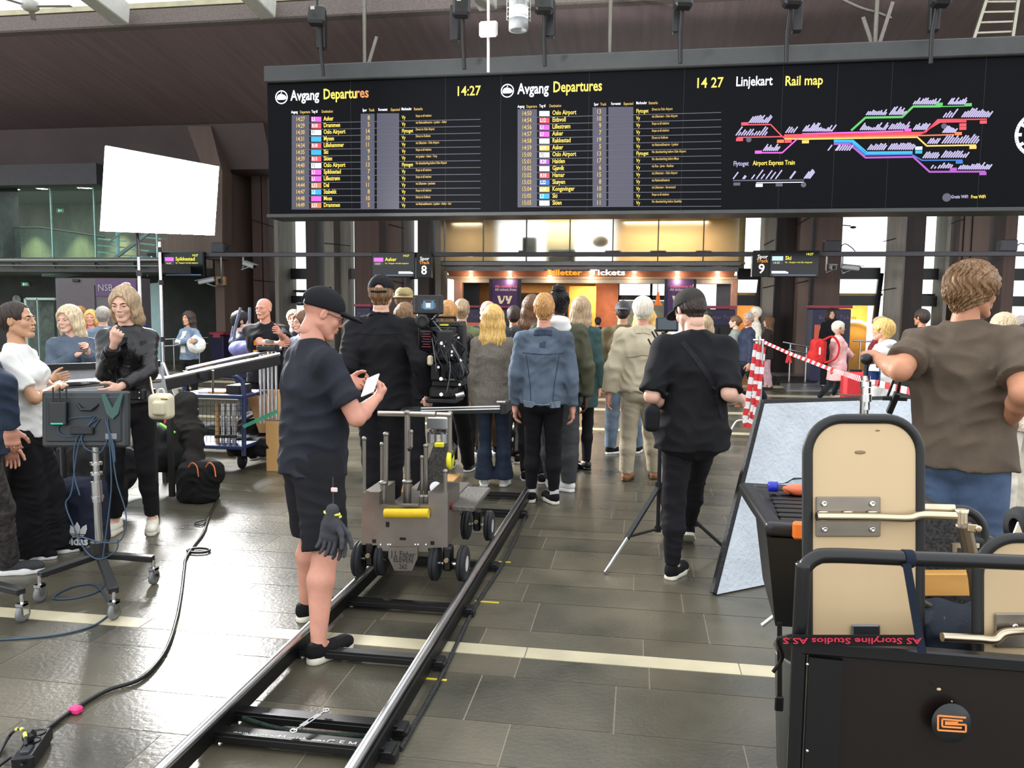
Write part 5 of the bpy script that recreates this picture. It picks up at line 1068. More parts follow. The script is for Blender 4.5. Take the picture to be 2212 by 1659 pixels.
        def gr(X, Y, Z):
            ph = np.arctan2(X, Y+.02+(.06 if part else 0)); amp = gro if s.lod != 'far' else gro*1.5
            if style in ('messy', 'topbun', 'wavy', 'quiff'): return amp*1.6*np.sin(ph*17+5*np.sin(Z*38+a0)+2*np.sin(ph*3))+amp*1.2*np.sin(ph*31+7*np.sin(Z*55+a1))
            return amp*np.sin(ph*26+1.6*np.sin(Z*22+a0)+1.5*np.sin(ph*5+a1))+amp*.6*np.sin(ph*47+2*np.sin(Z*30+a1))
        q.warp(gr); return s.headput(name, m, q, s.hh*.9)
    def cap(s, m, brim=1, opening=False, tilt=0.0, hat=False):
        q = SDF(); q.ell((0, -.014, .036), (.092, .114, .098), k=0); q.plane((0, 0, .022), (0, .10, -1), .006)
        if opening: q.ell((0, -.135, .022), (.042, .05, .036), k=.004, op='-')
        c = s.headput('cap', m, q, s.hh)
        q = SDF()
        if hat: q.ell((0, -.01, .03), (.15, .16, .014), k=0)
        else: q.ell((0, .105*brim, .03), (.076, .100, .020), k=0); q.ell((0, .10*brim, .014), (.085, .115, .022), k=.004, op='-')
        V, Fc = q.mesh(.004 if s.lod != 'far' else .007); V = V @ s.Mh.T+s.J['hc']; mesh_obj('brim', V, Fc, m, c, True, None, False)
        if opening:
            q = SDF(); q.cap((-.05, -.118, .004), (0, -.130, .0), .008, k=0); q.cap((0, -.130, .0), (.05, -.118, .004), .008, k=.004)
            V, Fc = q.mesh(.004); V = V @ s.Mh.T+s.J['hc']; mesh_obj('strap', V, Fc, m, c, True, None, False)
        mb = MB(); mb.ball((0, -.014, .136), (.008, .008, .005), 8); V = np.array([tuple(v) for v in mb.v]) @ s.Mh.T+s.J['hc']; mesh_obj('button', V, mb.f, m, c, True, None, False)
        return c
    def glasses(s, m):
        mb = MB()
        for sg in (-1, 1):
            mb.tube([(sg*.033+math.cos(a)*.024, .104-abs(sg*.033+math.cos(a)*.024)*.18, .002+math.sin(a)*.016) for a in [i*math.pi/8 for i in range(16)]], .0022, 6, closed=True); mb.tube([(sg*.057, .092, .006), (sg*.077, .02, .008), (sg*.08, -.01, -.002)], .0022, 6)
        mb.tube([(-.010, .103, .006), (.010, .103, .006)], .002, 6); V = np.array([tuple(v) for v in mb.v]) @ s.Mh.T+s.J['hc']; return mesh_obj('glasses', V, mb.f, m, s.root, True, None, False)
    def W(s, p):
        """a point of the figure's own frame, in the world"""
        return s.root.matrix_basis @ Vector(p) if False else wmat(s.root) @ Vector([float(q) for q in p])
    def strip(s, name, m, pts, frm, wd=.02, th=.004, obj=None, n=10, parent=None, off=0.0):
        """a band of cloth laid onto the garment: pts in the figure's frame, pressed on along frm"""
        o = obj or s.topo; me = o.data; bv = BVHTree.FromPolygons([v.co for v in me.vertices], [p.vertices for p in me.polygons])
        P = curve_pts([Vector([float(a) for a in p]) for p in pts], n) if len(pts) > 2 else [Vector([float(a) for a in pts[0]]).lerp(Vector([float(a) for a in pts[1]]), i/n) for i in range(n+1)]
        out = []
        for p in P:
            h = bv.ray_cast(p-Vector(frm)*.6, Vector(frm).normalized(), 1.4) if frm is not None else bv.find_nearest(p)
            out.append((h[0]+h[1]*(th*.3+off), h[1]) if h[0] is not None else None)
        out = [q for q in out if q]; mb = MB(); vs = []; fs = []
        if len(out) < 2: return None
        for i, (p, nn) in enumerate(out):
            t = (out[min(i+1, len(out)-1)][0]-out[max(i-1, 0)][0]).normalized(); b = nn.cross(t).normalized()
            vs += [p+b*wd/2-nn*th, p+b*wd/2+nn*th*.5, p-b*wd/2+nn*th*.5, p-b*wd/2-nn*th]
        for i in range(len(out)-1):
            a, c = i*4, i*4+4; fs += [(a+j, a+(j+1) % 4, c+(j+1) % 4, c+j) for j in range(4)]
        return mesh_obj(name, [tuple(v) for v in vs], fs, m, parent or s.root, False, None, False)
# cloth
navy_t = cloth('navy_cotton', (40, 42, 50)); blackc = cloth('black_cotton', (24, 24, 27)); black2 = cloth('washed_black_denim', (30, 30, 34)); browncot = cloth('brown_cotton', (92, 80, 68)); denim = cloth('mid_blue_denim', (86, 98, 112), var=.35, vscale=5, bump=.5); dkdenim = cloth('dark_blue_denim', (44, 54, 70), var=.3, vscale=6)
bluejean = cloth('blue_jeans', (72, 88, 114), var=.35, vscale=6); beige = cloth('beige_poplin', (188, 176, 150), .7, var=.08); chino = cloth('light_chino', (184, 172, 148), var=.08); greyknit = cloth('grey_knit', (122, 116, 106), .95, var=.2, vscale=60, bump=.8); leather = mat('black_leather', (20, 20, 22), .32, var=.2, vscale=8, bump=.35, bscale=60)
olive = cloth('olive_nylon', (74, 74, 56), .6, var=.15); teal = cloth('teal_wool', (56, 80, 80)); whitec = cloth('white_cotton', (226, 226, 222), var=.04); greyt = cloth('charcoal_cotton', (70, 72, 74)); oliveb = cloth('olive_brown_cotton', (96, 84, 60)); shoeb = cloth('black_knit_shoe', (22, 22, 24), bump=.5); solew = plastic('cream_rubber', (228, 224, 206), .5); solewh = plastic('white_rubber', (226, 226, 222), .5)
tanl = mat('tan_leather', (150, 100, 62), .5, var=.15); blackl = mat('black_shoe_leather', (18, 18, 19), .35); redc = cloth('red_nylon', (190, 40, 40), .6); pinkc = cloth('pale_pink_wool', (232, 180, 178), var=.06); navyn = cloth('navy_nylon', (40, 46, 66), .6); ltdenim = cloth('light_blue_denim', (114, 130, 148), var=.3, vscale=7); greenj = cloth('army_green_cotton', (108, 116, 82)); greygreen = cloth('grey_green_parka', (134, 140, 130), .7)
oran = cloth('orange_print', (226, 146, 60)); stripew = plastic('white_marking', (225, 225, 222), .5); socksw = cloth('white_sock', (220, 220, 216)); pinkt = cloth('dusty_pink_trousers', (196, 160, 168)); cream = cloth('cream_cotton', (206, 200, 186))
# ---- the man in the cap with a phone, in front of the dolly
p = Person('man in black cap, navy T-shirt and shorts looking at a phone by the dolly track', 712, 630, 3.85, rz=R(-46), w=1.16, lod='near', skin='pink', lean=.04,
           arms={'L': ('px', (640, 800, 1), (778, 830, 0)), 'R': ('px', (772, 905, 0), (812, 862, 1))}, legs={'L': ('foot', 662, 1338), 'R': ('foot', 688, 1428)}, head=(R(-12), R(-22), 0), feet=(-.3, -.42))
p.body(hands={'L': 'hold', 'R': 'hold'}, palms={'L': (.7, 0, .5), 'R': (-.7, -.1, .5)}, bare='legs'); p.top('t_shirt', navy_t, 'short', hem=.475, ease=.018, amp=.011, seed=4, ff=8, belly=.02, neck=.066); p.pants('shorts', black2, 'shorts', amp=.006, length=.93, ff=10, waist=.54)
p.shoes(shoeb, solew, 'chunky'); p.cap(blackc, opening=True); p.glasses(plastic('dark_blue_frame', (30, 36, 66), .3)); p.face()
man_cap = p
# ---- camera operator in black overshirt
p = Person('man in black cap and black overshirt standing on the dolly with his back to us', 824, 598, 5.2, rz=R(4), w=1.28, lod='near', skin='fair', z0=.2, arms={'L': ('px', (752, 790, 0), (775, 850, 1)), 'R': ('px', (912, 780, 0), (925, 850, 1))}, head=(R(4), R(-4), 0), legs={'L': ((.05, .02, -1), (.02, -.03, -1)), 'R': ((-.05, .02, -1), (-.02, -.03, -1))})
p.body(hands={'L': 'grip', 'R': 'grip'}); p.top('overshirt', blackc, 'long', hem=.47, ease=.024, amp=.009, seed=9, flare=1.03); p.pants('trousers', blackc, 'straight'); p.shoes(blackl, blackl); p.hair(HR['streak'], 'short', vol=.0, under=True); p.cap(blackc, opening=True)
p.strip('yoke_seam', blackc, [(-.17, 0, .79*p.H), (0, 0, .785*p.H), (.17, 0, .79*p.H)], (0, 1, 0), .008, .003)
p.strip('collar', blackc, [(-.06, -.04, .865*p.H), (0, -.05, .87*p.H), (.06, -.04, .865*p.H)], (0, 1, 0), .04, .008)
operator = p
# ---- long blond hair, grey cardigan, flared jeans
p = Person('woman with long blond hair in a grey cardigan and flared jeans', 1066, 662, 7.15, rz=R(3), fem=True, w=1.0, skin='fair', arms={'L': ((-.12, -.02, -1), (.0, .2, -1)), 'R': ((.12, -.02, -1), (.0, .25, -1))}, legs={'L': ('foot', 1046, 1050), 'R': ('foot', 1088, 1050)})
p.body(); p.top('cardigan', greyknit, 'long', hem=.43, ease=.030, flare=1.08, amp=.006, seed=2); p.pants('flared_jeans', dkdenim, 'flare', amp=.004); p.shoes(solewh, solewh, 'chunky'); p.hair(HR['gold'], 'long', L=.27, vol=.010, wid=1.2)
# ---- denim jacket man
p = Person('man with short ginger blond hair in a faded denim jacket and black jeans', 1176, 640, 6.5, rz=R(2), w=1.16, skin='pink', arms={'L': ((-.17, -.02, -1), (-.02, .1, -1)), 'R': ((.17, -.02, -1), (.06, .1, -1))}, feet=(0, -.65), legs={'L': ('foot', 1147, 1084), 'R': ('foot', 1196, 1088)})
p.body(); p.top('denim_jacket', denim, 'long', hem=.485, ease=.020, amp=.008, seed=12, ff=10); p.pants('skinny_jeans', blackc, 'skinny', amp=.003, length=.93); p.shoes(shoeb, solew, 'chunky', socks=socksw); p.hair(HR['ginger'], 'quiff', seed=2)
sd = cloth('dark_denim_seam', (54, 64, 80)); lt = cloth('pale_denim_seam', (118, 130, 142)); H = p.H
p.strip('yoke_seam', sd, [(-.17, 0, .745*H), (0, 0, .74*H), (.17, 0, .745*H)], (0, 1, 0), .008, .003)
for sg in (-1, 1): p.strip('back_seam', sd, [(sg*.135, 0, .735*H), (sg*.10, 0, .60*H), (sg*.09, 0, .52*H)], (0, 1, 0), .006, .003)
p.strip('collar', sd, [(-.07, -.03, .838*H), (0, -.05, .842*H), (.07, -.03, .838*H)], (0, 1, 0), .045, .01); p.strip('waistband', lt, [(-.15, 0, .507*H), (0, 0, .502*H), (.15, 0, .507*H)], (0, 1, 0), .05, .006); p.strip('patch', sd, [(-.025, 0, .785*H), (.025, 0, .785*H)], (0, 1, 0), .055, .004)
denim_man = p
# ---- hooded man with tied-up hair
p = Person('man with tied-up black hair, white hood and green bomber jacket, back to us', 1208, 630, 7.0, rz=R(2), w=1.12, skin='dark', arms={'L': ((-.15, 0, -1), (0, .1, -1)), 'R': ((.24, -.05, -1), (.0, .1, -1))}, feet=(0, -1.1), legs={'L': ('foot', 1190, 1052), 'R': ('foot', 1228, 1062)})
p.body(); p.top('bomber_jacket', olive, 'long', hem=.50, ease=.032, amp=.009, seed=5); p.pants('joggers', greyt, 'baggy'); p.shoes(solewh, solewh, 'chunky'); p.hair(HR['black'], 'topbun', seed=4, vol=.0, gro=.005)
q = SDF(); n_ = p.J['neck']; q.ell(n_+V3((0, -.05, -.01)), (.105, .085, .055), k=0); q.ell(n_+V3((.03, -.07, -.06)), (.085, .05, .06), k=.03); q.cap(n_+V3((0, .05, -.02)), n_+V3((0, .0, .1)), .06, .07, k=.02, op='-'); q.warp(folds(.006, 8, 3)); p.put('hood', whitec, q, .009)
# ---- beige jacket man
p = Person('white-haired man in a beige jacket and light chinos, back to us', 1389, 645, 7.35, rz=R(6), w=1.14, skin='pink', arms={'L': ((-.3, -.04, -1), (-.12, .12, -1)), 'R': ((.24, -.04, -1), (.0, .1, -1))}, legs={'L': ('foot', 1352, 1038), 'R': ('foot', 1412, 1034)}, feet=(.5, 0))
p.body(); p.top('jacket', beige, 'long', hem=.495, ease=.038, amp=.010, seed=21, wr=.93, flare=.94); p.pants('chinos', chino, 'straight', amp=.004); p.shoes(tanl, mat('dark_heel', (60, 42, 30), .5)); p.hair(HR['white'], 'short', vol=.012, seed=6)
shade = cloth('beige_seam', (150, 138, 112)); H = p.H
p.strip('storm_flap', shade, [(-.15, 0, .70*H), (-.08, 0, .705*H), (0, 0, .715*H), (.08, 0, .705*H), (.15, 0, .70*H)], (0, 1, 0), .008, .006); p.strip('collar', beige, [(-.07, -.03, .835*H), (0, -.05, .842*H), (.07, -.03, .835*H)], (0, 1, 0), .05, .012); p.strip('hem_band', shade, [(-.17, 0, .525*H), (0, 0, .522*H), (.17, 0, .525*H)], (0, 1, 0), .006, .004)
# ---- black T-shirt man with shoulder strap
p = Person('man in dark grey cap and black T-shirt with cross-body strap, head bowed', 1482, 632, 4.75, rz=R(10), w=1.2, lod='near', skin='fair', lean=.03, arms={'L': ('px', (1408, 855, 0), (1440, 880, 1)), 'R': ('px', (1575, 850, 0), (1598, 862, 1))}, legs={'L': ('foot', 1452, 1248), 'R': ('foot', 1487, 1160, .06)}, head=(R(20), R(-26), 0), feet=(.75, (.1, .5)))
p.body(hands={'L': 'hold', 'R': 'hold'}); p.top('t_shirt', blackc, 'elbow', hem=.455, ease=.026, amp=.010, seed=31, ff=8); p.pants('jeans', black2, 'skinny', amp=.005); p.shoes(shoeb, solew); p.hair(HR['dark'], 'crop', under=True); p.cap(cloth('dark_grey_cap', (52, 50, 46))); H = p.H
p.strip('cross_strap', cloth('black_webbing', (34, 34, 40)), [(-.09, 0, .83*H), (.0, 0, .76*H), (.1, 0, .67*H), (.15, 0, .58*H)], (0, 1, 0), .03, .004); p.face(); black_man = p
# ---- brown T-shirt man, hand on hip
p = Person('man with wavy brown hair in a brown T-shirt and jeans, hand on his hip', 2108, 577, 3.75, rz=R(-30), w=1.3, lod='near', skin='tan', lean=.05, side=-.03,
           arms={'L': ('px', (1945, 800, 0), (1893, 772, 1)), 'R': ('px', (2210, 850, 0), (2180, 915, 1))}, head=(R(-42), R(-6), 0))
p.body(hands={'L': 'grip', 'R': 'relaxed'}, palms={'L': (.2, 0, -1), 'R': (-.8, .2, -.2)}); p.top('t_shirt', browncot, 'short', hem=.475, ease=.026, amp=.012, seed=41, ff=7, neck=.066); p.pants('jeans', bluejean, 'straight', amp=.005); p.shoes(shoeb, solewh); p.hair(HR['streak'], 'messy', vol=.016, seed=9, gro=.003); p.face(); brown_man = p
# ---- left group
p = Person('woman with dark tied-back hair in a white T-shirt and wide black trousers, arms crossed', 30, 655, 4.85, rz=R(-72), fem=True, w=1.05, lod='near', skin='olive', arms={'L': ('px', (40, 840, 1), (108, 822, 1)), 'R': ('px', (75, 862, 0), (118, 838, 1))}, legs={'L': ('foot', 105, 1195), 'R': ('foot', 55, 1208)}, head=(R(-6), R(4), 0), feet=(-.1, -.1))
p.body(hands={'L': 'relaxed', 'R': 'flat'}); p.top('t_shirt', whitec, 'short', hem=.50, ease=.018, amp=.008, seed=7); p.pants('wide_trousers', blackc, 'wide', amp=.008, ff=14); p.shoes(shoeb, solewh); p.hair(HR['dark'], 'slick', seed=3); p.face()
white_woman = p
p = Person('woman with half-up blond hair in a black leather biker jacket, hand to her chin', 264, 622, 5.5, rz=R(198), fem=True, w=1.02, lod='near', skin='fair', arms={'R': ('px', (226, 806, 0), (247, 742, 0)), 'L': ('px', (322, 804, 0), (258, 836, 0))}, head=(R(-4), R(-13), 0), feet=(-.1, .1), legs={'R': ('foot', 250, 1150), 'L': ('foot', 330, 1143)})
p.body(hands={'L': 'relaxed', 'R': 'fist'}, palms={'R': (0, -1, .2)}); p.top('biker_jacket', leather, 'long', hem=.535, ease=.018, amp=.006, seed=17, ff=11, wr=.9); p.pants('trousers', blackc, 'slim', amp=.004, length=.93, waist=.55); p.shoes(solew, solew, 'chunky'); p.hair(HR['ash'], 'long', L=.15, vol=.004, wid=1.0, seed=8); p.face()
H = p.H; zipm = metal('silver_zip', (170, 170, 175), .3)
for sg in (-1, 1): p.strip('lapel', leather, [(sg*.03, 0, .80*H), (sg*.075, 0, .765*H), (sg*.03, 0, .70*H)], (0, -1, 0), .05, .008)
p.strip('zip', zipm, [(.05, 0, .70*H), (.03, 0, .62*H), (.02, 0, .55*H)], (0, -1, 0), .006, .004); p.strip('inner_top', blackc, [(0, 0, .81*H), (0, 0, .73*H)], (0, -1, 0), .07, .002); p.strip('belt', leather, [(-.14, 0, .535*H), (0, 0, .53*H), (.14, 0, .535*H)], (0, -1, 0), .035, .008)
q = SDF(); q.ell((0, -.075, .118), (.035, .045, .024), k=0); p.headput('hair_knot', HR['ash'], q, .005); leather_woman = p
p = Person('person in a blue denim shirt cut off by the left edge, arm hanging', -70, 630, 4.3, rz=R(-60), w=1.1, lod='near', skin='pink', arms={'R': ('px', (5, 830, 0), (22, 925, 1)), 'L': ((-.2, .2, -1), (-.1, .2, -1))}, legs={'R': ('foot', 18, 1240), 'L': ('foot', -60, 1200)})
p.body(); p.top('denim_shirt', dkdenim, 'long', hem=.47, ease=.02, amp=.008, seed=19); p.pants('trousers', cloth('grey_pattern', (70, 66, 66), var=.6, vscale=30), 'straight'); p.shoes(cloth('grey_shoe', (60, 62, 64)), solewh, 'chunky'); p.hair(HR['brown'], 'short')
# ================================================================ the crowd beyond
def quick(label, px, py, d, rz=0, top=None, bot=None, shoe=(shoeb, solewh), hair=None, face=False, hands={}, amp=.006, **kw):
    p = Person(label, px, py, d, rz=R(rz), **kw); p.body(hands=hands)
    p.top(top[0], top[1], top[2] if len(top) > 2 else 'long', hem=top[3] if len(top) > 3 else .49, ease=top[4] if len(top) > 4 else .024, amp=amp, seed=int(px), flare=top[5] if len(top) > 5 else 1.02)
    p.pants(bot[0], bot[1], bot[2] if len(bot) > 2 else 'straight', amp=amp*.5, length=bot[3] if len(bot) > 3 else 1.0); p.shoes(*shoe)
    if hair: p.hair(hair[0], hair[1], L=hair[2] if len(hair) > 2 else .2, vol=hair[3] if len(hair) > 3 else .004, seed=int(py), wid=1.1)
    if face: p.face(brow=face if isinstance(face, str) else 'brown')
    return p
gl = greyt
quick('person in a black leather jacket and black trousers right behind the film camera', 968, 652, 7.3, 2, ('leather_jacket', leather), ('trousers', blackc), (blackl, solewh), (HR['ginger'], 'short'), w=1.1, legs={'L': ('foot', 955, 1040), 'R': ('foot', 1012, 1018)})
p = quick('person in an olive felt hat behind the man in the black cap', 873, 626, 8.3, 0, ('coat', olive), ('trousers', blackc), w=1.05, hair=(HR['brown'], 'short')); q = SDF(); q.ell((0, -.01, .075), (.096, .115, .075), k=0); q.ell((0, -.01, .036), (.15, .16, .016), k=.02); q.ell((0, .02, .155), (.03, .09, .03), k=.02, op='-'); p.headput('felt_hat', cloth('olive_felt', (150, 140, 98), .9), q, .006)
quick('woman with straight reddish brown hair between the cap man and the camera monitor', 876, 658, 7.0, 0, ('jacket', blackc), ('trousers', blackc), hair=(HR['streak'], 'long', .22, .01), fem=True)
p = quick('woman in army green jacket with blond hair in a bun and sunglasses on her head', 998, 648, 8.1, 6, ('green_jacket', greenj), ('trousers', blackc), (shoeb, solewh), (HR['ash'], 'bun'), fem=True, w=1.05, legs={'R': ('foot', 1010, 1018)}); p.glasses(blackp).location = (0, -.02, .09)
p = quick('bald man with a white beard in a dark grey jacket, face turned left', 1054, 650, 8.9, 25, ('jacket', cloth('slate_jacket', (62, 66, 70))), ('trousers', cloth('brown_trouser', (84, 66, 44))), w=1.15, skin='pink', head=(R(25), 0, 0)); q = SDF(); q.ell((0, .055, -.085), (.055, .05, .04), k=0); q.ell((0, -.06, -.02), (.078, .055, .035), k=.01); p.headput('beard', HR['white'], q, .006)
quick('boyish person with cropped dark hair in a navy top, left of the long dark hair', 1111, 662, 9.2, 0, ('navy_top', navy_t), ('trousers', blackc), (shoeb, solewh), (HR['dark'], 'crop'), skin='tan', w=.95, legs={'L': ('foot', 1092, 1000), 'R': ('foot', 1120, 1000)})
quick('woman with long dark brown hair in a black leather jacket left of the denim jacket', 1150, 640, 7.8, 2, ('leather_jacket', leather), ('trousers', blackc, 'slim'), (shoeb, solewh), (HR['brown'], 'long', .24, .008), fem=True, w=1.05, legs={'L': ('foot', 1135, 1038), 'R': ('foot', 1172, 1044)})
quick('blond woman in a teal coat and black tights right of the green bomber jacket', 1256, 644, 8.1, -4, ('teal_coat', teal, 'long', .36), ('tights', blackc, 'skinny'), (blackl, blackl), (HR['ash'], 'long', .16, .01), fem=True, w=1.0, feet=(0, -.9), legs={'L': ('foot', 1240, 1018), 'R': ('foot', 1266, 1014)})
p = quick('man in a blue-grey cap, olive brown jacket and light jeans', 1346, 652, 8.8, -4, ('jacket', oliveb), ('jeans', ltdenim, 'straight'), (shoeb, solewh), (HR['dark'], 'crop'), w=1.12, skin='olive', legs={'L': ('foot', 1318, 980), 'R': ('foot', 1376, 978)}, feet=(.9, 0)); p.cap(cloth('blue_grey_cap', (90, 98, 108)), brim=-1)
quick('blond person hidden behind the white-haired man, hair showing at both sides', 1394, 672, 9.4, 0, ('cream_top', cream), ('jeans', dkdenim), hair=(HR['gold'], 'long', .24, .05), fem=True)
quick('woman with wavy dark blond hair right of the bowed man in black', 1524, 684, 9.8, 0, ('grey_top', greyt), ('trousers', blackc), hair=(HR['ash'], 'long', .2, .012), fem=True)
quick('man all in black standing at the right-hand ticket machine', 1528, 668, 13.5, 0, ('black_coat', blackc), ('trousers', blackc), hair=(HR['black'], 'short'), lod='far', skin='dark')
quick('person in dark red far inside the ticket office behind the teal coat', 1292, 686, 19, 0, ('dark_red_top', cloth('dark_red', (90, 34, 34))), ('trousers', blackc), hair=(HR['dark'], 'short'), lod='far')
# ---- left background
ph = plastic('phone_case', (60, 40, 44), .3)
p = quick('woman with long platinum hair in a denim jacket looking at her phone', 146, 664, 7.0, 215, ('denim_jacket', denim), ('trousers', blackc), hair=(HR['blond'], 'long', .2, .014), fem=True, face='blond', w=1.1, arms={'R': ('px', (112, 800, 0), (165, 768, 0)), 'L': ('px', (195, 800, 0), (190, 762, 0))}, hands={'L': 'hold', 'R': 'hold'}, head=(R(-35), R(-6), 0))
t = thing('phone', 'dark red phone held by the platinum-haired woman', 'phone', atD(182, 750, 6.75)); m1 = MB(); m1.box(atD(182, 750, 6.75), (.075, .15, .01), basis((.2, -.5, 1)), .004); m1.put('phone_body', ph, t)
quick('woman with blond hair in a bright red cardigan in front of the portal', 196, 671, 11.5, 205, ('red_cardigan', cloth('bright_red', (206, 48, 44))), ('trousers', blackc), hair=(HR['gold'], 'bob', .1, .01), fem=True, face='blond', lod='far', skin='pink')
quick('man in a blue shirt behind the woman in the red cardigan', 172, 663, 13, 190, ('blue_shirt', cloth('blue_shirt_cotton', (60, 74, 120))), ('trousers', blackc), hair=(HR['ginger'], 'short'), face=True, lod='far', skin='pink')
quick('grey-haired person in a light denim jacket behind the biker jacket woman', 222, 664, 10.2, 20, ('denim_jacket', ltdenim), ('trousers', blackc), hair=(HR['grey'], 'short'), lod='far')
p = quick('young woman with long dark hair, light denim jacket and black trousers holding a white bag', 407, 674, 12.6, 165, ('denim_jacket', ltdenim, 'long', .51), ('trousers', blackc, 'slim'), hair=(HR['dark'], 'long', .28, .01), fem=True, face='dark', w=1.0, skin='olive', arms={'R': ('px', (385, 740, 0), (412, 736, 0)), 'L': ('px', (434, 738, 0), (420, 738, 0))})
p.strip('white_shirt', whitec, [(0, 0, .82*p.H), (0, 0, .60*p.H)], (0, -1, 0), .09, .004)
t = thing('carrier_bag', 'white plastic carrier bag held by the girl in the light denim jacket', 'bag', atD(424, 745, 12.3)); q = SDF(); c = V3(atD(424, 745, 12.3)); q.ell(c, (.15, .08, .13), k=0); q.cap(c+V3((-.05, 0, .05)), c+V3((-.02, 0, .13)), .04, .02, k=.03); q.warp(folds(.01, 9, 5)); q.put('bag_body', whitec, t, .012, world=True)
p = quick('black-haired person seen from behind with a pale blue shoulder bag, by the pillar', 520, 675, 9.6, -60, ('navy_jacket', navyn), ('jeans', dkdenim), hair=(HR['black'], 'short', .1, .012), w=1.0, arms={'L': ('px', (505, 740, 1), (512, 700, 0)), 'R': ('px', (540, 745, 1), (536, 700, 1))})
t = thing('shoulder_bag', 'pale violet blue duffel bag hanging at the black-haired person', 'bag', atD(522, 752, 9.3)); q = SDF(); c = V3(atD(522, 754, 9.3)); q.ell(c, (.15, .11, .10), k=0); q.ell(c+V3((.06, -.06, .02)), (.06, .04, .05), k=.02); q.warp(folds(.008, 9, 5)); q.put('bag_body', cloth('violet_blue_nylon', (124, 126, 180), .6), t, .012, world=True)
for sx in (-.09, .1): m1 = MB(); m1.tube(curve_pts([c+V3((sx, -.02, .06)), c+V3((sx*.9, .02, .25)), c+V3((sx*.6, .1, .48))], 6), .018, 8); m1.put('strap', cloth('grey_webbing', (90, 94, 110)), t)
p = quick('bald man with a white moustache in a black T-shirt with an orange print', 570, 645, 8.6, 192, ('t_shirt', blackc, 'short', .47, .022), ('trousers', blackc), face='grey', w=1.2, skin='pink', arms={'R': ('px', (566, 742, 0), (600, 742, 0)), 'L': ('px', (618, 740, 0), (606, 722, 0))}, head=(R(-20), R(-2), 0), hands={'L': 'relaxed', 'R': 'flat'})
q = SDF(); q.cap((-.024, .102, -.047), (0, .108, -.041), .007, .009, k=0); q.cap((.024, .102, -.047), (0, .108, -.041), .007, .009, k=.004); p.headput('moustache', HR['white'], q, .003)
for sg in (-1, 1):
    p.strip('orange_print', oran, [(sg*.035, 0, .735*p.H), (sg*.085, 0, .735*p.H)], (0, -1, 0), .055, .003)
p.strip('orange_print', oran, [(-.10, 0, .675*p.H), (.10, 0, .675*p.H)], (0, -1, 0), .05, .003)
p = quick('young woman with straight brown hair in a white and blue shirt beside the tripods', 651, 674, 8.4, 170, ('checked_shirt', cloth('white_blue_check', (176, 184, 200), var=.5, vscale=14), 'long', .49), ('trousers', cloth('striped_trouser', (60, 62, 74))), hair=(HR['brown'], 'long', .17, .008), fem=True, face='brown', head=(R(-25), R(-8), 0))
quick('person with light brown hair holding something up, behind the bald man', 634, 672, 10.2, 195, ('dark_top', navy_t), ('trousers', blackc), hair=(HR['ash'], 'short', .1, .01), lod='far', face=True)
# ---- right background
p = quick('woman in a grey-green parka with tied-back hair walking left', 1589, 683, 14.2, 80, ('parka', greygreen, 'long', .40), ('jeans', dkdenim), (blackl, blackl), (HR['brown'], 'bun'), fem=True, face='brown', w=1.1, arms={'L': ('px', (1582, 752, 0), (1580, 760, 0)), 'R': ('px', (1604, 754, 0), (1586, 762, 0))}, legs={'L': ('foot', 1576, 872), 'R': ('foot', 1600, 866)})
p = quick('grey-haired man in a navy jacket and jeans striding left', 1617, 676, 13.4, 100, ('navy_jacket', navyn), ('jeans', dkdenim), (shoeb, solewh), (HR['grey'], 'crop'), face='grey', w=1.15, skin='tan', legs={'L': ('foot', 1650, 868), 'R': ('foot', 1590, 868)}, head=(R(35), 0, 0))
quick('white-haired man in a pale jacket behind the man in the navy jacket', 1632, 664, 15.5, 95, ('pale_jacket', cream), ('trousers', chino), hair=(HR['white'], 'short', .1, .008), lod='far', w=1.05)
quick('girl with long wavy brown hair, black coat and dusty pink trousers', 1661, 685, 16.6, 85, ('black_coat', cloth('dark_brown_coat', (48, 40, 38)), 'long', .42), ('pink_trousers', pinkt, 'slim'), (blackl, blackl), (HR['brown'], 'wavy', .28, .012), fem=True, lod='far', arms={'L': ('px', (1652, 762, 0), (1645, 765, 0))}, legs={'L': ('foot', 1664, 842)})
p = quick('curly dark-haired woman in a black padded coat at the ticket machine, facing us', 1797, 668, 17.0, 175, ('padded_coat', blackc, 'long', .42, .03), ('trousers', blackc), hair=(HR['dark'], 'bob', .14, .02), fem=True, face='dark', lod='far', amp=.01)
q = SDF(); n_ = p.J['neck']; q.ell(n_+V3((0, .0, .02)), (.12, .11, .06), k=0); q.warp(folds(.008, 14, 2)); p.put('fur_scarf', cloth('dark_fur', (52, 42, 34), bump=1), q, .014)
p = quick('white-haired woman in a long pale pink coat walking right with a red backpack', 1812, 696, 13.4, -85, ('pink_coat', pinkc, 'long', .33, .03, 1.15), ('trousers', cloth('slate_trouser', (74, 80, 90)), 'slim', .93), (cloth('beige_shoe', (214, 190, 170)), solewh), (HR['white'], 'short', .1, .014), fem=True, w=1.15, face='grey', skin='tan', arms={'R': ('px', (1800, 790, 0), (1797, 808, 0)), 'L': ('px', (1835, 765, 1), (1838, 768, 1))}, legs={'L': ('foot', 1800, 860), 'R': ('foot', 1768, 868)})
t = thing('backpack', 'bright red backpack worn by the woman in the pink coat', 'backpack', atD(1768, 760, 13.3)); c = V3(atD(1767, 760, 13.35)); q = SDF(); q.box(c, (.12, .13, .22), .08, k=0); q.ell(c+V3((-.08, 0, -.07)), (.09, .11, .12), k=.03); q.warp(folds(.005, 8, 3)); q.put('bag_body', redc, t, .012, world=True)
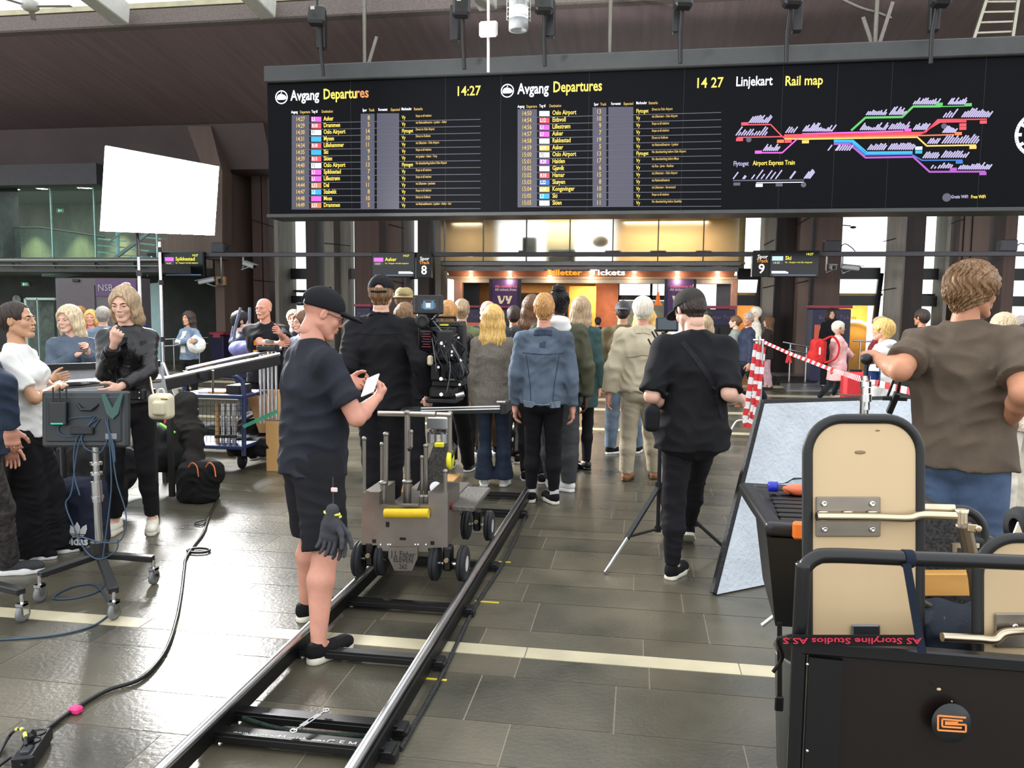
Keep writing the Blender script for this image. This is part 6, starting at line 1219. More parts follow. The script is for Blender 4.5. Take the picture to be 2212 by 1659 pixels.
m1 = MB(); m1.tube(curve_pts([c+V3((.05, -.1, .2)), c+V3((.2, -.14, .26)), c+V3((.3, -.14, .1)), c+V3((.25, -.14, -.1)), c+V3((.08, -.1, -.18))], 6), .018, 8); m1.put('strap', redc, t); m1 = MB(); m1.box(c+V3((.0, -.135, .02)), (.03, .01, .12)); m1.put('pale_emblem', plastic('white_print', (235, 200, 195), .5), t)
p = quick('blond boy in a white hooded top with black backpack straps, facing left', 1909, 692, 8.3, 62, ('white_hoodie', whitec, 'long', .49, .03), ('trousers', blackc), hair=(HR['gold'], 'short', .1, .012), face='blond', w=1.1, skin='pink')
q = SDF(); n_ = p.J['neck']; q.ell(n_+V3((0, -.06, -.01)), (.10, .08, .05), k=0); p.put('hood', whitec, q, .011); p.strip('pack_strap', blackc, [(.09, 0, .83*p.H), (.1, 0, .75*p.H), (.09, 0, .66*p.H)], (0, 1, 0), .04, .008)
quick('person with brown hair just behind the blond boy', 1902, 686, 10.5, 60, ('maroon_top', cloth('maroon', (110, 36, 40))), ('trousers', blackc), hair=(HR['ash'], 'short', .1, .006), lod='far')
quick('dark-haired person behind the shoulder of the man in the brown T-shirt', 1992, 670, 11.5, 40, ('dark_top', blackc), ('trousers', blackc), hair=(HR['dark'], 'short', .1, .006), lod='far', skin='tan')
quick('person with curly blond hair right of the brown T-shirt man', 2168, 682, 7.2, 20, ('black_top', blackc), ('jeans', dkdenim), hair=(HR['blond'], 'wavy', .12, .02), fem=True, lod='mid')
quick('dark curly-haired woman in a cream floral blouse at the right edge', 2222, 706, 6.3, 30, ('floral_blouse', cloth('cream_floral', (214, 196, 176), var=.45, vscale=40), 'long', .46), ('trousers', cream), hair=(HR['dark'], 'wavy', .14, .02), fem=True)
quick('grey-haired man in a light grey shirt at the right edge, far back', 2206, 684, 10.5, 10, ('grey_shirt', cloth('pale_grey_shirt', (130, 132, 136))), ('trousers', blackc), hair=(HR['grey'], 'short'), lod='far')
quick('dark silhouette of a person inside the glowing amber doorway', 1856, 700, 23.6, 178, ('black_coat', blackc), ('trousers', blackc), hair=(HR['black'], 'short'), lod='far', skin='dark')
# ================================================================ track, dolly and film camera
zr = .115; chrome = metal('polished_steel', (215, 215, 215), .12); dsteel = metal('dark_anodised_beam', (62, 62, 62), .45); gsteel = metal('bead_blasted_steel', (150, 144, 136), .42)
alu = metal('aluminium', (190, 190, 190), .25); rubber = mat('tyre_rubber', (30, 32, 34), .7); ribr = cloth('braided_rope', (30, 44, 38), .8, var=.6, vscale=60)
xr = onZ(880, 1466, zr).x; xl = xr-.62; y0 = 1.55; y1 = onZ(1137, 1052, zr).y
t = track = thing('dolly_track', 'straight steel camera dolly track running up the hall', 'track', ((xl+xr)/2, 3.5, 0))
for x, nm in ((xl, 'left'), (xr, 'right')):
    m1 = MB(); m1.tube([(x, y0, zr-.03), (x, y0+.25, zr), (x, y1, zr)], .02, 14); m1.put('rail', metal('brushed_rail_steel', (205, 205, 205), .28), t)
    m1 = MB(); m1.box((x+(.012 if x == xr else -.012), (y0+y1)/2+.1, .058), (.03, y1-y0-.2, .075), b=.004); m1.put('rail_beam', dsteel, t)
for k, (px, py) in enumerate(((650, 1545), (630, 1592), (800, 1410), (868, 1300), (900, 1205), (1040, 1100), (1068, 1064))):
    y = onZ(px, py, .05).y; m1 = MB(); m1.box(((xl+xr)/2, y, .035), (.76, .075, .03), b=.004); m1.box(((xl+xr)/2, y-.03, .05), (.70, .012, .02)); m1.put('sleeper', dsteel, t)
    if k == 1: yt1 = y
    if k == 0: yt0 = y
    for s in (-1, 1): m1 = MB(); m1.box(((xl+xr)/2+s*.36, y, .02), (.06, .06, .04), b=.004); m1.put('foot_block', blackm, t)
wl_ = plastic('worn_white_stencil', (190, 190, 180), .6)
m1 = MB(); m1.text('GRIP FACTORY', ((xl+.06), yt1-.025, .051), (1, 0, 0), (0, 1, 0), .03, .002); m1.text('Munich', ((xl+.24), yt1-.025, .051), (1, 0, 0), (0, 1, 0), .04, .002, bold=.02); m1.text('GFM.', (xl+.37, yt1-.025, .051), (1, 0, 0), (0, 1, 0), .028, .002, bold=.04); m1.text('G-F-M. ME', (xl+.43, yt1-.025, .051), (1, 0, 0), (0, 1, 0), .045, .002); m1.put('stencilled_lettering', wl_, t)
t = thing('turnbuckle', 'small chrome turnbuckle joining the two nearest sleepers', 'turnbuckle', ((xl+xr)/2, yt1, .06)); a, b = Vector((xl+.30, yt1+.0, .075)), Vector((xl+.36, yt0+.01, .075)); u = (b-a).normalized(); sd_ = u.cross(Vector((0, 0, 1)))*.008
m1 = MB()
for s in (-1, 1): m1.tube([a.lerp(b, .22)+sd_*s, a.lerp(b, .78)+sd_*s], .003, 8)
m1.put('frame', chrome, t); m1 = MB(); m1.cyl(a, a.lerp(b, .42), .0035, 8); m1.cyl(a.lerp(b, .58), b, .0035, 8); m1.put('screw', chrome, t)
for q in (a, b): m1 = MB(); m1.tube([q+Vector((math.cos(i)*.012, math.sin(i)*.012, 0)) for i in [k*math.pi/6 for k in range(12)]], .0035, 6, closed=True); m1.put('eye_ring', chrome, t)
tag(MB().tube(curve_pts([(xl+.04, yt0-.05, .045), (xl+.2, yt0-.075, .03), (xl+.4, yt0-.085, .025), (xr-.02, yt0-.06, .03), (xr+.05, yt0-.09, .02)], 8), .009, 8).put('rope', ribr), 'dark green braided rope lying between the two nearest sleepers', 'rope')
tag(MB().tube(curve_pts([(xr+.075, yt0-.1, .012), (xr+.08, yt0+.5, .012), (xr+.06, yt0+1.3, .012), (xr+.085, yt0+2.2, .012), (xr+.06, yt0+3.4, .012)], 10), .010, 8).put('chain', mat('dark_chain', (34, 36, 38), .5, bump=1.0, bscale=70)), 'dark chain lying on the floor along the right side of the track', 'chain')
# ---- the dolly
Yf = onZ(878, 1262, .09).y
def Q(px, py, o=0.0): return onY(px, py, Yf+o)
m0 = Q(878, 1262); pxm = 1.0/(Q(900, 1200).x-Q(899, 1200).x)
t = dolly = thing('camera_dolly', 'steel camera dolly with yellow pad standing on the track', 'dolly', (m0.x, Yf+.4, .115))
def poly(name, pts, o, dep, m, parent=None, **kw):
    m1 = MB(); m1.prism([Q(*p, o) for p in pts], (0, dep, 0)); return m1.put(name, m, parent or t, **kw)
poly('front_plate', [(784, 1063), (819, 1063), (819, 1091), (925, 1091), (925, 1066), (967, 1066), (967, 1182), (925, 1184), (925, 1192), (815, 1190), (815, 1178), (779, 1177)], 0, .03, gsteel)
poly('left_tower', [(784, 1063), (819, 1063), (819, 1178), (779, 1177)], .03, .30, gsteel); poly('right_tower', [(925, 1066), (967, 1066), (967, 1182), (925, 1184)], .03, .30, gsteel)
c0, c1 = Q(800, 1150, .05), Q(955, 1150, .05); zlow = Q(878, 1180).z; zmid = Q(878, 1100).z
m1 = MB(); m1.box(((c0.x+c1.x)/2, Yf+.52, (zlow+zmid)/2-.02), (c1.x-c0.x-.04, .96, (zmid-zlow)*.7), b=.02); m1.put('chassis', gsteel, t)
for s in (1,):
    m1 = MB(); m1.box(((c0.x+c1.x)/2+s*.30, Yf+.40, zmid-.02), (.15, .52, .03), b=.006); m1.put('side_board', mat('grip_tread_plate', (112, 108, 102), .6, .6, bump=1.0, bscale=80), t)
poly('name_plate', [(839, 1182), (902, 1182), (902, 1205), (890, 1233), (852, 1233), (839, 1205)], -.012, .01, gsteel)
m1 = MB(); ink = plastic('engraved_dark', (50, 46, 42), .6)
for tx, py, sz in (('J L Fisher', 1203, .047), ('ELEVEN', 1215, .043), ('262', 1229, .04)): m1.text(tx, Q(870.5, py, -.014), (1, 0, 0), (0, 0, 1), sz, .002, align='CENTER', sx=.8)
m1.put('engraved_lettering', ink, t)
m1 = MB(); m1.cyl(Q(831, 1109, -.03), Q(926, 1109, -.03), .027, 20); m1.put('yellow_pad', plastic('yellow_foam', (236, 200, 40), .5), t)
m1 = MB(); m1.bar(Q(866, 1091, -.01)+Vector((0, 0, .0)), Q(905, 1091, -.01), .03, .01); m1.put('pad_clip', gsteel, t)
for px, py, w_, h_ in ((837, 1133, .02, .03), (870, 1164, .035, .014), (808, 1169, .022, .022), (934, 1173, .022, .022)): m1 = MB(); m1.box(Q(px, py, -.002), (w_, .006, h_), b=.002); m1.put('hole', blackp, t)
for px in (822, 838, 843, 897, 903, 920): m1 = MB(); m1.cyl(Q(px, 1176, 0), Q(px, 1176, -.006), .004, 8); m1.put('rivet', chrome, t)
m1 = MB(); m1.cyl(Q(973, 1092, .1), Q(973, 1092, .1)+Vector((.012, 0, 0)), .022, 20); m1.put('round_badge', plastic('dark_red_badge', (110, 40, 40), .4), t)
def wheel(px, py, o, hub='dark'):
    c = Q(px, py, o); w1 = MB(); w1.lathe(c-Vector((.024, 0, 0)), (1, 0, 0), [(.045, 0), (.086, 0), (.1, .008), (.1, .020), (.088, .024), (.1, .028), (.1, .040), (.086, .048), (.045, .048)], 32); o_ = w1.put('wheel', rubber, t)
    w1 = MB(); w1.lathe(c-Vector((.020, 0, 0)), (1, 0, 0), [(.0, .006), (.02, .0), (.06, .004), (.07, .0), (.07, .044), (.06, .040), (.02, .046), (.0, .04)], 24); w1.put('hub', plastic('white_hub', (200, 200, 195), .4) if hub == 'white' else metal('dark_hub', (90, 90, 92), .3), o_)
    return c
for px, o, h_ in ((774, 0.02, 'dark'), (818, 0.06, 'dark'), (938, .03, 'dark'), (996, .05, 'white'), (772, .85, 'dark'), (826, .85, 'dark'), (985, .85, 'dark'), (1032, .85, 'white')):
    cpt = onY(px, 1218, Yf+o); wheel(px, 0 or 1218, o) if False else None
    X_ = Q(px, 1218).x if o < .5 else Q({772: 774, 826: 818, 985: 938, 1032: 996}[px], 1218).x; c = Vector((X_, Yf+o, .215))
    w1 = MB(); w1.lathe(c-Vector((.024, 0, 0)), (1, 0, 0), [(.045, 0), (.086, 0), (.1, .008), (.1, .020), (.088, .024), (.1, .028), (.1, .040), (.086, .048), (.045, .048)], 32); o_ = w1.put('wheel', rubber, t)
    w1 = MB(); w1.lathe(c-Vector((.022, 0, 0)), (1, 0, 0), [(.0, .006), (.02, .0), (.06, .004), (.07, .0), (.07, .046), (.06, .042), (.02, .048), (.0, .044)], 24); w1.put('hub', plastic('white_hub', (200, 200, 195), .4) if h_ == 'white' else metal('dark_hub', (90, 90, 92), .3), o_)
for px in (797, 966):
    for o in (.03, .85): m1 = MB(); x = Q(px, 1200).x; m1.box((x, Yf+o, .25), (.05, .07, .14), b=.01); m1.put('wheel_fork', dsteel, t); m1 = MB(); m1.cyl((x-.09, Yf+o, .215), (x+.09, Yf+o, .215), .012, 10); m1.put('axle', chrome, t); m1 = MB(); m1.cyl((x, Yf+o-.045, .25), (x, Yf+o-.06, .25), .013, 12); m1.put('knob', plastic('bronze_knob', (150, 130, 100), .4), t)
def post(name, px, ya, yb_, r, o, m=gsteel, px2=None):
    m1 = MB(); m1.cyl(Q(px, yb_, o), Q(px2 or px, ya, o), r, 14); m1.lathe(Q(px2 or px, ya, o), (0, 0, 1), [(r, -.004), (r*1.25, 0), (r*1.25, .012), (r*.6, .018), (0, .02)], 14); return m1.put(name, m, t)
post('push_post', 787, 950, 1066, .011, .05); post('column_post', 833, 940, 1060, .014, .12, px2=834); post('column_post', 828, 1045, 1088, .02, .10); post('lever', 825, 962, 1040, .010, .2); post('steering_column', 880, 893, 1092, .017, .15); post('steering_collar', 880, 1042, 1092, .024, .15)
post('lever', 889, 935, 966, .008, .12); post('rear_post', 911, 990, 1090, .009, .2); post('rear_post', 920, 965, 1085, .013, .3); post('rear_post', 962, 1020, 1070, .012, .1); post('upright', 972, 895, 1010, .013, .2)
m1 = MB(); m1.cyl(Q(817, 893, .15), Q(941, 895, .15), .016, 16); m1.put('handle_bar', metal('brushed_handle', (196, 190, 178), .35), t); m1 = MB(); m1.cyl(Q(944, 895, .15), Q(975, 896, .15), .014, 16); m1.put('handle_bar', metal('brushed_handle', (196, 190, 178), .35), t)
for px in (826, 912, 922): m1 = MB(); m1.box(Q(px, 1078, .1), (.03, .04, .05), b=.006); m1.put('clamp_block', gsteel, t)
m1 = MB(); m1.ball(Q(885, 970, .1), .014, 12); m1.put('black_knob', blackp, t)
# the arm
poly('lift_arm', [(900, 1060), (938, 958), (962, 958), (975, 975), (945, 1060)], .35, .16, mat('speckled_arm_plate', (92, 90, 86), .5, .7, var=.5, vscale=90)); m1 = MB(); m1.cyl(Q(941, 1053, .30), Q(941, 1053, .36), .035, 20); m1.put('arm_pivot', alu, t)
m1 = MB(); m1.lathe(Q(968, 993, .22), (1, 0, 0), [(.0, .0), (.05, .0), (.058, .006), (.058, .02), (.05, .026), (0, .026)], 28); m1.put('yellow_handwheel', plastic('yellow_plastic', (228, 222, 50), .4), t)
m1 = MB(); m1.box(Q(949, 961, .3), (.055, .03, .028), b=.005); m1.put('yellow_tag', plastic('yellow_plastic', (228, 222, 50), .4), t)
m1 = MB()
for a, b in (((930, 948), (945, 922)), ((945, 922), (966, 948)), ((930, 922), (966, 922)), ((930, 905), (930, 948)), ((966, 905), (966, 948)), ((930, 905), (966, 922))): m1.bar(Q(*a, .38), Q(*b, .38), .012, .012)
m1.put('head_truss', chrome, t); m1 = MB(); m1.cyl(Q(948, 935, .4), Q(948, 955, .4), .07, 20); m1.put('head_bowl', alu, t); m1 = MB(); m1.box(Q(949, 912, .42), (.13, .12, .08), b=.01); m1.put('head_base', alu, t)
m1 = MB(); m1.tube(curve_pts([Q(968, 935, .2), Q(980, 960, .25), Q(978, 985, .2), Q(968, 1000, .25)], 6), .005, 6); m1.put('hose', blackp, t)
# ---- apple boxes on the dolly
wood = mat('light_wood', (196, 152, 96), .55, var=.12, vscale=3, stretch=(1, 1, .12), bump=.1, bscale=30)
for px, py, w_, lab in ((965, 1036, .2, 'small wooden box at the back of the dolly on the right'), (873, 1040, .1, 'small wooden box at the back of the dolly behind the steering column')):
    c = onZ(px, 1056, 0); tt = thing('wooden_box', lab, 'box', (c.x, c.y, 0)); m1 = MB(); m1.box((c.x, c.y, .055), (w_, .3, .11), b=.004); m1.put('box_body', wood, tt); m1 = MB(); m1.box((c.x, c.y-.151, .07), (.05, .004, .02), b=.002); m1.put('hand_hole', blackp, tt)
# ---- slider beam and film camera
dc = 5.05
t = thing('slider_beam', 'black camera slider with two silver rods sticking out to the right', 'slider', atD(1000, 882, dc))
A, B = atD(868, 882, dc), atD(1092, 880, dc); m1 = MB(); m1.bar(A-Vector((0, 0, .014)), B-Vector((0, 0, .014)), .03, .16, (0, 1, 0), .004); m1.put('beam', blackm, t)
for s in (0, 1): m1 = MB(); m1.cyl(A+Vector((.15, -.09, .016-.016*s)), B+Vector((-.02, -.09, .016-.016*s)), .006, 8); m1.put('rod', alu, t)
m1 = MB(); m1.box(B+Vector((.0, 0, .003)), (.04, .2, .075), b=.006); m1.put('end_cap', blackm, t); m1 = MB(); m1.box(atD(1083, 868, dc-.06), (.06, .04, .012), b=.003); m1.put('top_clip', alu, t)
t = filmcam = thing('film_camera', 'black cinema camera with many cables mounted over the dolly', 'film camera', atD(945, 870, dc))
def K(px, py, o=0.0): return atD(px, py, dc+o)
def kbox(name, px0, px1, py0, py1, o, dep, m=blackp, b=.006, par=None):
    a, c = K(px0, py0, o), K(px1, py1, o); m1 = MB(); m1.box(((a.x+c.x)/2, (a.y+c.y)/2+dep/2, (a.z+c.z)/2), (abs(c.x-a.x), dep, abs(a.z-c.z)), b=b); return m1.put(name, m, par or t)
kbox('camera_body', 928, 985, 706, 782, .0, .32); kbox('side_display', 905, 938, 710, 762, -.04, .03, plastic('dark_screen_glass', (8, 9, 14), .12)); kbox('display_bezel', 902, 941, 706, 768, -.02, .05)
m1 = MB()
for k in range(7): m1.box(K(921, 716+5.5*k, -.055), (.045 if k % 2 else .06, .002, .004))
m1.put('display_lines', glow('dim_red_text', (150, 50, 60), .6), t)
kbox('battery', 944, 975, 715, 775, -.12, .12); kbox('battery_plate', 940, 979, 712, 780, -.02, .03, blackm); kbox('top_plate', 925, 990, 694, 706, .02, .25, blackm); kbox('top_handle', 935, 985, 682, 688, .08, .03, blackm)
for px in (938, 982): kbox('handle_post', px-2, px+2, 686, 698, .08, .03, blackm)
m1 = MB(); m1.cyl(K(912, 694, -.08), K(912, 694, .08), .038, 20); m1.lathe(K(912, 694, -.08), K(912, 694, -.1)-K(912, 694, -.08), [(.02, -.01), (.044, 0), (.046, .02), (.03, .024)], 20); m1.put('viewfinder', blackm, t)
m1 = MB(); m1.cyl(K(955, 742, .3), K(955, 742, .55), .06, 24); m1.put('lens', blackm, t); kbox('matte_box', 925, 985, 712, 772, .55, .1)
kbox('gimbal_upright', 985, 1000, 700, 830, .05, .08, blackm); kbox('gimbal_arm', 930, 996, 822, 836, .02, .2, blackm); kbox('fluid_head', 925, 975, 836, 862, -.02, .2, blackm, .015); kbox('head_plate', 918, 985, 862, 872, -.04, .24, blackm); kbox('receiver_box', 950, 990, 784, 818, -.06, .1); kbox('control_box', 930, 948, 784, 822, -.08, .08)
m1 = MB(); m1.cyl(K(985, 855, -.04), K(1003, 850, -.04), .022, 14); m1.put('tension_knob', alu, t); m1 = MB(); m1.cyl(K(1000, 800, -.02), K(1008, 800, -.02), .035, 16); m1.put('pan_knob', blackm, t)
kbox('hand_grip', 922, 934, 768, 790, -.1, .04, mat('cream_grip', (200, 190, 160), .5), .01); kbox('yellow_label', 950, 968, 700, 704, -.0, .02, plastic('yellow_plastic', (228, 222, 50), .4), .001)
rc = random.Random(11)
for k in range(16):
    a = (rc.uniform(930, 990), rc.uniform(690, 740)); b = (rc.uniform(930, 1003), rc.uniform(750, 860)); mdx = rc.uniform(-18, 22)
    m1 = MB(); m1.tube(curve_pts([K(*a, -.05), K((a[0]+b[0])/2+mdx, (a[1]+b[1])/2-8, -.12), K(b[0]+mdx*.5, b[1]-14, -.10), K(*b, -.04)], 6), rc.choice([.004, .005, .007]), 6); m1.put('cable', blackp if k % 4 else plastic('grey_cable', (90, 92, 96), .4), t)
for k in range(10): px, py = rc.uniform(942, 998), rc.uniform(700, 860); m1 = MB(); m1.cyl(K(px, py, -.12), K(px, py, -.08), rc.uniform(.006, .012), 10); m1.put('connector', alu if k % 2 else chrome, t)
m1 = MB(); m1.tube([K(925, 700, -.02), K(948, 678, -.1), K(952, 676, -.1)], .006, 6); m1.put('rod', blackm, t)
t = thing('camera_monitor', 'small monitor on top of the film camera showing a blue picture', 'monitor', K(925, 660, -.1)); cm = K(925, 658, -.08); ax = basis((UPV+FWD*.1), FWD)
X_ = RGT; Z_ = UPV.copy(); Y_ = Z_.cross(X_).normalized()
m1 = MB(); m1.box(cm, (.19, .03, .118), (X_, Y_, Z_), .006); m1.put('housing', blackm, t)
m1 = MB(); m1.box(cm-Y_*(-.0)+(-FWD)*.016+X_*.004, (.13, .003, .084), (X_, FWD, Z_)); m1.put('screen', plastic('dark_screen_glass', (8, 9, 14), .12), t)
m1 = MB(); s0 = cm-FWD*.019
for u, v, w_, h_, mi in ((0, -.006, .03, .03, 0), (-.024, -.004, .016, .046, 1), (.026, -.004, .018, .048, 1), (-.038, -.01, .012, .03, 2), (.042, -.008, .012, .034, 2), (.006, .022, .07, .008, 2), (-.01, .016, .012, .012, 3), (.014, .016, .012, .012, 3), (.0, -.026, .05, .01, 1)): m1.box(s0+X_*(u+.002)+Z_*v, (w_, .002, h_), (X_, FWD, Z_), mi=mi)
m1.put('picture', [glow('pic_white', (225, 235, 240), 1), glow('pic_blue', (90, 140, 180), .9), glow('pic_teal', (70, 96, 110), .8), glow('pic_dark', (40, 50, 60), .6)], t)
m1 = MB()
for k in range(7): m1.box(cm-FWD*.017-X_*.084+Z_*(.04-.0133*k), (.008, .003, .006), (X_, FWD, Z_))
m1.put('buttons', plastic('grey_cable', (90, 92, 96), .4), t); m1 = MB(); m1.tube([cm-Z_*.06, cm-Z_*.09+FWD*.05, K(940, 690, .08)], .008, 8); m1.put('mounting_arm', blackm, t)
# ---- phone and gloves of the man in the cap
J = man_cap; pc = atD(800, 832, 3.62); t = thing('phone', 'white phone held up by the man in the navy T-shirt', 'phone', pc); m1 = MB(); m1.box(pc, (.072, .135, .009), basis((-.45, -.55, .8), (0.2, 1, 0)), .004); m1.put('phone_body', plastic('white_phone', (228, 226, 222), .3), t)
def glove(label, px, py, d, ang, cuffcol):
    c = atD(px, py, d); t = thing('work_glove', label, 'glove', c, 0, 'work gloves clipped to the shorts'); M = np.array(Matrix.Rotation(R(ang), 3, 'Y') @ Matrix.Rotation(R(180), 3, 'X') @ Matrix.Rotation(R(90), 3, 'X')); V, Fc = xform(hand_mesh(.0042, 'relaxed'), M*1.12, c); mesh_obj('glove_body', V, Fc, cloth('grey_glove', (66, 66, 70), .8), t, True)
    m1 = MB(); m1.tube([Vector([float(a) for a in c])+Vector([float(a) for a in M @ V3((math.cos(i)*.034, -.02, math.sin(i)*.02))]) for i in [k*math.pi/8 for k in range(16)]], .006, 6, closed=True); m1.put('cuff', cuffcol, t)
yc = plastic('lime_yellow_edge', (216, 214, 90), .6); glove('grey work glove with yellow cuff hanging outermost from the shorts', 716, 1118, 3.5, 8, yc); glove('grey work glove hanging behind the outer glove', 722, 1128, 3.54, -10, yc)
t = thing('key_clip', 'white and black clip on a cord at the belt of the shorts', 'clip', atD(721, 1060, 3.52)); m1 = MB(); m1.tube([atD(719, 1030, 3.56), atD(720, 1085, 3.52), atD(718, 1100, 3.5)], .003, 6); m1.put('cord', blackp, t); m1 = MB(); m1.box(atD(722, 1058, 3.51), (.03, .008, .02), b=.003); m1.put('tag', plastic('white_print', (225, 225, 225), .5), t)
# ================================================================ lamp, stands and gear on the left
t = thing('softbox_lamp', 'huge glowing white film softbox on a stand', 'lamp', atD(345, 420, 10.6)); zc = atD(345, 500, 10.6)
tl, tr, br_, bl_ = atD(230, 315, 9.9), atD(473, 360, 11.5), atD(463, 508, 11.5), atD(219, 499, 9.9)
nrm = (tr-tl).cross(bl_-tl).normalized(); nrm = nrm if nrm.dot(EYE-tl) > 0 else -nrm
m1 = MB(); m1.quad(tl, bl_, br_, tr); dm = bpy.data.materials.new('lamp_cloth'); dm.use_nodes = True; nb = dm.node_tree.nodes['Principled BSDF']; nb.inputs['Base Color'].default_value = (.8, .8, .8, 1); nb.inputs['Emission Color'].default_value = (1, .99, .98, 1); nb.inputs['Emission Strength'].default_value = 240.0
m1 = MB(); m1.prism([tl, tr, br_, bl_], -nrm*.02); m1.put('diffusion_cloth', dm, t)
m1 = MB(); cb = (tl+tr+br_+bl_)/4-nrm*.55; hb = [cb+(q-(tl+tr+br_+bl_)/4)*.25 for q in (tl, tr, br_, bl_)]; fr = [q-nrm*.03 for q in (tl, tr, br_, bl_)]
m1.add(fr+hb, [(0, 1, 5, 4), (1, 2, 6, 5), (2, 3, 7, 6), (3, 0, 4, 7), (4, 5, 6, 7)]); m1.put('fabric_shell', cloth('black_softbox_fabric', (24, 24, 26)), t)
ctr = (tl+tr+br_+bl_)/4; m1 = MB(); m1.box(cb-nrm*.15, (.3, .3, .3), basis(nrm), .03); m1.put('lamp_head', blackm, t)
m1 = MB(); m1.tube([cb-nrm*.1, Vector((cb.x, cb.y, (bl_.z+br_.z)/2-.12)), Vector((cb.x, cb.y, (bl_.z+br_.z)/2-.3))], .025, 8); m1.put('yoke', blackm, t)
ba = onZ(352, 905)
t = thing('light_stand', 'tall silver light stand carrying the glowing softbox', 'stand', ba); b0 = Vector((cb.x, cb.y, 0)); top = Vector((cb.x, cb.y, (bl_.z+br_.z)/2-.25)); st_ = metal('stand_steel', (200, 200, 205), .25)
for k, (z0, z1, r) in enumerate(((.5, 1.5, .028), (1.45, 2.1, .023), (2.05, top.z, .018))): m1 = MB(); m1.cyl((cb.x, cb.y, z0), (cb.x, cb.y, z1), r, 14); m1.put('tube', st_, t); m1 = MB(); m1.cyl((cb.x, cb.y, z1-.05), (cb.x, cb.y, z1+.03), r*1.5, 14); m1.put('collar', blackm, t)
for a in (20, 140, 260): d = Vector((math.cos(R(a)), math.sin(R(a)), 0)); m1 = MB(); m1.tube([(cb.x, cb.y, 1.1), (cb.x+d.x*.7, cb.y+d.y*.7, .04)], .016, 8); m1.put('leg', st_, t)
m1 = MB(); m1.box((cb.x, cb.y-.04, 1.42), (.14, .12, .14), b=.02); m1.put('blue_sandbag_clamp', plastic('cobalt_blue', (36, 66, 150), .5), t)
t = thing('light_stand', 'second thinner silver stand right beside the softbox stand', 'stand', onZ(358, 940)); c = onZ(358, 945)
m1 = MB(); m1.cyl((c.x, c.y, .5), (c.x, c.y, atD(358, 520, 9.6).z), .018, 12); m1.put('tube', st_, t)
for z in (1.2, 1.9, 2.3): m1 = MB(); m1.cyl((c.x, c.y, z), (c.x, c.y, z+.06), .028, 12); m1.put('collar', blackm, t)
for a in (-30, 90, 210): d = Vector((math.cos(R(a)), math.sin(R(a)), 0)); m1 = MB(); m1.tube([(c.x, c.y, .95), (c.x+d.x*.6, c.y+d.y*.6, .03)], .014, 8); m1.put('leg', st_, t)
# ---- monitor on a rolling stand
dm_ = 4.32; g = onZ(218, 1262); t = thing('rolling_stand', 'chrome rolling stand with black legs and casters carrying the monitor', 'stand', (g.x, g.y, 0)); chs = metal('satin_chrome', (190, 190, 188), .22)
def caster(mbp, p, lock=False):
    m1 = MB(); m1.lathe(Vector((p.x-.012, p.y, .045)), (1, 0, 0), [(0, 0), (.03, 0), (.045, .003), (.045, .021), (.03, .024), (0, .024)], 20); w_ = m1.put('caster', plastic('grey_translucent_wheel', (120, 122, 122), .35), mbp); m1 = MB(); m1.box((p.x, p.y, .095), (.04, .05, .015)); m1.cyl((p.x, p.y, .1), (p.x, p.y, .15), .01, 8)
    for s in (-1, 1): m1.box((p.x+s*.018, p.y, .07), (.004, .035, .06))
    m1.put('fork', chrome, w_)
hub = Vector((g.x, g.y, .2)); feet_ = [onZ(88, 1300), onZ(333, 1262), onZ(248, 1338)]
for f_ in feet_: m1 = MB(); m1.bar(hub+Vector((0, 0, -.02)), Vector((f_.x, f_.y, .155)), .05, .035, (0, 0, 1), .005); m1.put('leg', blackm, t); caster(t, f_)
m1 = MB(); m1.cyl(hub-Vector((0, 0, .03)), hub+Vector((0, 0, .06)), .05, 16); m1.box(hub+Vector((-.04, 0, .0)), (.1, .06, .05), b=.01); m1.put('hub', blackm, t)
zt_ = atD(210, 905, dm_).z
for z0, z1, r in ((.15, .62, .022), (.5, .62, .030), (.62, .95, .019), (.90, .95, .026), (.95, zt_, .019), (zt_-.17, zt_-.01, .028)): m1 = MB(); m1.cyl((g.x, g.y, z0), (g.x-.005, g.y, z1), r, 18); m1.put('column', chs, t)
for z in (.52, .66, .72, .93): m1 = MB(); m1.cyl((g.x, g.y, z), (g.x, g.y, z+.015), .034, 18); m1.put('collar', chrome, t)
m1 = MB(); m1.tube([(g.x, g.y, zt_-.09), (g.x-.055, g.y-.02, zt_-.09)], .012, 8); m1.put('locking_lever', chrome, t)
t = thing('field_monitor', 'dark grey production monitor seen from behind on the rolling stand', 'monitor', atD(188, 905, dm_-.04)); cm = atD(187, 905, dm_-.08); ax = (RGT, FWD.cross(RGT)*-1 if False else FWD, UPV); grey = plastic('charcoal_monitor_case', (52, 56, 58), .45)
X_, Y_, Z_ = RGT, FWD, UPV
m1 = MB(); m1.box(cm, (.455, .05, .30), (X_, Y_, Z_), .012); m1.put('case', grey, t); m1 = MB(); m1.box(cm-Y_*.028, (.40, .012, .24), (X_, Y_, Z_), .008); m1.put('back_plate', plastic('charcoal_back', (44, 48, 50), .5), t)
m1 = MB(); m1.box(cm-Y_*.05+X_*(-.12)+Z_*.03, (.09, .03, .12), (X_, Y_, Z_), .004); rx = m1.put('receiver', blackp, t)
m1 = MB(); m1.box(cm-Y_*.067+X_*(-.12)+Z_*(-.022), (.065, .003, .008), (X_, Y_, Z_)); m1.put('green_strip', plastic('teal_green_tape', (40, 190, 160), .4), rx)
for k in range(3): m1 = MB(); m1.cyl(cm-Y_*.05+X_*(-.15+.035*k)+Z_*.09, cm-Y_*.05+X_*(-.15+.035*k)+Z_*.17, .004, 8); m1.put('antenna', blackp, t)
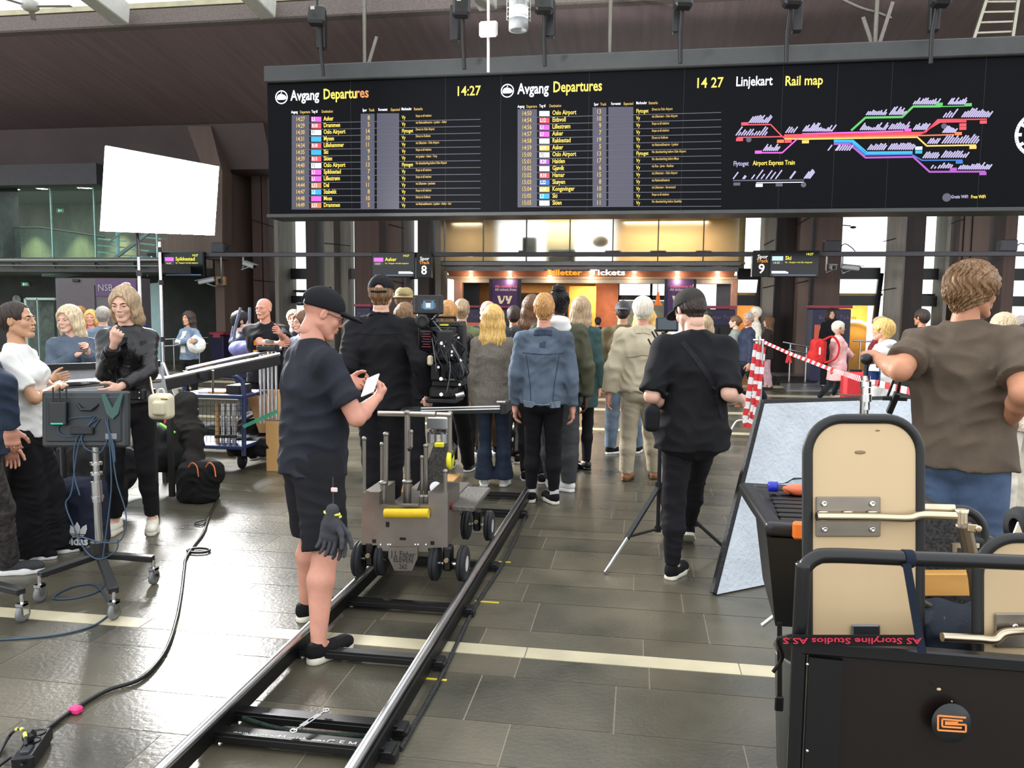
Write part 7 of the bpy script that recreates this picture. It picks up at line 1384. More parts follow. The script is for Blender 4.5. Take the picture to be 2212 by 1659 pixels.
m1 = MB(); m1.tube([cm-Y_*.035+X_*(-.03)+Z_*.08, cm-Y_*.05+X_*0+Z_*.05, cm-Y_*.05+X_*.05+Z_*.05, cm-Y_*.035+X_*.08+Z_*.08], .008, 8); m1.put('carry_handle', blackm, t)
m1 = MB(); m1.prism([cm-Y_*.036+X_*a+Z_*b for a, b in ((.10, .13), (.12, .135), (.16, .06), (.20, .135), (.215, .13), (.19, .03), (.16, .0), (.13, .03))], -Y_*.01); m1.put('green_chevron', plastic('dark_green_plastic', (52, 84, 78), .4), t)
m1 = MB(); m1.box(cm-Y_*.04+X_*.0+Z_*(-.06), (.12, .03, .04), (X_, Y_, Z_), .005); m1.put('mount_plate', blackm, t); m1 = MB(); m1.box(cm-Y_*.035+X_*.15+Z_*(-.09), (.06, .01, .03), (X_, Y_, Z_)); m1.put('label_plate', plastic('grey_label', (120, 122, 124), .5), t)
blue = plastic('blue_cable', (50, 74, 96), .45)
t = thing('cable_coil', 'thin blue cables looped over the monitor stand', 'cable', atD(215, 950, dm_-.1)); S_ = lambda px, py, o=-.12: atD(px, py, dm_+o)
for pts in ([(200, 900), (150, 905), (125, 925), (140, 942), (190, 935), (215, 905)], [(205, 900), (170, 960), (155, 1060), (142, 1090), (160, 1140)], [(205, 902), (165, 950), (160, 1020), (172, 1070)], [(228, 905), (240, 960), (252, 1040), (272, 1110), (262, 1165), (225, 1172), (175, 1160)], [(210, 905), (178, 930), (182, 965), (215, 978), (232, 950)], [(232, 905), (238, 980), (240, 1060), (228, 1160), (222, 1205)], [(160, 1140), (185, 1190), (215, 1208), (250, 1190), (255, 1165)], [(228, 910), (245, 960), (248, 1000), (240, 940)]):
    m1 = MB(); m1.tube(curve_pts([S_(*q) for q in pts], 6), .0036, 6); m1.put('strand', blue, t)
for pts, lab in (([(240, 1325), (200, 1352), (120, 1372), (0, 1382), (-60, 1380)], 'blue cable on the floor crossing the pale stone strip'), ([(235, 1238), (215, 1275), (160, 1292), (115, 1292), (150, 1270), (200, 1262), (222, 1280), (250, 1325)], 'blue cable looping on the floor between the stand legs')):
    tag(MB().tube(curve_pts([onZ(*q, .006) for q in pts], 8), .005, 6).put('floor_cable', blue), lab, 'cable')
t = thing('rolling_stand', 'second rolling stand cut off at the left edge, only a leg and caster showing', 'stand', onZ(-40, 1310)); f_ = onZ(50, 1343); m1 = MB(); m1.bar(Vector((onZ(-120, 1300).x, onZ(-120, 1300).y, .17)), Vector((f_.x, f_.y, .16)), .05, .035, (0, 0, 1), .005); m1.put('leg', blackm, t); caster(t, f_)
# ---- power strip and its cables
t = thing('power_strip', 'black two-socket power strip on the floor at bottom left', 'power strip', onZ(68, 1622)); a, b = onZ(48, 1650, .03), onZ(92, 1585, .03); m1 = MB(); m1.bar(a, b, .075, .05, (0, 0, 1), .008); m1.put('casing', blackp, t)
for f in (.55, .82):
    q = a.lerp(b, f)+Vector((0, 0, .026)); m1 = MB(); m1.lathe(q, (0, 0, 1), [(.024, 0), (.026, .002), (.022, .002), (.02, -.004), (0, -.004)], 20); m1.put('socket', blackm, t)
q = a.lerp(b, .22)+Vector((0, 0, .028)); m1 = MB(); m1.box(q, (.03, .045, .012), basis(Vector((0, 0, 1)), b-a), .003); m1.put('switch', plastic('clear_switch', (70, 72, 74), .3), t)
m1 = MB(); m1.box(a.lerp(b, .5)+Vector((-.012, 0, .045)), (.04, .05, .04), basis(Vector((0, 0, 1)), b-a), .012); m1.put('plug', blackp, t)
cabpts = [(95, 1580), (135, 1550), (165, 1530), (230, 1492), (300, 1468), (340, 1432), (365, 1390), (382, 1335), (392, 1280), (398, 1230), (402, 1205), (418, 1180), (440, 1150), (452, 1115), (470, 1080)]
tag(MB().tube(curve_pts([onZ(*q, .012) for q in cabpts], 8), .0095, 8).put('power_cable', blackp), 'black power cable snaking back from the power strip across the floor', 'cable')
tag(MB().tube([onZ(429, 1189, .012)+Vector((math.cos(i)*.075, math.sin(i)*.05, 0)) for i in [k*math.pi/12 for k in range(24)]], .009, 8, closed=True).put('cable_loop', blackp), 'small round loop of black cable lying on the floor', 'cable')
tag(MB().tube(curve_pts([onZ(*q, .01) for q in ((446, 1122), (420, 1130), (436, 1134), (450, 1120))], 6), .006, 6).put('cable_loop', blackp), 'thin tangle of black cable near the black backpack', 'cable')
m1 = MB(); m1.bar(onZ(155, 1538, .016), onZ(172, 1528, .016), .05, .03, (0, 0, 1), .008); tag(m1.put('tape_flag', plastic('hot_pink_tape', (240, 60, 130), .5)), 'hot pink tape wrapped round the black cable', 'tape')
t = thing('plug_cable', 'thin black cable with yellow stripes curving out of the power strip', 'cable', onZ(40, 1600)); P_ = curve_pts([onZ(57, 1610, .08), onZ(52, 1580, .1), onZ(38, 1575, .08), onZ(20, 1590, .03), onZ(0, 1625, .01), onZ(-30, 1680, .01)], 6); m1 = MB(); m1.tube(P_, .006, 8); m1.put('cord', blackp, t)
for k in (3, 7, 11): m1 = MB(); m1.tube(P_[k:k+3], .0068, 8); m1.put('yellow_band', plastic('lime_yellow_edge', (216, 214, 90), .6), t)
tag(MB().tube(curve_pts([onZ(50, 1655, .03), onZ(30, 1635, .03), onZ(10, 1645, .02), onZ(-20, 1670, .01)], 6), .006, 8).put('cord', blackp), 'black cord leaving the power strip at the bottom corner', 'cable')
# ---- bags
def blob(name, label, cat, m, parts, h=.012, amp=.01, seed=1, pname='bag_body'):
    q = SDF(); p0 = None
    for (px, py, d, rx, ry, rz) in parts:
        c = V3(atD(px, py, d)); p0 = c if p0 is None else p0; q.box(c, (rx, ry, rz), min(rx, ry, rz)*.75, k=.04)
    if amp: q.warp(folds(amp, 9, seed))
    q.plane((0, 0, .004), (0, 0, -1)); t = thing(name, label, cat, (p0[0], p0[1], 0)); q.put(pname, m, t, h, world=True); return t, p0
nav = cloth('navy_bag_cloth', (34, 38, 54)); blk = cloth('black_bag_cloth', (24, 24, 24)); orangep = plastic('orange_trim', (210, 110, 60), .5)
c = onZ(178, 1192); dd = (c-EYE).dot(FWD); t, c = blob('sports_bag', 'navy sports bag with white three-leaf emblem standing on the floor', 'bag', nav, [(178, 1110, dd+.1, .16, .12, .25)], amp=.008)
y = c[1]-.135; em = MB(); o = Vector((c[0]-.03, y-.01, 0)); zc_ = lambda py: onY(178, py, y).z; U = (onY(179, 1150, y).x-onY(178, 1150, y).x)
for a, sx in ((-.5, -13), (0, 0), (.5, 13)):
    pts = [Vector((onY(168+sx*.35, 1160, y).x, y, zc_(1163)))+Vector((math.sin(a*1.0)*v-math.cos(a)*u, 0, math.cos(a)*v+math.sin(a)*u))*U for u, v in ((-3.5, 2), (-6.5, 14), (-5, 24), (0, 32), (5, 24), (6.5, 14), (3.5, 2))]; em.prism(pts, (0, -.004, 0))
em.put('white_emblem', plastic('bag_white_print', (225, 225, 225), .5), t); em = MB()
for k in range(3): em.box((onY(168, 1150, y).x, y-.006, zc_(1154+4*k)), (.12, .004, .004))
em.put('emblem_gap', nav, t); em = MB(); em.text('adidas', (onY(131, 1178, y).x, y, zc_(1180)), (1, 0, .05), (0, 0, 1), .082, .004, bold=.02); em.put('white_lettering', plastic('bag_white_print', (225, 225, 225), .5), t)
c = onZ(430, 1090); dd = (c-EYE).dot(FWD); t, c = blob('backpack', 'bulging black backpack with orange zip pulls on the floor', 'backpack', blk, [(428, 1045, dd+.12, .16, .13, .19), (455, 1020, dd+.1, .1, .1, .1)], amp=.012)
for px in (415, 452): m1 = MB(); m1.tube(curve_pts([atD(px-8, 1010, dd), atD(px, 1000, dd-.02), atD(px+10, 1008, dd-.02), atD(px+14, 1030, dd-.03)], 5), .006, 6); m1.put('zip_pull', orangep, t)
blob('equipment_bag', 'low black equipment bag on the floor behind the trousers of the jacket woman', 'bag', blk, [(345, 955, 7.1, .2, .15, .16), (330, 985, 7.0, .25, .15, .12)], amp=.014, seed=4)
blob('clothes_pile', 'dark coat draped upright beside the blue cart', 'coat', cloth('dark_coat', (44, 42, 40)), [(400, 900, 7.2, .10, .1, .22), (408, 960, 7.2, .12, .12, .24), (398, 1010, 7.1, .14, .12, .14)], amp=.016, seed=6, pname='coat_body')
blob('equipment_bag', 'black bag with a red stripe and white lettering behind the small cream backpack', 'bag', blk, [(365, 920, 7.3, .16, .12, .1)], amp=.01, seed=8); t, c = blob('equipment_bag', 'dark equipment case under the sports bag stand, left of the jacket woman', 'bag', blk, [(205, 1010, 6.3, .3, .2, .2), (190, 1075, 6.1, .25, .2, .16)], amp=.012, seed=9)
m1 = MB(); m1.box(atD(366, 912, 7.16), (.14, .02, .045), basis((0, .3, 1), (.9, 0, .3)), .008); tag(m1.put('red_pouch', plastic('red_label', (200, 60, 50), .5)), 'small red pouch on the black bag behind the cream backpack', 'pouch')
m1 = MB(); m1.bar(atD(345, 915, 6.9), atD(378, 935, 6.9), .03, .012); tag(m1.put('lime_strap', plastic('lime_green', (120, 220, 60), .5)), 'lime green strap lying on the black bags', 'strap')
blob('equipment_bag', 'black soft bags piled under the blue cart', 'bag', blk, [(450, 935, 9.0, .25, .15, .12)], amp=.014, seed=11); blob('equipment_bag', 'black bags slumped between the blue cart and the wooden block', 'bag', blk, [(560, 930, 8.4, .2, .2, .2), (555, 960, 8.2, .25, .2, .1)], amp=.016, seed=12)
# small cream backpack carried by the leather jacket woman and her belt pouch
crm = plastic('cream_leatherette', (214, 206, 178), .4); dB = 5.25
t = thing('mini_backpack', 'small cream leather backpack hanging from the shoulder of the jacket woman', 'backpack', atD(350, 872, dB)); q = SDF(); c = V3(atD(349, 878, dB)); q.box(c, (.075, .055, .085), .035, k=0); q.box(c+V3(tuple(RGT*.012-UPV*.01-FWD*.06)), (.042, .025, .045), .015, k=.008); q.put('bag_body', crm, t, .006, world=True)
m1 = MB(); m1.tube(curve_pts([atD(340, 852, dB-.02), atD(343, 842, dB-.02), atD(352, 841, dB-.02), (atD(356, 852, dB-.02))], 5), .006, 6); m1.put('top_handle', crm, t); m1 = MB(); m1.tube(curve_pts([atD(337, 868, dB), atD(330, 845, dB), atD(326, 822, dB+.1), atD(322, 806, dB+.2)], 6), .006, 6); m1.put('strap', crm, t)
m1 = MB(); m1.box(atD(355, 862, dB-.09), (.05, .008, .012), b=.003); m1.put('flap_zip', metal('gold_zip', (190, 160, 100), .3), t)
t = thing('belt_pouch', 'black leather belt pouch with two studs at the waist of the jacket woman', 'pouch', atD(298, 851, 5.32)); m1 = MB(); m1.box(atD(298, 852, 5.32), (.11, .05, .08), b=.012); m1.put('pouch_body', leather, t)
for py in (848, 860): m1 = MB(); m1.ball(atD(301, py, 5.29), .006, 8); m1.put('stud', chrome, t)
# ---- table-like boards and silver tube
t = thing('reflector', 'white panel with black edge standing between the women on the left', 'reflector', atD(200, 810, 6.2)); m1 = MB(); a, b = atD(78, 795, 6.0), atD(345, 785, 6.6); m1.prism([a, b, Vector((b.x, b.y+.12, .72)), Vector((a.x, a.y+.12, .72))], (0, .03, 0)); m1.put('panel_face', plastic('pearly_panel', (176, 178, 184), .4), t)
m1 = MB(); m1.bar(a, b, .035, .05, (0, 0, 1)); m1.put('black_edge', blackm, t); m1 = MB(); m1.bar((a.x, a.y+.12, .02), (a.x, a.y+.12, .73), .04, .04); m1.put('foot_post', blackm, t); m1 = MB(); m1.bar((b.x, b.y+.12, .02), (b.x, b.y+.12, .73), .04, .04); m1.put('foot_post', blackm, t)
t = thing('steel_tube', 'thick polished tube lying behind the arms of the woman in white', 'tube', atD(170, 830, 5.7)); m1 = MB(); m1.cyl(atD(115, 832, 5.6), atD(345, 818, 6.2), .032, 20); m1.put('tube_body', chrome, t)
for px in (130, 330): q = atD(px, 840, 5.62 if px < 200 else 6.15); m1 = MB(); m1.cyl(q, (q.x, q.y, 0), .02, 10); m1.put('trestle_leg', blackm, t)
# ---- blue cage cart with gear
dk = 7.75; bl = plastic('royal_blue_frame', (32, 46, 84), .4); t = thing('cage_cart', 'blue tubular cage cart loaded with film gear', 'cart', onZ(450, 1012)); Cc = lambda px, py, o=0.0: atD(px, py, dk+o)
m1 = MB(); m1.tube(curve_pts([Cc(527, 985), Cc(527, 900), Cc(526, 838), Cc(519, 820), Cc(500, 813), Cc(440, 812), Cc(400, 812)], 6), .022, 10); m1.put('end_frame', bl, t)
m1 = MB(); m1.tube(curve_pts([Cc(398, 985, .0), Cc(398, 850, .0), Cc(398, 815, .0)], 6), .022, 10); m1.put('end_frame', bl, t)
for py, nm in ((856, 'shelf'), (965, 'deck')): a, b = Cc(376, py), Cc(530, py); m1 = MB(); m1.box(((a.x+b.x)/2, (a.y+b.y)/2+.25, (a.z+b.z)/2), (b.x-a.x, .55, .035), b=.006); m1.put(nm, bl, t)
m1 = MB()
for k in range(14): px = 412+8.6*k; m1.cyl(Cc(px, 866, -.03), Cc(px, 955, -.03), .0022, 5)
for k in range(9): py = 866+11*k; m1.cyl(Cc(408, py, -.03), Cc(526, py, -.03), .0022, 5)
m1.put('wire_mesh', blackm, t)
for px, o in ((524, 0), (398, 0), (500, .45), (420, .45)): c = onZ(px, 1012 if o == 0 else 985); m1 = MB(); m1.lathe((c.x-.018, c.y, .085), (1, 0, 0), [(0, 0), (.05, 0), (.085, .006), (.085, .03), (.05, .036), (0, .036)], 20); w_ = m1.put('wheel', rubber, t); m1 = MB(); m1.cyl((c.x-.03, c.y, .085), (c.x+.03, c.y, .085), .012, 8); m1.box((c.x, c.y, .19), (.06, .06, .03)); m1.put('fork', alu, w_)
for k, (px0, px1, py0, py1, m_, lab) in enumerate(((452, 490, 845, 853, wood, 'flat wooden board on top of the blue cart'), (430, 452, 845, 853, plastic('white_case', (220, 220, 215), .4), 'white flat case on top of the blue cart'), (490, 522, 832, 853, blackp, 'black camera mount box on the right of the blue cart'))):
    a, b = Cc(px0, py0, .1), Cc(px1, py1, .1); tt = thing('gear_box', lab, 'box', ((a.x+b.x)/2, a.y, b.z)); m1 = MB(); m1.box(((a.x+b.x)/2, a.y+.1, (a.z+b.z)/2), (b.x-a.x, .25, abs(a.z-b.z)), b=.005); m1.put('box_body', m_, tt)
for k in range(4): px = 470+12*k; tt = thing('tube_bundle_piece', 'silver support tube standing inside the cage, %s' % ('leftmost, wooden coloured', 'second from left', 'third from left', 'rightmost')[k], 'tube', Cc(px, 960, .15)); m1 = MB(); m1.cyl(Cc(px, 958, .15), Cc(px, 872, .15), .022, 10); m1.put('tube', wood if k == 0 else alu, tt); m1 = MB(); m1.cyl(Cc(px, 946, .15), Cc(px, 940, .15), .03, 10); m1.put('collar', blackm, tt)
dt_ = 7.4; t = thing('track_rail_section', 'spare length of silver dolly track lying across the cart', 'track', atD(470, 810, dt_)); a, b = atD(345, 835, dt_-.3), atD(604, 778, dt_+.4)
m1 = MB(); m1.bar(a, b, .03, .09, (0, 0, 1), .004); m1.put('beam', dsteel, t); m1 = MB(); m1.cyl(a+Vector((0, 0, .06)), b+Vector((0, 0, .06)), .02, 12); m1.put('rail', chrome, t); m1 = MB(); m1.cyl(a+Vector((.05, .35, .13)), b+Vector((-.15, .35, .1)), .02, 12); m1.put('rail', chrome, t)
m1 = MB(); m1.bar(atD(438, 812, dt_-.12), atD(400, 805, dt_+.3), .05, .04); m1.put('cross_tie', blackm, t); q = atD(467, 830, dt_); m1 = MB(); m1.cyl(atD(460, 800, dt_-.08), atD(460, 850, dt_), .012, 8); m1.put('clamp_bolt', alu, t)
t = thing('ring_hoop', 'large pale hoop leaning behind the cream backpack', 'hoop', onZ(358, 990)); c = atD(352, 860, 7.4); m1 = MB(); m1.tube([c+RGT*(math.cos(i)*.13)+UPV*(math.sin(i)*.16) for i in [k*math.pi/14 for k in range(28)]], .022, 8, closed=True); m1.put('rim', plastic('cream_rubber_rim', (196, 192, 180), .5), t); m1 = MB(); m1.bar(c-Vector((0, 0, .15)), (c.x, c.y, 0), .04, .04); m1.put('foot', blackm, t)
t = thing('tripod_bundle', 'folded silver tripod with black head standing by the bald man', 'tripod', onZ(580, 930)); dtp = 8.0
for k, px in enumerate((562, 570, 579, 587, 596)): m1 = MB(); m1.cyl(atD(px, 760, dtp+.03*(k % 2)), atD(px+1, 915, dtp+.03*(k % 2)), .014, 10); m1.put('leg', alu, t)
m1 = MB(); m1.box(atD(579, 752, dtp), (.2, .12, .05), b=.01); m1.put('head_plate', blackm, t)
for px in (562, 574, 586, 597): m1 = MB(); m1.cyl(atD(px, 745, dtp-.02), atD(px, 758, dtp-.02), .022, 12); m1.put('knob', blackm, t)
m1 = MB(); m1.cyl(atD(582, 742, dtp), atD(582, 735, dtp), .045, 16); m1.put('bowl', mat('olive_bowl', (120, 118, 100), .4), t)
t = thing('plywood_sheet', 'reddish plywood sheet leaning behind the wooden block', 'board', onZ(570, 985)); m1 = MB(); m1.prism([atD(528, 842, 8.3), atD(602, 842, 8.3), atD(594, 935, 8.1), atD(560, 935, 8.1)], (0, .04, 0)); m1.put('sheet', mat('reddish_plywood', (178, 134, 90), .5, var=.15, vscale=4), t); m1 = MB(); m1.prism([atD(596, 842, 8.25), atD(606, 842, 8.25), atD(603, 960, 8.1), atD(594, 960, 8.1)], (0, .04, 0)); m1.put('edge_board', wood, t)
c = onZ(597, 1019); dw = (c-EYE).dot(FWD); zt_ = atD(595, 908, dw).z; w_ = 46*dw/F_PX; t = thing('wooden_block', 'tall light wooden box standing on end at the left of the cap man', 'box', (c.x, c.y+.08, 0)); m1 = MB(); m1.box((c.x, c.y+.08, zt_/2), (w_, .16, zt_), b=.004); m1.put('box_body', wood, t); m1 = MB(); m1.box((c.x, c.y+.08, zt_+.006), (w_, .16, .012), b=.003); m1.put('dark_top', mat('worn_wood_top', (110, 96, 80), .6), t)
for s in (-1, 1): m1 = MB(); m1.box((c.x+s*.05, c.y+.08, zt_+.013), (.04, .04, .003), b=.001); m1.put('hand_hole', blackp, t)
m1 = MB(); m1.bar(atD(525, 922, 7.7), atD(600, 888, 7.75), .035, .004, (0, 1, 0)); tag(m1.put('webbing_strap', cloth('green_webbing', (60, 130, 100))), 'green webbing strap stretched from the cart to behind the cap man', 'strap')
m1 = MB(); m1.prism([onZ(530, 968, .01), onZ(572, 955, .01), onZ(572, 972, .01), onZ(545, 985, .01)], (0, 0, .012)); tag(m1.put('barrier_tape', plastic('red_white_tape', (220, 60, 60), .5)), 'red and white tape lying on the floor left of the wooden block', 'tape')
# ================================================================ gear on the right
# ---- big white reflector board with black taped edges
BL, BR = onZ(1549, 1284, .01), onZ(2010, 1190, .01); TL = atD(1652, 872, 5.0); TR = TL+(BR-BL)*1.0; TR = Vector((TR.x, TR.y, atD(1960, 858, (TR-EYE).dot(FWD)).z)); nn = (BR-BL).cross(TL-BL).normalized(); nn = -nn if nn.dot(EYE-BL) < 0 else nn
t = thing('reflector_board', 'large white polystyrene reflector board with black taped edges', 'reflector', (BL+BR)/2); m1 = MB(); m1.prism([BL, BR, TR, TL], -nn*.04); m1.put('foam_sheet', mat('scuffed_polystyrene', (196, 204, 212), .8, var=.1, vscale=5, bump=.9, bscale=35), t)
def lipb(a, b, w_=.035): m1 = MB(); m1.bar(a-nn*.02, b-nn*.02, .055, w_, nn, .003); m1.put('taped_edge', mat('black_gaffer_tape', (20, 20, 21), .6, bump=.5), t)
lipb(BL, TL); lipb(TL, TR); lipb(BL, BR, .012); lipb(BR, TR)
# ---- slim black tripod with a small monitor
gc = onZ(1420, 1175); ct = (gc-EYE).dot(FWD); t = thing('tripod_stand', 'slim black tripod stand with silver foot in front of the beige jacket man', 'tripod', gc); tz = 1.5; m1 = MB(); m1.cyl((gc.x, gc.y, .12), (gc.x, gc.y, tz), .014, 12); m1.put('column', blackm, t)
zh = onY(1418, 1050, gc.y).z; zl = onY(1418, 1142, gc.y).z; m1 = MB(); m1.cyl((gc.x, gc.y, zh-.02), (gc.x, gc.y, zh+.03), .026, 12); m1.put('collar', blackm, t); m1 = MB(); m1.cyl((gc.x, gc.y, zl-.02), (gc.x, gc.y, zl+.02), .024, 12); m1.put('lower_collar', blackm, t)
for k, f_ in enumerate((onZ(1306, 1241), onZ(1572, 1192), onZ(1440, 1120))):
    h0 = Vector((gc.x, gc.y, zh)); mid = h0.lerp(f_, .62); m1 = MB(); m1.bar(h0, mid, .03, .022); lg = m1.put('leg', blackm, t); m1 = MB(); m1.cyl(mid-(mid-f_)*0, f_+Vector((0, 0, .01)), .012, 10); m1.put('lower_leg', chrome if k == 0 else blackm, lg, label='bright silver lower leg') if k == 0 else m1.put('lower_leg', blackm, lg); m1 = MB(); m1.bar((gc.x, gc.y, zl), h0.lerp(f_, .6), .02, .014); m1.put('brace', blackm, t)
cm = Vector((gc.x, gc.y, 0))+Vector((.02, -.03, atD(1440, 702, ct).z)); t = thing('small_monitor', 'small wireless monitor on the slim tripod behind the bowed man', 'monitor', cm); m1 = MB(); m1.box(atD(1441, 701, ct-.03), (.16, .03, .10), (RGT, FWD, UPV), .008); m1.put('housing', blackm, t); m1 = MB(); m1.box(atD(1441, 700, ct-.048), (.13, .003, .075), (RGT, FWD, UPV)); m1.put('screen', glow('dim_slate_screen', (70, 82, 92), .8), t)
for a, b in (((1424, 745), (1408, 716)), ((1428, 738), (1414, 712)), ((1400, 732), (1410, 752))): m1 = MB(); m1.cyl(atD(*a, ct-.05), atD(*b, ct-.05), .006, 8); m1.put('antenna', blackp, t)
m1 = MB(); m1.tube([atD(1441, 715, ct), atD(1425, 730, ct), (gc.x, gc.y, tz-.02)], .01, 8); m1.put('arm', blackm, t)
# cross-body camera bag of the bowed man
t = thing('camera_pouch', 'rounded black camera pouch at the left hip of the bowed man', 'pouch', atD(1407, 900, 4.6)); q = SDF(); c = V3(atD(1408, 903, 4.6)); q.box(c, (.045, .07, .075), .035, k=0); q.put('bag_body', blackc, t, .007, world=True)
# ---- barrier tape and its stand
red = plastic('red_tape', (206, 44, 48), .45); wht = plastic('white_tape', (232, 228, 228), .45); ds = 7.9
t = thing('barrier_stand', 'thin silver stand holding the red and white tape', 'stand', onZ(1640, 945)); s0 = onZ(1640, 945); tp = atD(1640, 735, (s0-EYE).dot(FWD)); ds = (s0-EYE).dot(FWD)
m1 = MB(); m1.cyl(s0, (s0.x, s0.y, tp.z), .012, 10); m1.put('pole', alu, t); m1 = MB(); m1.cyl(tp-Vector((.08, 0, 0)), tp+Vector((.06, 0, 0)), .018, 10); m1.cyl(tp+Vector((0, 0, -.05)), tp+Vector((0, 0, .05)), .022, 10); m1.put('clamp_head', chrome, t)
for pts in ([(1570, 950), (1585, 918), (1598, 908), (1636, 910)], [(1700, 960), (1685, 925), (1668, 912), (1642, 912)]): m1 = MB(); m1.tube(curve_pts([atD(*q, ds-.02) for q in pts], 6), .012, 8); m1.put('foot_tube', plastic('white_tube', (210, 210, 208), .4), t)
def striped(name, label, P, wd, hint, n=None, per=.16):
    t = thing(name, label, 'tape', P[0], 0, 'red and white barrier tape'); L = 0; acc = MB()
    for a, b in zip(P, P[1:]):
        seg = (b-a).length; steps = max(1, int(seg/(per/2)));
        for i in range(steps):
            p, q = a.lerp(b, i/steps), a.lerp(b, (i+1)/steps); acc.bar(p, q, wd, .003, hint, mi=int(L/per) % 2) ; L += seg/steps
    acc.put('striped_strip', [red, wht], t); return t
for k, pts in enumerate(([(1634, 742), (1626, 800), (1616, 860), (1609, 905), (1612, 922)], [(1642, 745), (1636, 800), (1630, 860), (1624, 905), (1616, 924)], [(1650, 750), (1646, 800), (1640, 840), (1634, 880), (1628, 905)])): striped('barrier_tape', 'hanging loop of red and white barrier tape on the stand, %s' % ('leftmost strand', 'middle strand', 'rightmost strand')[k], [atD(*q, ds-.06-.02*k) for q in pts], .07 if k < 2 else .05, FWD.cross(Vector((0, 0, 1))).cross(Vector((0, 0, 1))), per=.085)
striped('barrier_tape', 'red and white barrier tape stretched from the stand toward the brown T-shirt man', [atD(1648, 738, ds-.05), atD(1702, 762, ds-.9), atD(1800, 800, ds-2.2), atD(1870, 822, 5.0), atD(1985, 850, 4.3)], .04, (0, 1, 0), per=.07)
m1 = MB()
for dx in (-5, 4): m1.bar(atD(1704, 764, ds-.95), atD(1704+dx, 784, ds-.95), .03, .004, FWD)
tag(m1.put('tape_bow', red), 'small red bow of tape tied to the stretched barrier tape', 'tape')
for k, (a, b) in enumerate((((1105, 965), (1122, 966)), ((800, 968), (818, 969)))):
    striped('barrier_tape', 'red and white tape line near the floor, %s' % ('by the denim jacket man', 'left of the dolly')[k], [atD(a[0]-20, a[1], 9.2), atD(b[0]+6, b[1], 9.2)], .045, (0, 1, 0), per=.15)
# ---- stand riser under the hand and black clamps
dr = 3.95; t = thing('stand_riser', 'chrome stand riser with stacked collars gripped by the brown T-shirt man', 'stand', onZ(1870, 1395)); b0 = atD(1868, 900, dr)
m1 = MB(); m1.cyl((b0.x, b0.y, 0), atD(1868, 860, dr), .021, 16); m1.put('column', chs, t)
for k, (y0_, y1_, r) in enumerate(((885, 868, .020), (868, 852, .028), (850, 838, .024), (836, 824, .028), (822, 812, .022))): m1 = MB(); m1.cyl(atD(1870, y0_, dr), atD(1870, y1_, dr), r, 18); m1.put('collar', chs, t)
m1 = MB(); m1.cyl(atD(1870, 812, dr), atD(1872, 780, dr), .012, 10); m1.ball(atD(1872, 776, dr), .03, 12); m1.put('grip_head', blackm, t)
for a in (60, 180, 300): d = Vector((math.cos(R(a)), math.sin(R(a)), 0)); m1 = MB(); m1.tube([(b0.x, b0.y, .45), (b0.x+d.x*.45, b0.y+d.y*.45, .03)], .013, 8); m1.put('leg', chs, t)
t = thing('water_bottle', 'clear plastic bottle with blue label hanging beside the riser', 'bottle', atD(1884, 812, dr+.1)); c = atD(1886, 832, dr+.1); clr = clear_glass('clear_plastic', (.92, .95, .97)); m1 = MB(); m1.lathe(c, (0, 0, 1), [(0, 0), (.03, .0), (.032, .03), (.03, .09), (.012, .12), (.012, .14), (0, .14)], 18); m1.put('bottle_body', clr, t); m1 = MB(); m1.lathe(c+Vector((0, 0, .03)), (0, 0, 1), [(.0325, 0), (.0325, .04)], 18); m1.put('label_band', plastic('blue_label', (40, 70, 150), .4), t)
t = thing('clamp', 'black grip clamps fixed to the top edge of the reflector board', 'clamp', atD(1940, 855, 4.3))
for a, b, w_ in (((1915, 862), (1934, 812), .012), ((1935, 868), (1944, 822), .016), ((1920, 892), (1938, 850), .03), ((1905, 860), (1960, 862), .022)): m1 = MB(); m1.bar(atD(*a, 4.3), atD(*b, 4.25), w_, w_, None, .003); m1.put('clamp_bar', blackm, t)
t = thing('suitcase', 'bright red hard suitcase with a grey strap behind the pink coat', 'suitcase', onZ(1849, 899)); cs = onZ(1849, 899); m1 = MB(); m1.box((cs.x, cs.y+.15, .37), (.40, .28, .66), b=.05); m1.put('shell', plastic('glossy_red', (196, 40, 46), .35), t); m1 = MB(); m1.box((cs.x, cs.y+.15, .33), (.44, .3, .03), b=.004); m1.put('strap', mat('grey_brown_strap', (110, 84, 74), .6), t); m1 = MB(); m1.box((cs.x, cs.y+.15, .72), (.2, .03, .04), b=.01); m1.put('handle', blackp, t)
for s in (-1, 1): m1 = MB(); m1.ball((cs.x+s*.16, cs.y+.1, .03), .03, 10); m1.put('wheel', blackp, t)
# ---- yellow marks
ym = plastic('yellow_floor_tape', (220, 200, 60), .5)
for k, (a, b) in enumerate((((1026, 1299), (1078, 1302)), ((1070, 1213), (1103, 1215)), ((916, 1466), (966, 1468)))):
    p, q = onZ(*a), onZ(*b); m1 = MB(); m1.box(((p.x+q.x)/2, p.y, .0015), (abs(q.x-p.x), .014, .003)); tag(m1.put('floor_mark', ym), 'thin yellow tape mark on the floor right of the track, %s' % ('middle one', 'farthest one', 'nearest one')[k], 'tape', 'yellow tape marks beside the track')
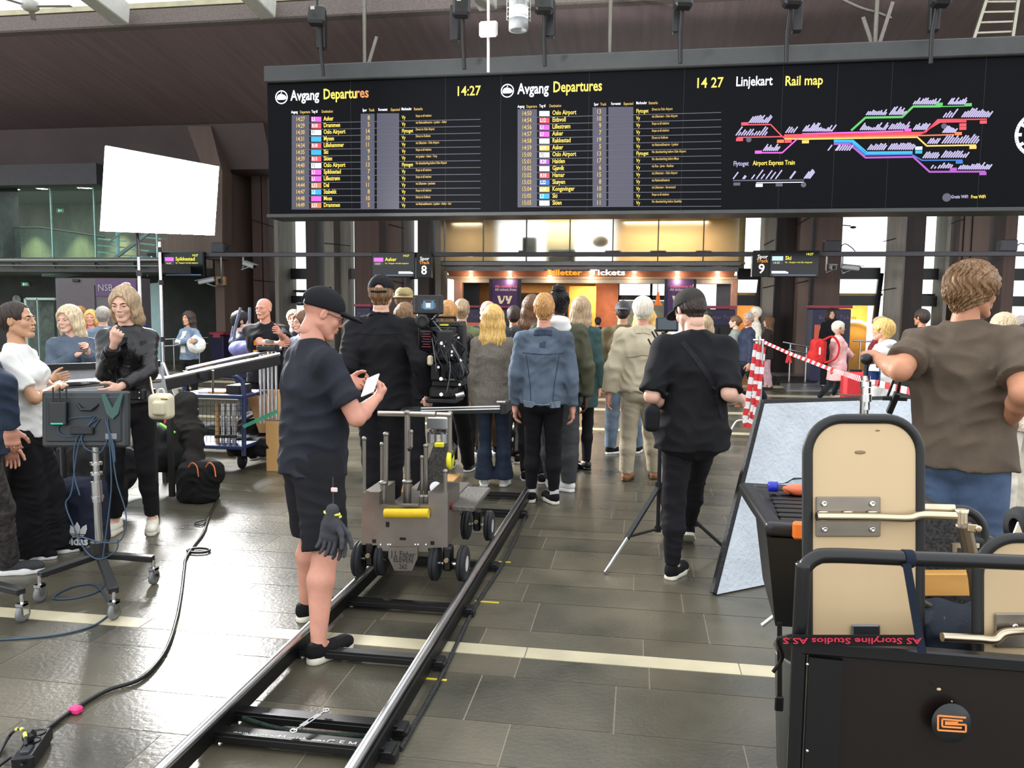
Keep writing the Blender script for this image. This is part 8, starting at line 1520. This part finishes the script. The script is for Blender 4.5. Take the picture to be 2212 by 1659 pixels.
# ---- storage box on its shelf
dbx = 2.35; zl = atD(1640, 1140, dbx).z; A = atD(1640, 1140, dbx); Bk = onZ(1612, 1050, zl); U = Vector((1, .02, 0)).normalized(); V = (Bk-A); V.z = 0; 
blkp = plastic('black_storage_plastic', (26, 27, 28), .35)
t = thing('storage_box', 'black plastic storage box with ribbed lid and orange clip', 'box', A+U*.3+V*.5-Vector((0, 0, .3)))
def slab(c0, z0, z1, sx, sy, inset, m, name, bev=.01, taper=0.0):
    m1 = MB(); o = [c0+U*inset+V.normalized()*inset, c0+U*(sx-inset)+V.normalized()*inset, c0+U*(sx-inset)+V.normalized()*(sy-inset), c0+U*inset+V.normalized()*(sy-inset)]; tp_ = [Vector((p.x, p.y, z1)) for p in o]; ce = sum(o, Vector())/4; bt = [Vector((p.x+(ce.x-p.x)*taper, p.y+(ce.y-p.y)*taper, z0)) for p in o]
    m1.add(bt+tp_, [(3, 2, 1, 0), (4, 5, 6, 7), (0, 1, 5, 4), (1, 2, 6, 5), (2, 3, 7, 6), (3, 0, 4, 7)]); return m1.put(name, m, t)
sx, sy = .62, V.length
slab(A, zl-.32, zl-.035, sx, sy, .025, blkp, 'body', taper=.14)
q = SDF(); ce = A+U*sx/2+V*.5; Mx = np.array([list(U), list(V.normalized()), [0, 0, 1]]).T; q.box((ce.x, ce.y, zl-.012), (sx/2, sy/2, .022), .014, Mx); q.box((ce.x, ce.y, zl+.012), (sx/2-.05, sy/2-.05, .014), .006, Mx, k=.004, op='-')
lid = q.put('lid', blkp, t, .0065, world=True)
for k in range(7): p = A+V*(.16+.1*k)+U*.07+Vector((0, 0, .002)); m1 = MB(); m1.bar(p, p+U*.45, .03, .012, (0, 0, 1), .004); m1.put('rib', blkp, lid)
c = atD(1728, 1140, dbx-.01); m1 = MB(); m1.box(c+Vector((0, -.01, -.005)), (.045, .03, .05), (U, V.normalized(), Vector((0, 0, 1))), .006); m1.put('orange_clip', plastic('orange_clip', (232, 118, 40), .4), t)
cp = atD(1700, 1052, 2.62); zb_ = zl+.035; t = thing('juice_bottle', 'clear bottle with blue cap and orange drink lying on the lid', 'bottle', (cp.x, cp.y, zb_)); a = onZ(1660, 1051, zb_); ax_ = Vector((1, .05, 0)).normalized()
m1 = MB(); m1.lathe(a+ax_*.03, ax_, [(.012, 0), (.013, .02), (.02, .035), (.033, .055), (.034, .09), (.03, .1), (.034, .115), (.034, .2), (.0, .2)], 22); m1.put('bottle_body', clr, t); m1 = MB(); m1.lathe(a, ax_, [(0, 0), (.0165, 0), (.0175, .004), (.0175, .03), (.0, .03)], 22); m1.put('cap', plastic('cobalt_cap', (34, 44, 170), .4), t)
m1 = MB(); m1.lathe(a+ax_*.045-Vector((0, 0, .008)), ax_, [(0, 0), (.010, .005), (.021, .04), (.022, .15), (0, .15)], 16); m1.put('orange_drink', plastic('orange_liquid', (240, 120, 80), .3), t)
# ---- black tubular cart in the foreground
dF = 1.72; Fp = lambda px, py, o=0.0: atD(px, py, dF+o); btube = plastic('worn_black_enamel', (22, 22, 23), .28)
t = cart = thing('tube_cart', 'black tubular cart with a dark panel and orange square emblem', 'cart', Vector((Fp(2000, 1500).x, Fp(2000, 1500).y+.1, 0)))
hz = Fp(2000, 1212); a0, a1 = Fp(1745, 1700), Fp(1733, 1260); m1 = MB()
m1.tube(curve_pts([Vector((Fp(1733, 1260).x, Fp(1733, 1260).y, .10)), Vector((Fp(1733, 1260).x, Fp(1733, 1260).y, .6)), Fp(1733, 1262), Fp(1738, 1228), Fp(1760, 1206), Fp(1800, 1200), Fp(1960, 1206), Fp(2120, 1212), Fp(2330, 1220)], 8), .0165, 14); m1.put('handle_tube', btube, t)
m1 = MB(); m1.tube([Vector((Fp(2330, 1220).x, Fp(2330, 1220).y, Fp(2330, 1220).z)), Vector((Fp(2330, 1220).x, Fp(2330, 1220).y, .10))], .0165, 14); m1.put('handle_tube', btube, t)
p0, p1 = Fp(1748, 1398, .01), Fp(2330, 1446, .01); zt0_, zt1_ = p0.z, p1.z; m1 = MB(); m1.prism([p0, p1, Vector((p1.x, p1.y, .22)), Vector((p0.x, p0.y, .22))], (0, .02, 0)); panelo = m1.put('panel', mat('dark_brown_panel', (24, 17, 15), .35, var=.1), t)
m1 = MB(); m1.bar(p0+Vector((-.02, -.005, .005)), p1+Vector((0, -.005, .005)), .03, .03, None, .004); m1.put('top_edge_rail', btube, t)
m1 = MB(); e0, e1 = Fp(1748, 1420, -.002), Fp(1822, 1428, -.002); m1.prism([e0, e1, Vector((e1.x, e1.y, .22)), Vector((e0.x, e0.y, .22))], (0, .012, 0)); m1.put('corner_plate', plastic('black_sheet', (14, 14, 15), .4), panelo)
for py in (1435, 1622): m1 = MB(); c = Fp(1744, py, -.018); m1.ball(c, .0035, 8); m1.put('rivet', alu, t)
m1 = MB(); c = Fp(2055, 1562, -.002); m1.lathe(c, -FWD, [(0, .002), (.042, .002), (.043, .0)], 32); stk = m1.put('round_sticker', plastic('dark_slate_sticker', (26, 30, 32), .35), panelo)
em = MB(); o = c-FWD*.004; u = RGT*(1/1000.); v = UPV*(1/1000.)*.95
def seg(x0, y0_, x1, y1_, w_=3.6): em.bar(o+u*x0+v*y0_, o+u*x1+v*y1_, .0036, .0015, FWD)
for s_ in ((-31, 19, 29, 14), (-31, 19, -31, -14), (-31, -14, 29, -18), (29, -18, 29, -2), (29, -2, -16, 0), (-22, 11, -22, -6), (-22, 11, 22, 7), (-22, -6, 20, -9), (-16, 4, 12, 3)): seg(*s_)
em.put('orange_emblem', plastic('orange_ink', (232, 140, 70), .5), panelo)
for px, py, r in ((2028, 1489, .005), (2056, 1515, .002)): m1 = MB(); m1.ball(Fp(px, py, -.001), (r, .002, r*.7), 8); m1.put('chip', mat('bare_wood_chip', (190, 170, 130), .6), panelo)
# deck with wheels carrying boxes and boards
m1 = MB(); m1.box((Fp(1760, 1500).x+.78, Fp(2000, 1500).y+.55, .24), (.96, 1.0, .04), b=.01); m1.put('deck', blackm, t)
for dx in (.1, .8):
    for dy in (.1, .9): c = Vector((Fp(2000, 1500).x+dx, Fp(2000, 1500).y+dy, .1)); m1 = MB(); m1.lathe(c-Vector((.02, 0, 0)), (1, 0, 0), [(0, 0), (.06, 0), (.1, .008), (.1, .032), (.06, .04), (0, .04)], 20); m1.put('wheel', rubber, t)
m1 = MB(); sp = A+U*.36+V*.4; m1.box((sp.x, sp.y, (zl-.32)-.012), (.36, .28, .02), b=.005); m1.put('shelf', blackm, t)
for dx in (.08, .17): m1 = MB(); m1.cyl((sp.x+dx, sp.y+.1, .24), (sp.x+dx, sp.y+.2, zl-.33), .016, 10); m1.put('shelf_post', btube, t)
q0 = atD(1710, 1500, 2.3); m1 = MB(); m1.lathe((q0.x+.12, q0.y+.12, .26), (0, 0, 1), [(0, 0), (.13, 0), (.15, .36), (.155, .37), (.145, .37), (.12, .02)], 28); tt = thing('plastic_tub', 'greyish translucent plastic tub behind the left tube of the cart', 'tub', (q0.x+.12, q0.y+.12, .26)); m1.put('tub_body', plastic('smoky_plastic', (96, 96, 90), .3), tt)
m1 = MB(); m1.bar(atD(1684, 1345, 2.1), atD(1684, 1535, 2.1), .012, .006, None); m1.box(atD(1683, 1520, 2.1), (.022, .01, .04), b=.003); tag(m1.put('ratchet_strap', blackp), 'black ratchet strap with rivets hanging from the storage box', 'strap')
# straps
rib = cloth('black_ribbon', (26, 20, 22), bump=.1); t = thing('lettered_strap', 'black strap with red upside-down lettering stretched across the plywood board', 'strap', Fp(1850, 1383, -.03))
a, b = Fp(1712, 1383, -.025), Fp(1992, 1384, -.025); m1 = MB(); m1.bar(a, b, .003, .024, None); m1 = MB(); m1.box((a+b)/2, ((b-a).length, .003, .0235), (RGT, FWD, UPV)); m1.put('ribbon', rib, t)
m1 = MB(); st0 = Fp(1990, 1378.5, -.029); m1.text('AS Storyline Studios AS S', st0, -RGT, -UPV, .0175, .0008, bold=.02, sx=1.62); m1.put('red_lettering', plastic('crimson_ink', (186, 38, 60), .6), t)
m1 = MB(); m1.tube(curve_pts([a, a+Vector((-.02, .05, -.02)), atD(1690, 1420, 1.9), atD(1670, 1452, 1.9)], 6), .005, 6); m1.put('loose_end', rib, t)
nw = cloth('navy_webbing', (26, 34, 48), bump=.2); t = thing('navy_strap', 'navy webbing strap looped over the tube and pulled down to the panel', 'strap', Fp(1957, 1205)); m1 = MB(); m1.tube([Fp(1950, 1206), Fp(1970, 1207)], .0195, 16, True); m1.put('loop', nw, t); m1 = MB(); m1.prism([Fp(1951, 1218, -.022), Fp(1968, 1218, -.022), Fp(2002, 1412, -.03), Fp(1984, 1412, -.03)], FWD*.004); m1.put('tail', nw, t)
# ---- plywood seat boards
ply = mat('pale_birch_plywood', (208, 182, 142), .45, var=.08, vscale=2.2, stretch=(1, 1, .25), bump=.05, bscale=20); edge = plastic('black_rubber_edge', (28, 28, 28), .5); brk = metal('brushed_bracket', (140, 132, 120), .4); tubem = metal('satin_nickel_tube', (196, 184, 160), .3)
def seatboard(label, px0, px1, py0, py1, d, rad=70, carpet=False):
    Sx = lambda px, py, o=0.0: atD(px, py, d+o); t = thing('seat_board', label, 'board', Sx((px0+px1)/2, py1), 0, 'rounded plywood boards on the cart'); pts = []
    n = 10
    for cx, cy, a0 in ((px1-rad, py0+rad, 0), (px0+rad, py0+rad, 90)):
        for k in range(n+1): a = R(a0+90*k/n); pts.append((cx+math.cos(a)*rad, cy-math.sin(a)*rad))
    pts = pts+[(px0, py1), (px1, py1)]; m1 = MB(); m1.prism([Sx(*p) for p in pts], FWD*.018); b_ = m1.put('plywood', ply if not carpet else mat('speckled_carpet', (52, 52, 54), .95, var=.7, vscale=120, bump=.8), t)
    rim = [(px1, py1)]+pts[:-2]+[(px0, py1)]; m1 = MB(); P_ = [Sx(p[0], p[1], .004) for p in rim]
    m1.tube(P_, .013, 8); m1.put('rubber_edge', edge, t); return t, Sx
t, S1 = seatboard('tall rounded plywood board with steel bracket standing in the cart', 1744, 1986, 905, 1640, 1.95, 75)
a, c = S1(1763, 1073, -.004), S1(1901, 1159, -.004); m1 = MB(); m1.box((a+c)/2, (.157, .006, .097), (RGT, FWD, UPV), .002); br = m1.put('bracket', brk, t)
for px, py in ((1780, 1088), (1884, 1088), (1781, 1143), (1884, 1143)): m1 = MB(); m1.lathe(S1(px, py, -.008), -FWD, [(.007, -.002), (.0075, .003), (.004, .006), (.003, .003), (0, .003)], 16); m1.put('bolt', chrome, br)
m1 = MB(); m1.tube(curve_pts([S1(1764, 1116, -.022), S1(1880, 1117, -.022), S1(1960, 1119, -.022), S1(1990, 1113, -.022), S1(2064, 1115, -.022)], 6), .0105, 14); m1.put('tube', tubem, t)
for k, px in enumerate((1778, 1832, 1885)): m1 = MB(); m1.ball(S1(px, 1106, -.012), (.014, .004, .0035), 10, (RGT, FWD, UPV)); m1.put('weld_bead', tubem, br)
a = S1(1870, 1362, -.006); m1 = MB(); m1.box(a, (.07, .008, .03), (RGT, FWD, UPV), .004); m1.put('small_plate', metal('grey_plate', (110, 112, 116), .35), t)
for px, py, w_ in ((1858, 977, .014), (1896, 930, .006)): m1 = MB(); m1.ball(S1(px, py, -.001), (w_, .001, w_*.35), 8, (RGT, FWD, UPV)); m1.put('stain', mat('wood_stain', (140, 118, 90), .6), t)
t, S2 = seatboard('board with dark speckled carpet facing us, right of the tall plywood', 1880, 2126, 1100, 1400, 2.25, 55, True)
t, S3 = seatboard('second plywood board with steel tube at the right edge of the photo', 2112, 2340, 1162, 1640, 1.85, 80)
m1 = MB(); m1.tube(curve_pts([S3(2035, 1376, -.03), S3(2110, 1380, -.03), S3(2150, 1382, -.03), S3(2175, 1366, -.03), S3(2260, 1362, -.03)], 6), .0105, 14); m1.put('tube', tubem, t); a = S3(2200, 1362, -.006); m1 = MB(); m1.box(a, (.11, .006, .08), (RGT, FWD, UPV), .003); b_ = m1.put('bracket', brk, t); m1 = MB(); m1.lathe(S3(2192, 1353, -.01), -FWD, [(.007, 0), (.0075, .003), (.004, .006), (0, .004)], 14); m1.put('bolt', chrome, b_)
t = thing('tube_bracket', 'bent steel tube bracket with round sockets behind the tall plywood board', 'bracket', atD(2080, 1170, 2.05)); bz = metal('bronze_grey_tube', (120, 110, 96), .4); T2 = lambda px, py, o=0: atD(px, py, 2.05+o)
m1 = MB(); m1.tube([T2(1990, 1098, .05), T2(2062, 1100, .03)], .013, 14); m1.put('upper_tube', tubem, t); m1 = MB(); m1.cyl(T2(2078, 1140), T2(2078, 1102), .013, 16); m1.lathe(T2(2078, 1100), UPV, [(.015, -.01), (.016, 0), (.011, .001), (.010, -.01)], 18); m1.put('socket', tubem, t)
m1 = MB(); m1.tube([T2(2082, 1132), T2(2108, 1250), T2(2112, 1290)], .018, 14); m1.lathe(T2(2082, 1132), UPV, [(.019, -.01), (.02, 0), (.014, .001), (.013, -.01)], 18); m1.put('main_tube', bz, t); m1 = MB(); m1.bar(T2(2090, 1140, -.02), T2(2112, 1142, -.02), .02, .006, FWD, .002); m1.lathe(T2(2112, 1142, -.02), -FWD, [(.006, -.002), (.009, .004), (.006, .006), (0, .005)], 14); m1.put('lug', tubem, t)
m1 = MB(); m1.box(T2(2085, 1178, .06), (.07, .01, .012), (RGT, FWD, UPV)); m1.box(T2(2060, 1190, .06), (.012, .01, .04), (RGT, FWD, UPV)); m1.put('flat_bracket', tubem, t)
m1 = MB(); m1.box(atD(2030, 1259, 2.2), (.2, .05, .062), (RGT, FWD, UPV), .003); tag(m1.put('lumber_piece', mat('yellow_pine', (214, 160, 84), .5, var=.2, vscale=4, stretch=(.3, 3, 3))), 'short piece of yellow pine lumber between the boards', 'lumber')
q = SDF(); c = V3(atD(2050, 1350, 2.0)); q.ell(c, (.10, .10, .05), k=0); q.ell(c+V3((.03, .0, -.04)), (.12, .1, .05), k=.03); q.cap(c+V3((-.08, 0, -.02)), c+V3((.1, .02, .03)), .02, .03, k=.02); q.warp(folds(.012, 16, 3)); t = thing('folded_fabric', 'dark navy cloth stuffed between the two plywood boards', 'cloth', c); q.put('cloth_body', cloth('dark_navy_cloth', (38, 44, 54)), t, .007, world=True)
tag(MB().tube(curve_pts([atD(1992, 1300, 2.0), atD(2020, 1318, 2.0), atD(2040, 1340, 1.95), atD(2030, 1370, 1.95)], 6), .008, 8).put('cable_piece', mat('olive_hose', (70, 68, 56), .5)), 'dull olive hose beside the navy cloth', 'hose')
t = thing('rubber_wheel', 'black rubber wheel with nickel fork at the right edge of the photo', 'wheel', atD(2204, 1150, 2.5)); c = atD(2212, 1140, 2.5); m1 = MB(); m1.lathe(c-RGT*.03, RGT, [(.03, 0), (.06, .0), (.066, .012), (.066, .03), (.055, .036), (.066, .042), (.066, .056), (.03, .06)], 28); m1.put('tyre', rubber, t); m1 = MB(); m1.prism([atD(2188, 1160, 2.42), atD(2200, 1128, 2.42), atD(2212, 1160, 2.42)], FWD*.006); m1.put('fork', tubem, t)
m1 = MB(); m1.bar(c-RGT*.0-UPV*.05, Vector((c.x, c.y, .26)), .03, .03); m1.put('support_post', blackm, t)
